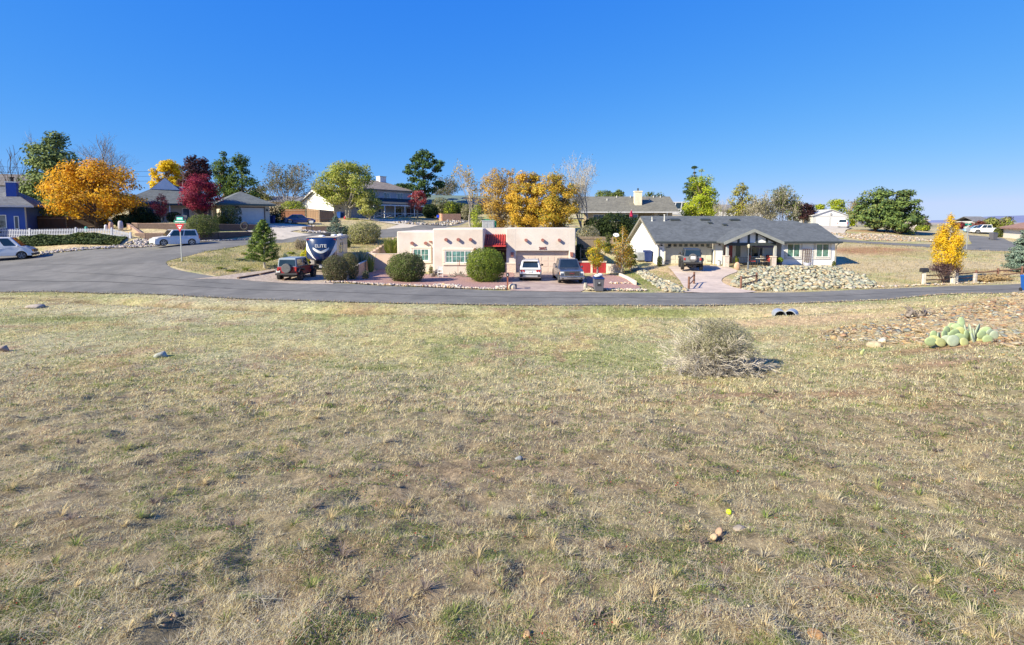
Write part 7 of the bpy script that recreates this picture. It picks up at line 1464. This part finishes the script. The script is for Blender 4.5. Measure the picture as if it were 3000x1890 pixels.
def rock_objs(spots, pal, label, group, name='rock', fl=1.0, words=WT, span=(2395,3050), big=.2):
    for (x, y, z, s) in spots:
        k = random.randrange(8); V, Fs = RS[k]; ci = random.randrange(len(pal)); c = np.array(pal[ci])*random.uniform(.85,1.12); u_ = CAMZ and (1500+x*F/y-span[0])/(span[1]-span[0]); pl_ = 'left end' if u_ < .2 else 'left half' if u_ < .45 else 'middle' if u_ < .6 else 'right half' if u_ < .82 else 'right end'
        lab_ = ('big ' if s > big else '')+words[ci]+' '+label+', '+pl_; a = Euler((random.uniform(-.4,.4), random.uniform(-.4,.4), random.uniform(0,6.28))).to_matrix()
        sc = np.array([s*random.uniform(.8,1.25), s*random.uniform(.7,1.1), s*random.uniform(.7,1.05)*fl]); VV = (V*sc)@np.array(a).T
        o = raw_mesh(name, VV, 3, ROCKM, None, cols=np.tile(c, (len(VV), 1)), F_=Fs); o.location = (x, y, z); tag(o, lab_, 'rock', group)
def rock_stuff(spots, pal, name, label, fl=1.0):
    VV = []; FF = []; CC = []; n0 = 0
    for (x, y, z, s) in spots:
        V, Fs = RS[random.randrange(8, 14)]; c = np.array(random.choice(pal))*random.uniform(.8,1.12); a = np.array(Euler((random.uniform(-.6,.6), random.uniform(-.6,.6), random.uniform(0,6.28))).to_matrix())
        V2 = (V*np.array([s*random.uniform(.8,1.3), s*random.uniform(.7,1.1), s*random.uniform(.6,1.0)*fl]))@a.T+np.array([x,y,z]); VV.append(V2); FF.append(Fs+n0); CC.append(np.tile(c, (len(V2), 1))); n0 += len(V2)
    o = raw_mesh(name, np.concatenate(VV), 3, ROCKM, None, cols=np.concatenate(CC), F_=np.concatenate(FF)); return tag(o, label, 'rocks', kind='stuff')
def scatter(poly_px, n, s0, s1, lift=.1, world=False, pw=2.2):
    poly = poly_px if world else pp(*poly_px); a = np.array(poly); out = []
    while len(out) < n:
        x = np.random.default_rng(random.randrange(10**9)).uniform(a[:, 0].min(), a[:, 0].max(), 400); y = np.random.default_rng(random.randrange(10**9)).uniform(a[:, 1].min(), a[:, 1].max(), 400)
        ok = in_poly(x, y, poly); x, y = x[ok], y[ok]; z = hb(x, y)
        for i in range(len(x)): s = s0+(s1-s0)*random.random()**pw; out.append((x[i], y[i], z[i]+s*lift*random.uniform(-.5,2), s))
    return out[:n]
# mound of flat stones, right foreground
MP = [(2395,985),(2440,962),(2560,945),(2640,925),(2750,905),(2850,886),(2950,868),(3040,850),(3200,880),(3200,1010),(3040,1012),(2960,1016),(2880,1000),(2760,1010),(2640,1012),(2520,1000),(2420,1000)]
sp_ = sorted(scatter(MP, 8500, .028, .17, .12, pw=4), key=lambda q: -q[3]/q[1])
rock_objs(sp_[:95], RC_TAN, 'flat stone on the right-hand mound', 'larger stones of the right-hand mound', fl=.62)
rock_stuff(sp_[95:], RC_TAN, 'rubble', 'tan, rust and grey rubble covering the right-hand mound', .62)
rock_stuff(scatter([(2330,960),(2430,975),(2560,1030),(2900,1035),(3100,1030),(3200,1090),(2700,1060),(2450,1020)], 420, .02, .06, .2), RC_TAN, 'rubble', 'small loose stones spilling from the foot of the mound')
# pale bank in front of the white house
BK = [(2140,838),(2150,815),(2175,796),(2230,786),(2300,783),(2400,783),(2480,790),(2530,812),(2570,838),(2540,846),(2440,848),(2330,852),(2250,856),(2190,850)]
def bank(poly_px, n, s0, s1, hgt): 
    poly = pp(*poly_px); sp = scatter(poly, n, s0, s1, .3, world=True, pw=1.8); x = np.array([q[0] for q in sp]); y = np.array([q[1] for q in sp]); d = np.clip(edge_dist(x, y, poly)/2.2, 0, 1)
    return [(q[0], q[1], q[2]+hgt*dd*(.7+.3*random.random()), q[3]) for q, dd in zip(sp, d)]
sp_ = sorted(bank(BK, 2900, .08, .27, .30), key=lambda q: -q[3]/q[1])
rock_objs(sp_[:110], RC_PALE, 'rock on the bank before the white house', 'big pale rocks before the white house', fl=1.1, words=WP_, span=(2140,2570), big=.25); rock_stuff(sp_[110:], RC_PALE, 'rock_bank', 'pale green-grey rocks banked up before the white house', 1.1)
LK = [(1838,772),(1872,783),(1900,800),(1940,822),(1985,840),(2018,852),(1995,858),(1950,857),(1925,842),(1895,822),(1860,800),(1835,786)]
sp_ = sorted(bank(LK, 1100, .09, .24, .2), key=lambda q: -q[3]/q[1])
rock_objs(sp_[:45], RC_PALE, 'rock in the strip left of the curved driveway', 'pale rocks left of the curved driveway', fl=1.1, words=WP_, span=(1835,2018), big=.21); rock_stuff(sp_[45:], RC_PALE, 'rock_bank', 'strip of pale rocks sloping down left of the curved driveway', 1.1)
# border stones along the yard
def strip(pts, n, s0, s1, wd, lift=.3):
    out = []; P_l = [Vector((X(a, d), d)) for a, d in pts]; Ls = [(P_l[i+1]-P_l[i]).length for i in range(len(P_l)-1)]; tot = sum(Ls)
    for _ in range(n):
        u = random.random()*tot; i = 0
        while u > Ls[i] and i < len(Ls)-1: u -= Ls[i]; i += 1
        p = P_l[i].lerp(P_l[i+1], u/Ls[i]); t = (P_l[i+1]-P_l[i]).normalized(); o = random.uniform(-wd, wd); x, y = p.x-t.y*o, p.y+t.x*o; s = random.uniform(s0, s1); out.append((x, y, s))
    z = hb(np.array([q[0] for q in out]), np.array([q[1] for q in out])); return [(q[0], q[1], zz+q[2]*lift+.05, q[2]) for q, zz in zip(out, z)]
b1 = strip([(955,38.6),(1060,38.0),(1200,37.5),(1330,37.0),(1482,36.7)], 620, .06, .14, .28) + strip([(1275,37.9),(1310,38.4),(1340,37.6)], 60, .1, .2, .35) + strip([(1455,37.6),(1485,38.0)], 50, .08, .16, .4)
b1 = sorted(b1, key=lambda q: -q[3]); rock_objs(b1[:40], RC_BORD, 'rounded stone edging the red gravel', 'larger edging stones of the red gravel', words=WB, span=(955,1485), big=.15); rock_stuff(b1[40:], RC_BORD, 'edging_stones', 'rounded pale stones edging the red gravel yard along the road')
rock_stuff(strip([(1722,36.6),(1780,36.4),(1850,36.3),(1895,36.3)], 260, .08, .18, .35), RC_PALE+RC_BORD, 'edging_stones', 'pale stones edging the small gravel bed right of the wheeled bin')
rock_stuff(strip([(1786,40.6),(1845,40.6)], 46, .08, .18, .2), RC_BORD, 'edging_stones', 'short row of stones inside the small red gravel bed')
rock_stuff(strip([(105,51.4),(250,52.7),(380,54.2),(470,55.0)], 700, .07, .17, .5), RC_GREY+RC_BORD[:3], 'rubble', 'pale rubble between the left road edge and the bank')
rock_stuff(strip([(385,56),(440,56)], 160, .1, .22, .9), RC_GREY+RC_BORD[:3], 'rubble', 'rubble heap at the end of the block walls')
rock_stuff(strip([(560,56.7),(640,58.2),(745,60.6)], 380, .06, .14, .3), RC_GREY, 'rubble', 'grey rubble at the foot of the lower block wall')
rock_stuff(strip([(885,69),(960,69),(1040,72.2)], 240, .12, .26, .7), RC_GREY, 'rubble', 'grey rubble before the low dark brick wall')
rock_stuff(strip([(1170,88),(1240,86),(1300,90),(1340,96)], 480, .12, .34, 1.6), RC_GREY+RC_TAN[:2], 'rock_bank', 'dark rocky slope above the hill road')
rock_stuff(strip([(2478,82.5),(2560,82.5),(2700,81.5)], 2600, .09, .26, 5.2, .1), RC_TAN+RC_BORD[1:4], 'rock_bank', 'pinkish rock bank below the big junipers')
rock_stuff(strip([(2480,36.6),(2600,37.2),(2760,37.8),(2900,38.6)], 160, .05, .14, .3), RC_BORD+RC_PALE[:2], 'rubble', 'scattered pale stones along the far road edge at right')
rock_stuff(strip([(a, d-.12) for a, d in NEAR[1:-2]], 2600, .015, .05, .3, .3), RC_TAN+RC_PALE, 'shoulder_gravel', 'loose gravel along the near edge of the road')
# single field stones
def stone(px, py, wpx, hpx, col, lab, name='stone'):
    q = hit(px, py); D = q.y; s = wpx*D/F/2; V, Fs = RS[random.randrange(8)]; VV = V/np.abs(V).max(0)*np.array([s, s*.8, hpx*D/F*.62]); o = raw_mesh(name, VV, 3, ROCKM, None, cols=np.tile(np.array(col)*.75, (len(VV), 1)), F_=Fs); o.location = (q.x, q.y, q.z+hpx*D/F*.22); o.rotation_euler = (0, 0, random.uniform(-.4,.4)); tag(o, lab, 'stone')
for a in [(12,1028,34,18,(.44,.34,.28),'tan flat stone at the left edge of the field'),(475,1048,44,22,(.46,.48,.44),'pale grey stone in the upper left of the field'),(105,903,50,14,(.46,.40,.36),'low pale stone slab near the road at far left'),(863,1595,46,28,(.52,.40,.25),'cream stone in the lower left field'),(1232,1585,30,12,(.62,.50,.44),'small pinkish-white stone in the lower middle field'),(1593,1573,34,14,(.50,.22,.12),'small orange stone in the lower middle field'),(1520,1347,24,14,(.30,.33,.36),'small blue-grey stone in the middle of the field'),
          (2092,1588,26,18,(.55,.42,.28),'front cream stone of a pair right of centre'),(2108,1572,26,24,(.50,.34,.24),'pinkish stone behind the front cream one'),(2165,1561,40,12,(.42,.36,.30),'flat tan-grey stone right of the pair'),(2255,1765,80,22,(.22,.26,.28),'large half-buried slate slab at lower right'),(2195,1698,26,14,(.50,.50,.52),'small pale grey stone left of the slate slab'),(2258,1882,42,22,(.62,.38,.06),'yellow-ochre stone at the bottom edge'),(2388,1886,54,34,(.48,.28,.13),'rounded orange-brown stone at the bottom edge'),(1012,1838,40,20,(.28,.13,.07),'dark rust stone near the bottom left'),(1780,1778,26,14,(.60,.40,.16),'small ochre stone at the lower middle'),(1810,1862,54,26,(.40,.37,.28),'flat olive-grey stone at the bottom middle'),(1770,1868,30,30,(.36,.28,.24),'upright brown stone at the bottom middle'),(1545,1888,40,20,(.55,.36,.2),'tan stone cut by the bottom edge'),(290,1862,50,34,(.46,.37,.27),'leaning tan stone above the lower left corner'),(510,1815,30,26,(.48,.36,.24),'small cream stone in the lower left'),(660,1618,30,24,(.36,.28,.20),'brown angular stone left of the cream one'),(255,1673,28,12,(.34,.14,.08),'rusty red stone in the left field'),(2560,1018,40,24,(.58,.48,.34),'large cream stone at the foot of the mound'),(2585,1002,24,14,(.66,.60,.52),'whitish stone above the large cream one')]: stone(*a)
q = hit(2135, 1516); b = MB(); b.ball((0,0,.022), .03, 12, 8); o = b.build('yellow_ball', mat('neon_yellow', (.60,.80,.02), .7), None, smooth=True); o.location = q; tag(o, 'bright yellow-green ball lying in the dry grass at lower right', 'ball')
# driftwood lump on the mound
driftwood('driftwood_log', 'gnarled grey root lump on top of the right-hand mound', 2700, 22.4, .80, .42, WDW, 5)
# prickly pear
def prickly():
    q = hit(2850, 1010); q.y += .2; q.z = h(q.x, q.y); D = q.y; T = empty('prickly_pear', tuple(q), 'pale green prickly pear cactus patch at the foot of the right-hand mound', 'cactus'); k = D/F
    PM = [mat('cactus_pad', (.33,.42,.22), .7, .12, 6, .004, 50), mat('cactus_pad_grey', (.34,.40,.29), .7, .12, 6, .004, 50), mat('cactus_pad_yellow', (.44,.46,.20), .7, .12, 6, .004, 50)]
    pads = [(2832,948,8,12,.1,0),(2805,962,10,8,.3,0),(2818,965,11,10,-.2,0),(2800,975,12,10,.4,2),(2812,985,14,12,.1,0),(2830,975,9,10,-.3,2),(2845,970,8,11,1.1,1),(2860,975,8,16,1.3,1),(2872,985,8,15,1.2,1),(2880,975,9,17,.9,1),(2858,990,12,10,.2,0),(2895,985,11,9,.3,0),(2905,975,12,10,-.2,0),(2920,985,13,12,.5,1),(2932,990,10,12,.2,1),(2900,997,14,10,-.1,2),(2785,985,11,9,.4,0),(2768,990,10,8,.9,1),(2752,985,8,9,.2,0),(2755,1000,12,8,-.2,2),(2745,1010,13,7,.1,0),(2775,1012,14,5,.2,2),(2795,1005,12,9,-.4,1),(2812,1003,14,11,.2,1),(2830,1000,13,11,-.2,0),(2845,1008,11,7,.3,2),(2800,992,11,10,.5,0),(2790,972,9,9,.2,0),(2870,1000,8,12,.9,1),(2915,1000,12,9,.1,0),(2850,985,9,10,.6,0)]
    for i, (px, py, rx, rz, yaw, mi) in enumerate(pads):
        dy = (1000-py)*.018*1.0+random.uniform(-.15,.15); DD = D+dy; x = X(px, DD)-q.x; z = max(rz*k*1.15, Zp(py, DD)-q.z); b = MB(); b.ball((0,0,0), (max(rx,8)*k*1.5, .035, max(rz,9)*k*1.5), 16, 12); o = b.build('pad', PM[mi], T, smooth=True); o.location = (x, dy, z); o.rotation_euler = (random.uniform(-.3,.15), random.uniform(-.5,.5), yaw*.75+random.uniform(-.15,.15))
prickly()
q = hit(2525, 1042); T = empty('small_cactus', tuple(q), 'tiny prickly pear pad alone in the grass left of the big patch', 'cactus'); b = MB(); b.ball((0,0,.08), (.06,.02,.08), 10, 7); b.build('pad', MATS['cactus_pad_yellow'], T, smooth=True); b = MB(); b.ball((.05,0,.16), (.04,.02,.05), 10, 7); b.build('pad', MATS['cactus_pad'], T, smooth=True)
# the big half-dead bush
def dead_bush():
    q = hit(2085, 1098); T = empty('desert_bush', tuple(q), 'large half-dead bush with bleached twigs below and olive sprays on top', 'bush'); k = q.y/F; R_ = random.Random(4)
    RX = 155*k; HT = 178*k; b = MB(); b2 = MB(); tips = []
    def gr(p, d, L_, r, lv):
        pts_ = [p]; dd = d.copy()
        for i in range(3): dd = (dd+Vector((R_.uniform(-.3,.3),R_.uniform(-.3,.3),R_.uniform(-.22,.14)))).normalized(); pts_.append(pts_[-1]+dd*L_/3)
        (b if R_.random() < .72 else b2).tube(pts_, [max(.0045,r),max(.0042,r*.8),max(.0038,r*.6),.003], 3 if lv < 3 else 5, cap=False)
        if lv == 0: tips.append(pts_[-1]); return
        for j in range(3 if lv > 1 else 4): o = dd.orthogonal().normalized(); o.rotate(Matrix.Rotation(R_.uniform(0,6.28),3,dd)); s_ = R_.uniform(.25,.85); nd = (dd*math.cos(s_)+o*math.sin(s_)).normalized(); gr(pts_[R_.randint(1,3)], nd, L_*R_.uniform(.55,.8), r*.55, lv-1)
    for i in range(75):
        a = R_.uniform(0,2*math.pi); el = R_.uniform(.08,1.25); d = Vector((math.cos(a)*math.cos(el),math.sin(a)*math.cos(el)*.8,math.sin(el))); ext = (RX*abs(math.cos(el))+HT*abs(math.sin(el)))
        gr(Vector((R_.uniform(-.35,.35),R_.uniform(-.25,.25),.03)), d, ext*.32, .014, 3 if i % 3 else 4)
    b.build('bleached_twigs', mat('bleached_twig', (.52,.47,.40), .95, .25, 4), T); b2.build('dark_twigs', mat('dark_twig', (.20,.17,.14), .95, .3, 5), T)
    n = 17000; v = rng.normal(0, 1, (n, 3)); v[:, 2] = np.abs(v[:, 2]); v /= np.linalg.norm(v, axis=1)[:, None]; rr = rng.random(n)**.45; P = v*rr[:, None]*np.array([RX*.78, RX*.55, HT*.60]); P[:, 2] += HT*.36; P[:, 0] += .12; lum = fnoise(P[:, 0]*2.4+5, P[:, 1]*2+P[:, 2]*2.4, 1, 5, 3); kp = lum > .34; P = P[kp]; v = v[kp]
    V, _ = leafcloud(P, v*.3+np.array([0,0,.2]), np.full(len(P), .038), None, None, None, None, asp=.22, up=.1); c = np.array([(.42,.41,.24),(.50,.47,.32),(.32,.32,.17),(.52,.48,.38)])[rng.integers(0,4,len(P))]; raw_mesh('olive_sprays', V, 4, LEAF, T, cols=np.repeat(c, 4, 0))
dead_bush()
# ---------------------------------------------------------------- field grass: real blades, denser near the camera
def blades(N_, y0, y1, wscale, L0, L1, name, seg2, lie=0.0, wid=.004, pal=None, bias=.35, flatc=False, dens=None):
    u = rng.random(N_); y = (y0**-bias*(1-u)+y1**-bias*u)**(-1/bias)
    x = (rng.random(N_)*2-1)*(y*wscale+.6)
    if dens is not None:
        kp = rng.random(N_) < dens(x, y); x, y = x[kp], y[kp]
    # keep off the road and the stone mound
    ye = np.interp(x, NX, NY); kp = y < ye-.12; x, y = x[kp], y[kp]
    pm = pp(*MP); kp = ~in_poly(x, y, pm) | (rng.random(len(x)) < .28); x, y = x[kp], y[kp]
    soil = fnoise(x, y, 1.7, 91, 3); tuft = fnoise(x, y, 4.5, 95, 3); kp = (soil+tuft*.8 > .58+.16*rng.random(len(x))) | (y > 12) & (rng.random(len(x)) < .8); x, y, tuft = x[kp], y[kp], tuft[kp]
    n = len(x); z = hb(x, y) + relief(x, y) - .004
    c = ground_col(x, y); kp = rng.random(n) > np.clip((c[:, 0]/c[:, 1]-1.27)*5, 0, .78); x, y, tuft, z, c = x[kp], y[kp], tuft[kp], z[kp], c[kp]; n = len(x)
    r = rng.random(n); gk = fnoise(x, y, 4.6, 101, 3)
    straw = np.array((.84,.74,.44)); grey = np.array((.63,.60,.44)); gr = np.array((.21,.28,.07)); pu = np.array((.28,.235,.19)); dg = np.array((.085,.125,.03)); rust = np.array((.36,.16,.09)); brn = np.array((.44,.34,.20))
    isg = (c[:, 1] > c[:, 0]*.97) & (rng.random(n) < .5)
    pick = np.where(isg[:, None], np.where(r[:, None] < .7, gr*(.7+.6*rng.random((n, 1))), dg), np.where(r[:, None] < .46, straw*(.7+.55*rng.random((n, 1))), np.where(r[:, None] < .66, grey, np.where(r[:, None] < .80, brn, np.where(r[:, None] < .92, pu, rust)))))
    greenish = (gk > .615)[:, None] & (rng.random((n, 1)) < .75); pick = np.where(greenish, gr*(.6+.8*rng.random((n, 1))), pick)
    if pal is not None: pick = np.array(pal)[rng.integers(0, len(pal), n)]*(.8+.4*rng.random((n, 1)))
    col = pick*.8+c*.2 if pal is None else pick
    a = rng.random(n)*2*math.pi; L_ = (L0+(L1-L0)*rng.random(n)**1.8)*(.30+1.35*tuft)*np.where(isg, .75, 1)*np.clip(y/9, .62, 1); inc = np.clip(np.abs(rng.normal(.98, .34, n)), .1, 1.5) if not lie else np.clip(rng.normal(1.42, .1, n), 1.1, 1.56)
    hx = np.cos(a); hy = np.sin(a); wv = wid*(.6+.8*rng.random(n))*np.clip(y/6.5, .7, 9)
    sx, sy = -hy, hx
    p0 = np.stack([x, y, z], 1); S_ = np.stack([sx*wv, sy*wv, np.zeros(n)], 1)
    i2 = np.minimum(inc+.45*rng.random(n), 1.55); 
    p1 = p0+np.stack([hx*np.sin(inc)*L_*.55, hy*np.sin(inc)*L_*.55, np.cos(inc)*L_*.55], 1); p2 = p1+np.stack([hx*np.sin(i2)*L_*.5, hy*np.sin(i2)*L_*.5, np.cos(i2)*L_*.5], 1)
    if lie: p0[:, 2] += .02+.03*rng.random(n); p1[:, 2] = p0[:, 2]+.02; p2[:, 2] = p0[:, 2]+.01
    if seg2:
        V = np.stack([p0-S_, p0+S_, p1+S_*.8, p1-S_*.8], 1).reshape(-1, 3); V2 = np.stack([p1-S_*.8, p1+S_*.8, p2+S_*.12, p2-S_*.12], 1).reshape(-1, 3); V = np.concatenate([V, V2]); col = np.concatenate([np.repeat(col, 4, 0), np.repeat(col, 4, 0)]); k = 4
    else: V = np.stack([p0-S_, p0+S_, p2], 1).reshape(-1, 3); col = np.repeat(col, 3, 0); k = 3
    return raw_mesh(name, V, k, attr_mat('grass_blade', .85, .0, 1, trans=.4, spec=.15), None, cols=col)
tag(blades(520000, 2.6, 11.5, 1.06, .025, .10, 'field_grass', True, wid=.0022, bias=.75), 'short dry and green grass covering the near field', 'grass', kind='stuff')
tag(blades(330000, 10.5, 36, 1.06, .04, .13, 'field_grass', False, wid=.0042), 'short dry grass covering the far part of the field up to the road', 'grass', kind='stuff')
tag(blades(16000, 2.6, 13, 1.06, .12, .50, 'straw', True, lie=1, wid=.0017, bias=.8, pal=[(.62,.55,.40),(.55,.47,.33),(.66,.60,.47),(.48,.42,.32)], dens=lambda x, y: np.clip((fnoise(x, y, .9, 111, 3)-.44)*7, .05, 1)), 'bleached fallen straw stems lying on the field', 'straw', kind='stuff')
# taller tussocks
def tussocks(n):
    Vs = []; Cs = []; 
    for _ in range(n):
        y = 1/(1/3.2+(1/16-1/3.2)*random.random()); x = (random.random()*2-1)*y*1.02; m_ = random.randint(22, 46); z = h(x, y)+float(relief(np.array([x]), np.array([y]))[0])-.01; L_ = random.uniform(.08,.20)*min(1, .35+y/12); a = rng.random(m_)*6.283; inc = .25+.9*rng.random(m_); pal = random.choice([[(.62,.50,.28),(.52,.42,.24)],[(.58,.52,.36),(.44,.38,.27)],[(.20,.27,.07),(.38,.36,.16)],[(.22,.17,.15),(.32,.26,.22)]])
        hx, hy = np.cos(a), np.sin(a); l = L_*(.5+.7*rng.random(m_)); p0 = np.array([x, y, z])+np.stack([hx, hy, 0*hx], 1)*.025*rng.random((m_, 1)); p1 = p0+np.stack([hx*np.sin(inc)*l*.5, hy*np.sin(inc)*l*.5, np.cos(inc)*l*.5], 1); i2 = inc+.5; p2 = p1+np.stack([hx*np.sin(i2)*l*.5, hy*np.sin(i2)*l*.5, np.cos(i2)*l*.5], 1); w_ = .003*max(1, y/6); S_ = np.stack([-hy, hx, 0*hx], 1)*w_
        Vs.append(np.stack([p0-S_, p0+S_, p1+S_, p1-S_], 1).reshape(-1, 3)); Vs.append(np.stack([p1-S_, p1+S_, p2+S_*.1, p2-S_*.1], 1).reshape(-1, 3)); c = np.repeat(np.array(pal)[rng.integers(0, 2, m_)], 4, 0); Cs += [c, c]
    return raw_mesh('tussock_grass', np.concatenate(Vs), 4, MATS['grass_blade'], None, cols=np.concatenate(Cs))
tag(tussocks(360), 'taller tufts of straw and green grass scattered over the field', 'grass', kind='stuff')
# low weeds: broad small leaves, green with a few red ones
def weeds(N_):
    y = 1/(1/2.6+(1/18-1/2.6)*rng.random(N_)); x = (rng.random(N_)*2-1)*(y*1.05+.4); k = fnoise(x, y, 1.9, 121, 3)+.5*fnoise(x, y, 6, 123, 2); kp = k+.22*rng.random(N_) > .99; x, y = x[kp], y[kp]; n = len(x); z = hb(x, y)+relief(x, y)+.008+.03*rng.random(n)
    V, _ = leafcloud(np.stack([x, y, z], 1), np.tile([0,0,1.], (n, 1)), .0065*np.maximum(1, y/4), None, None, None, None, up=.6); c = np.array([(.11,.17,.035),(.15,.21,.05),(.08,.12,.03),(.20,.24,.07)])[rng.integers(0,4,n)]; red = rng.random(n) < .02*(y < 7); c[red] = (.50,.06,.04)
    return raw_mesh('field_weeds', V, 4, LEAF, None, cols=np.repeat(c, 4, 0))
pb_ = []
for _ in range(1500):
    y = 1/(1/2.8+(1/15-1/2.8)*random.random()); x = (random.random()*2-1)*(y*1.04+.3); pb_.append((x, y, 0, (.004+.016*random.random()**3)*min(1.6, max(1, y/5))))
_a = np.array(pb_); _k = (fnoise(_a[:, 0], _a[:, 1], 1.7, 91, 3) < .52) | (rng.random(len(_a)) < .25); _z = hb(_a[:, 0], _a[:, 1])+relief(_a[:, 0], _a[:, 1])
rock_stuff([(a[0], a[1], z_+a[3]*.3, a[3]) for a, z_, k_ in zip(pb_, _z, _k) if k_], [(.42,.26,.16),(.36,.30,.23),(.50,.42,.32),(.30,.26,.23),(.52,.33,.20)], 'pebbles', 'small pebbles and soil crumbs between the grass tufts', .7)
tag(weeds(260000), 'low green weeds with a few red leaves between the grass', 'weeds', kind='stuff')
# dry grass on the corner island and verges beyond the road
def verge(poly, N_, L0, L1, pal, name, label):
    a = np.array(poly); x = rng.uniform(a[:, 0].min(), a[:, 0].max(), N_); y = rng.uniform(a[:, 1].min(), a[:, 1].max(), N_); ok = in_poly(x, y, poly)
    for nm, pl, s_ in SHEETS:
        if ok.any(): ok &= ~in_poly(x, y, pl)
    x, y = x[ok], y[ok]; n = len(x); z = hb(x, y)-.01; an = rng.random(n)*6.28; L_ = (L0+(L1-L0)*rng.random(n)**2)*(.4+1.1*fnoise(x, y, 1.3, 131, 3)); hx, hy = np.cos(an)*L_*.6, np.sin(an)*L_*.6; w_ = .022
    p0 = np.stack([x, y, z], 1); S_ = np.stack([-np.sin(an)*w_, np.cos(an)*w_, 0*x], 1); p2 = p0+np.stack([hx, hy, L_*.8], 1); V = np.stack([p0-S_, p0+S_, p2], 1).reshape(-1, 3); k = np.clip((fnoise(x, y, .6, 12)*1.6-.3)*len(pal)+rng.normal(0,.7,n), 0, len(pal)-1).astype(int); c = np.array(pal)[k]
    tag(raw_mesh(name, V, 3, MATS['grass_blade'], None, cols=np.repeat(c, 3, 0)), label, 'grass', kind='stuff')
VP = [(.60,.49,.28),(.54,.46,.26),(.40,.37,.18),(.26,.28,.10)]
verge([(X(a, d), d) for a, d in [(470,43),(690,38.5),(830,42),(900,48),(1075,50),(1165,60),(1165,67),(1000,67),(830,61),(600,50)]], 60000, .08, .3, VP, 'island_grass', 'dry tufted grass on the corner island')
verge([(X(a, d), d) for a, d in [(2150,35.5),(2600,36),(3100,39),(3100,66),(2450,72),(2480,52),(2420,45)]], 60000, .08, .26, [(.56,.45,.27),(.50,.41,.24),(.44,.36,.20),(.34,.29,.14)], 'dry_meadow_grass', 'pale dry grass on the open lot right of the white house')
verge([(X(a, d), d) for a, d in [(1810,36),(2000,36),(2010,39),(1960,46),(1860,50),(1700,57),(1720,50),(1830,47),(1880,37)]], 12000, .06, .18, [(.40,.34,.18),(.22,.30,.06),(.18,.25,.05)], 'verge_grass', 'green and tan grass between the gravel bed and the pale rocks')
verge([(X(a, d), d) for a, d in [(-100,52),(400,56),(420,60),(900,72),(1350,96),(1300,105),(1000,90),(850,84),(760,76),(640,68),(400,64),(90,64),(-200,60)]], 30000, .1, .35, VP, 'verge_grass', 'dry grass on the slopes round the hill houses')
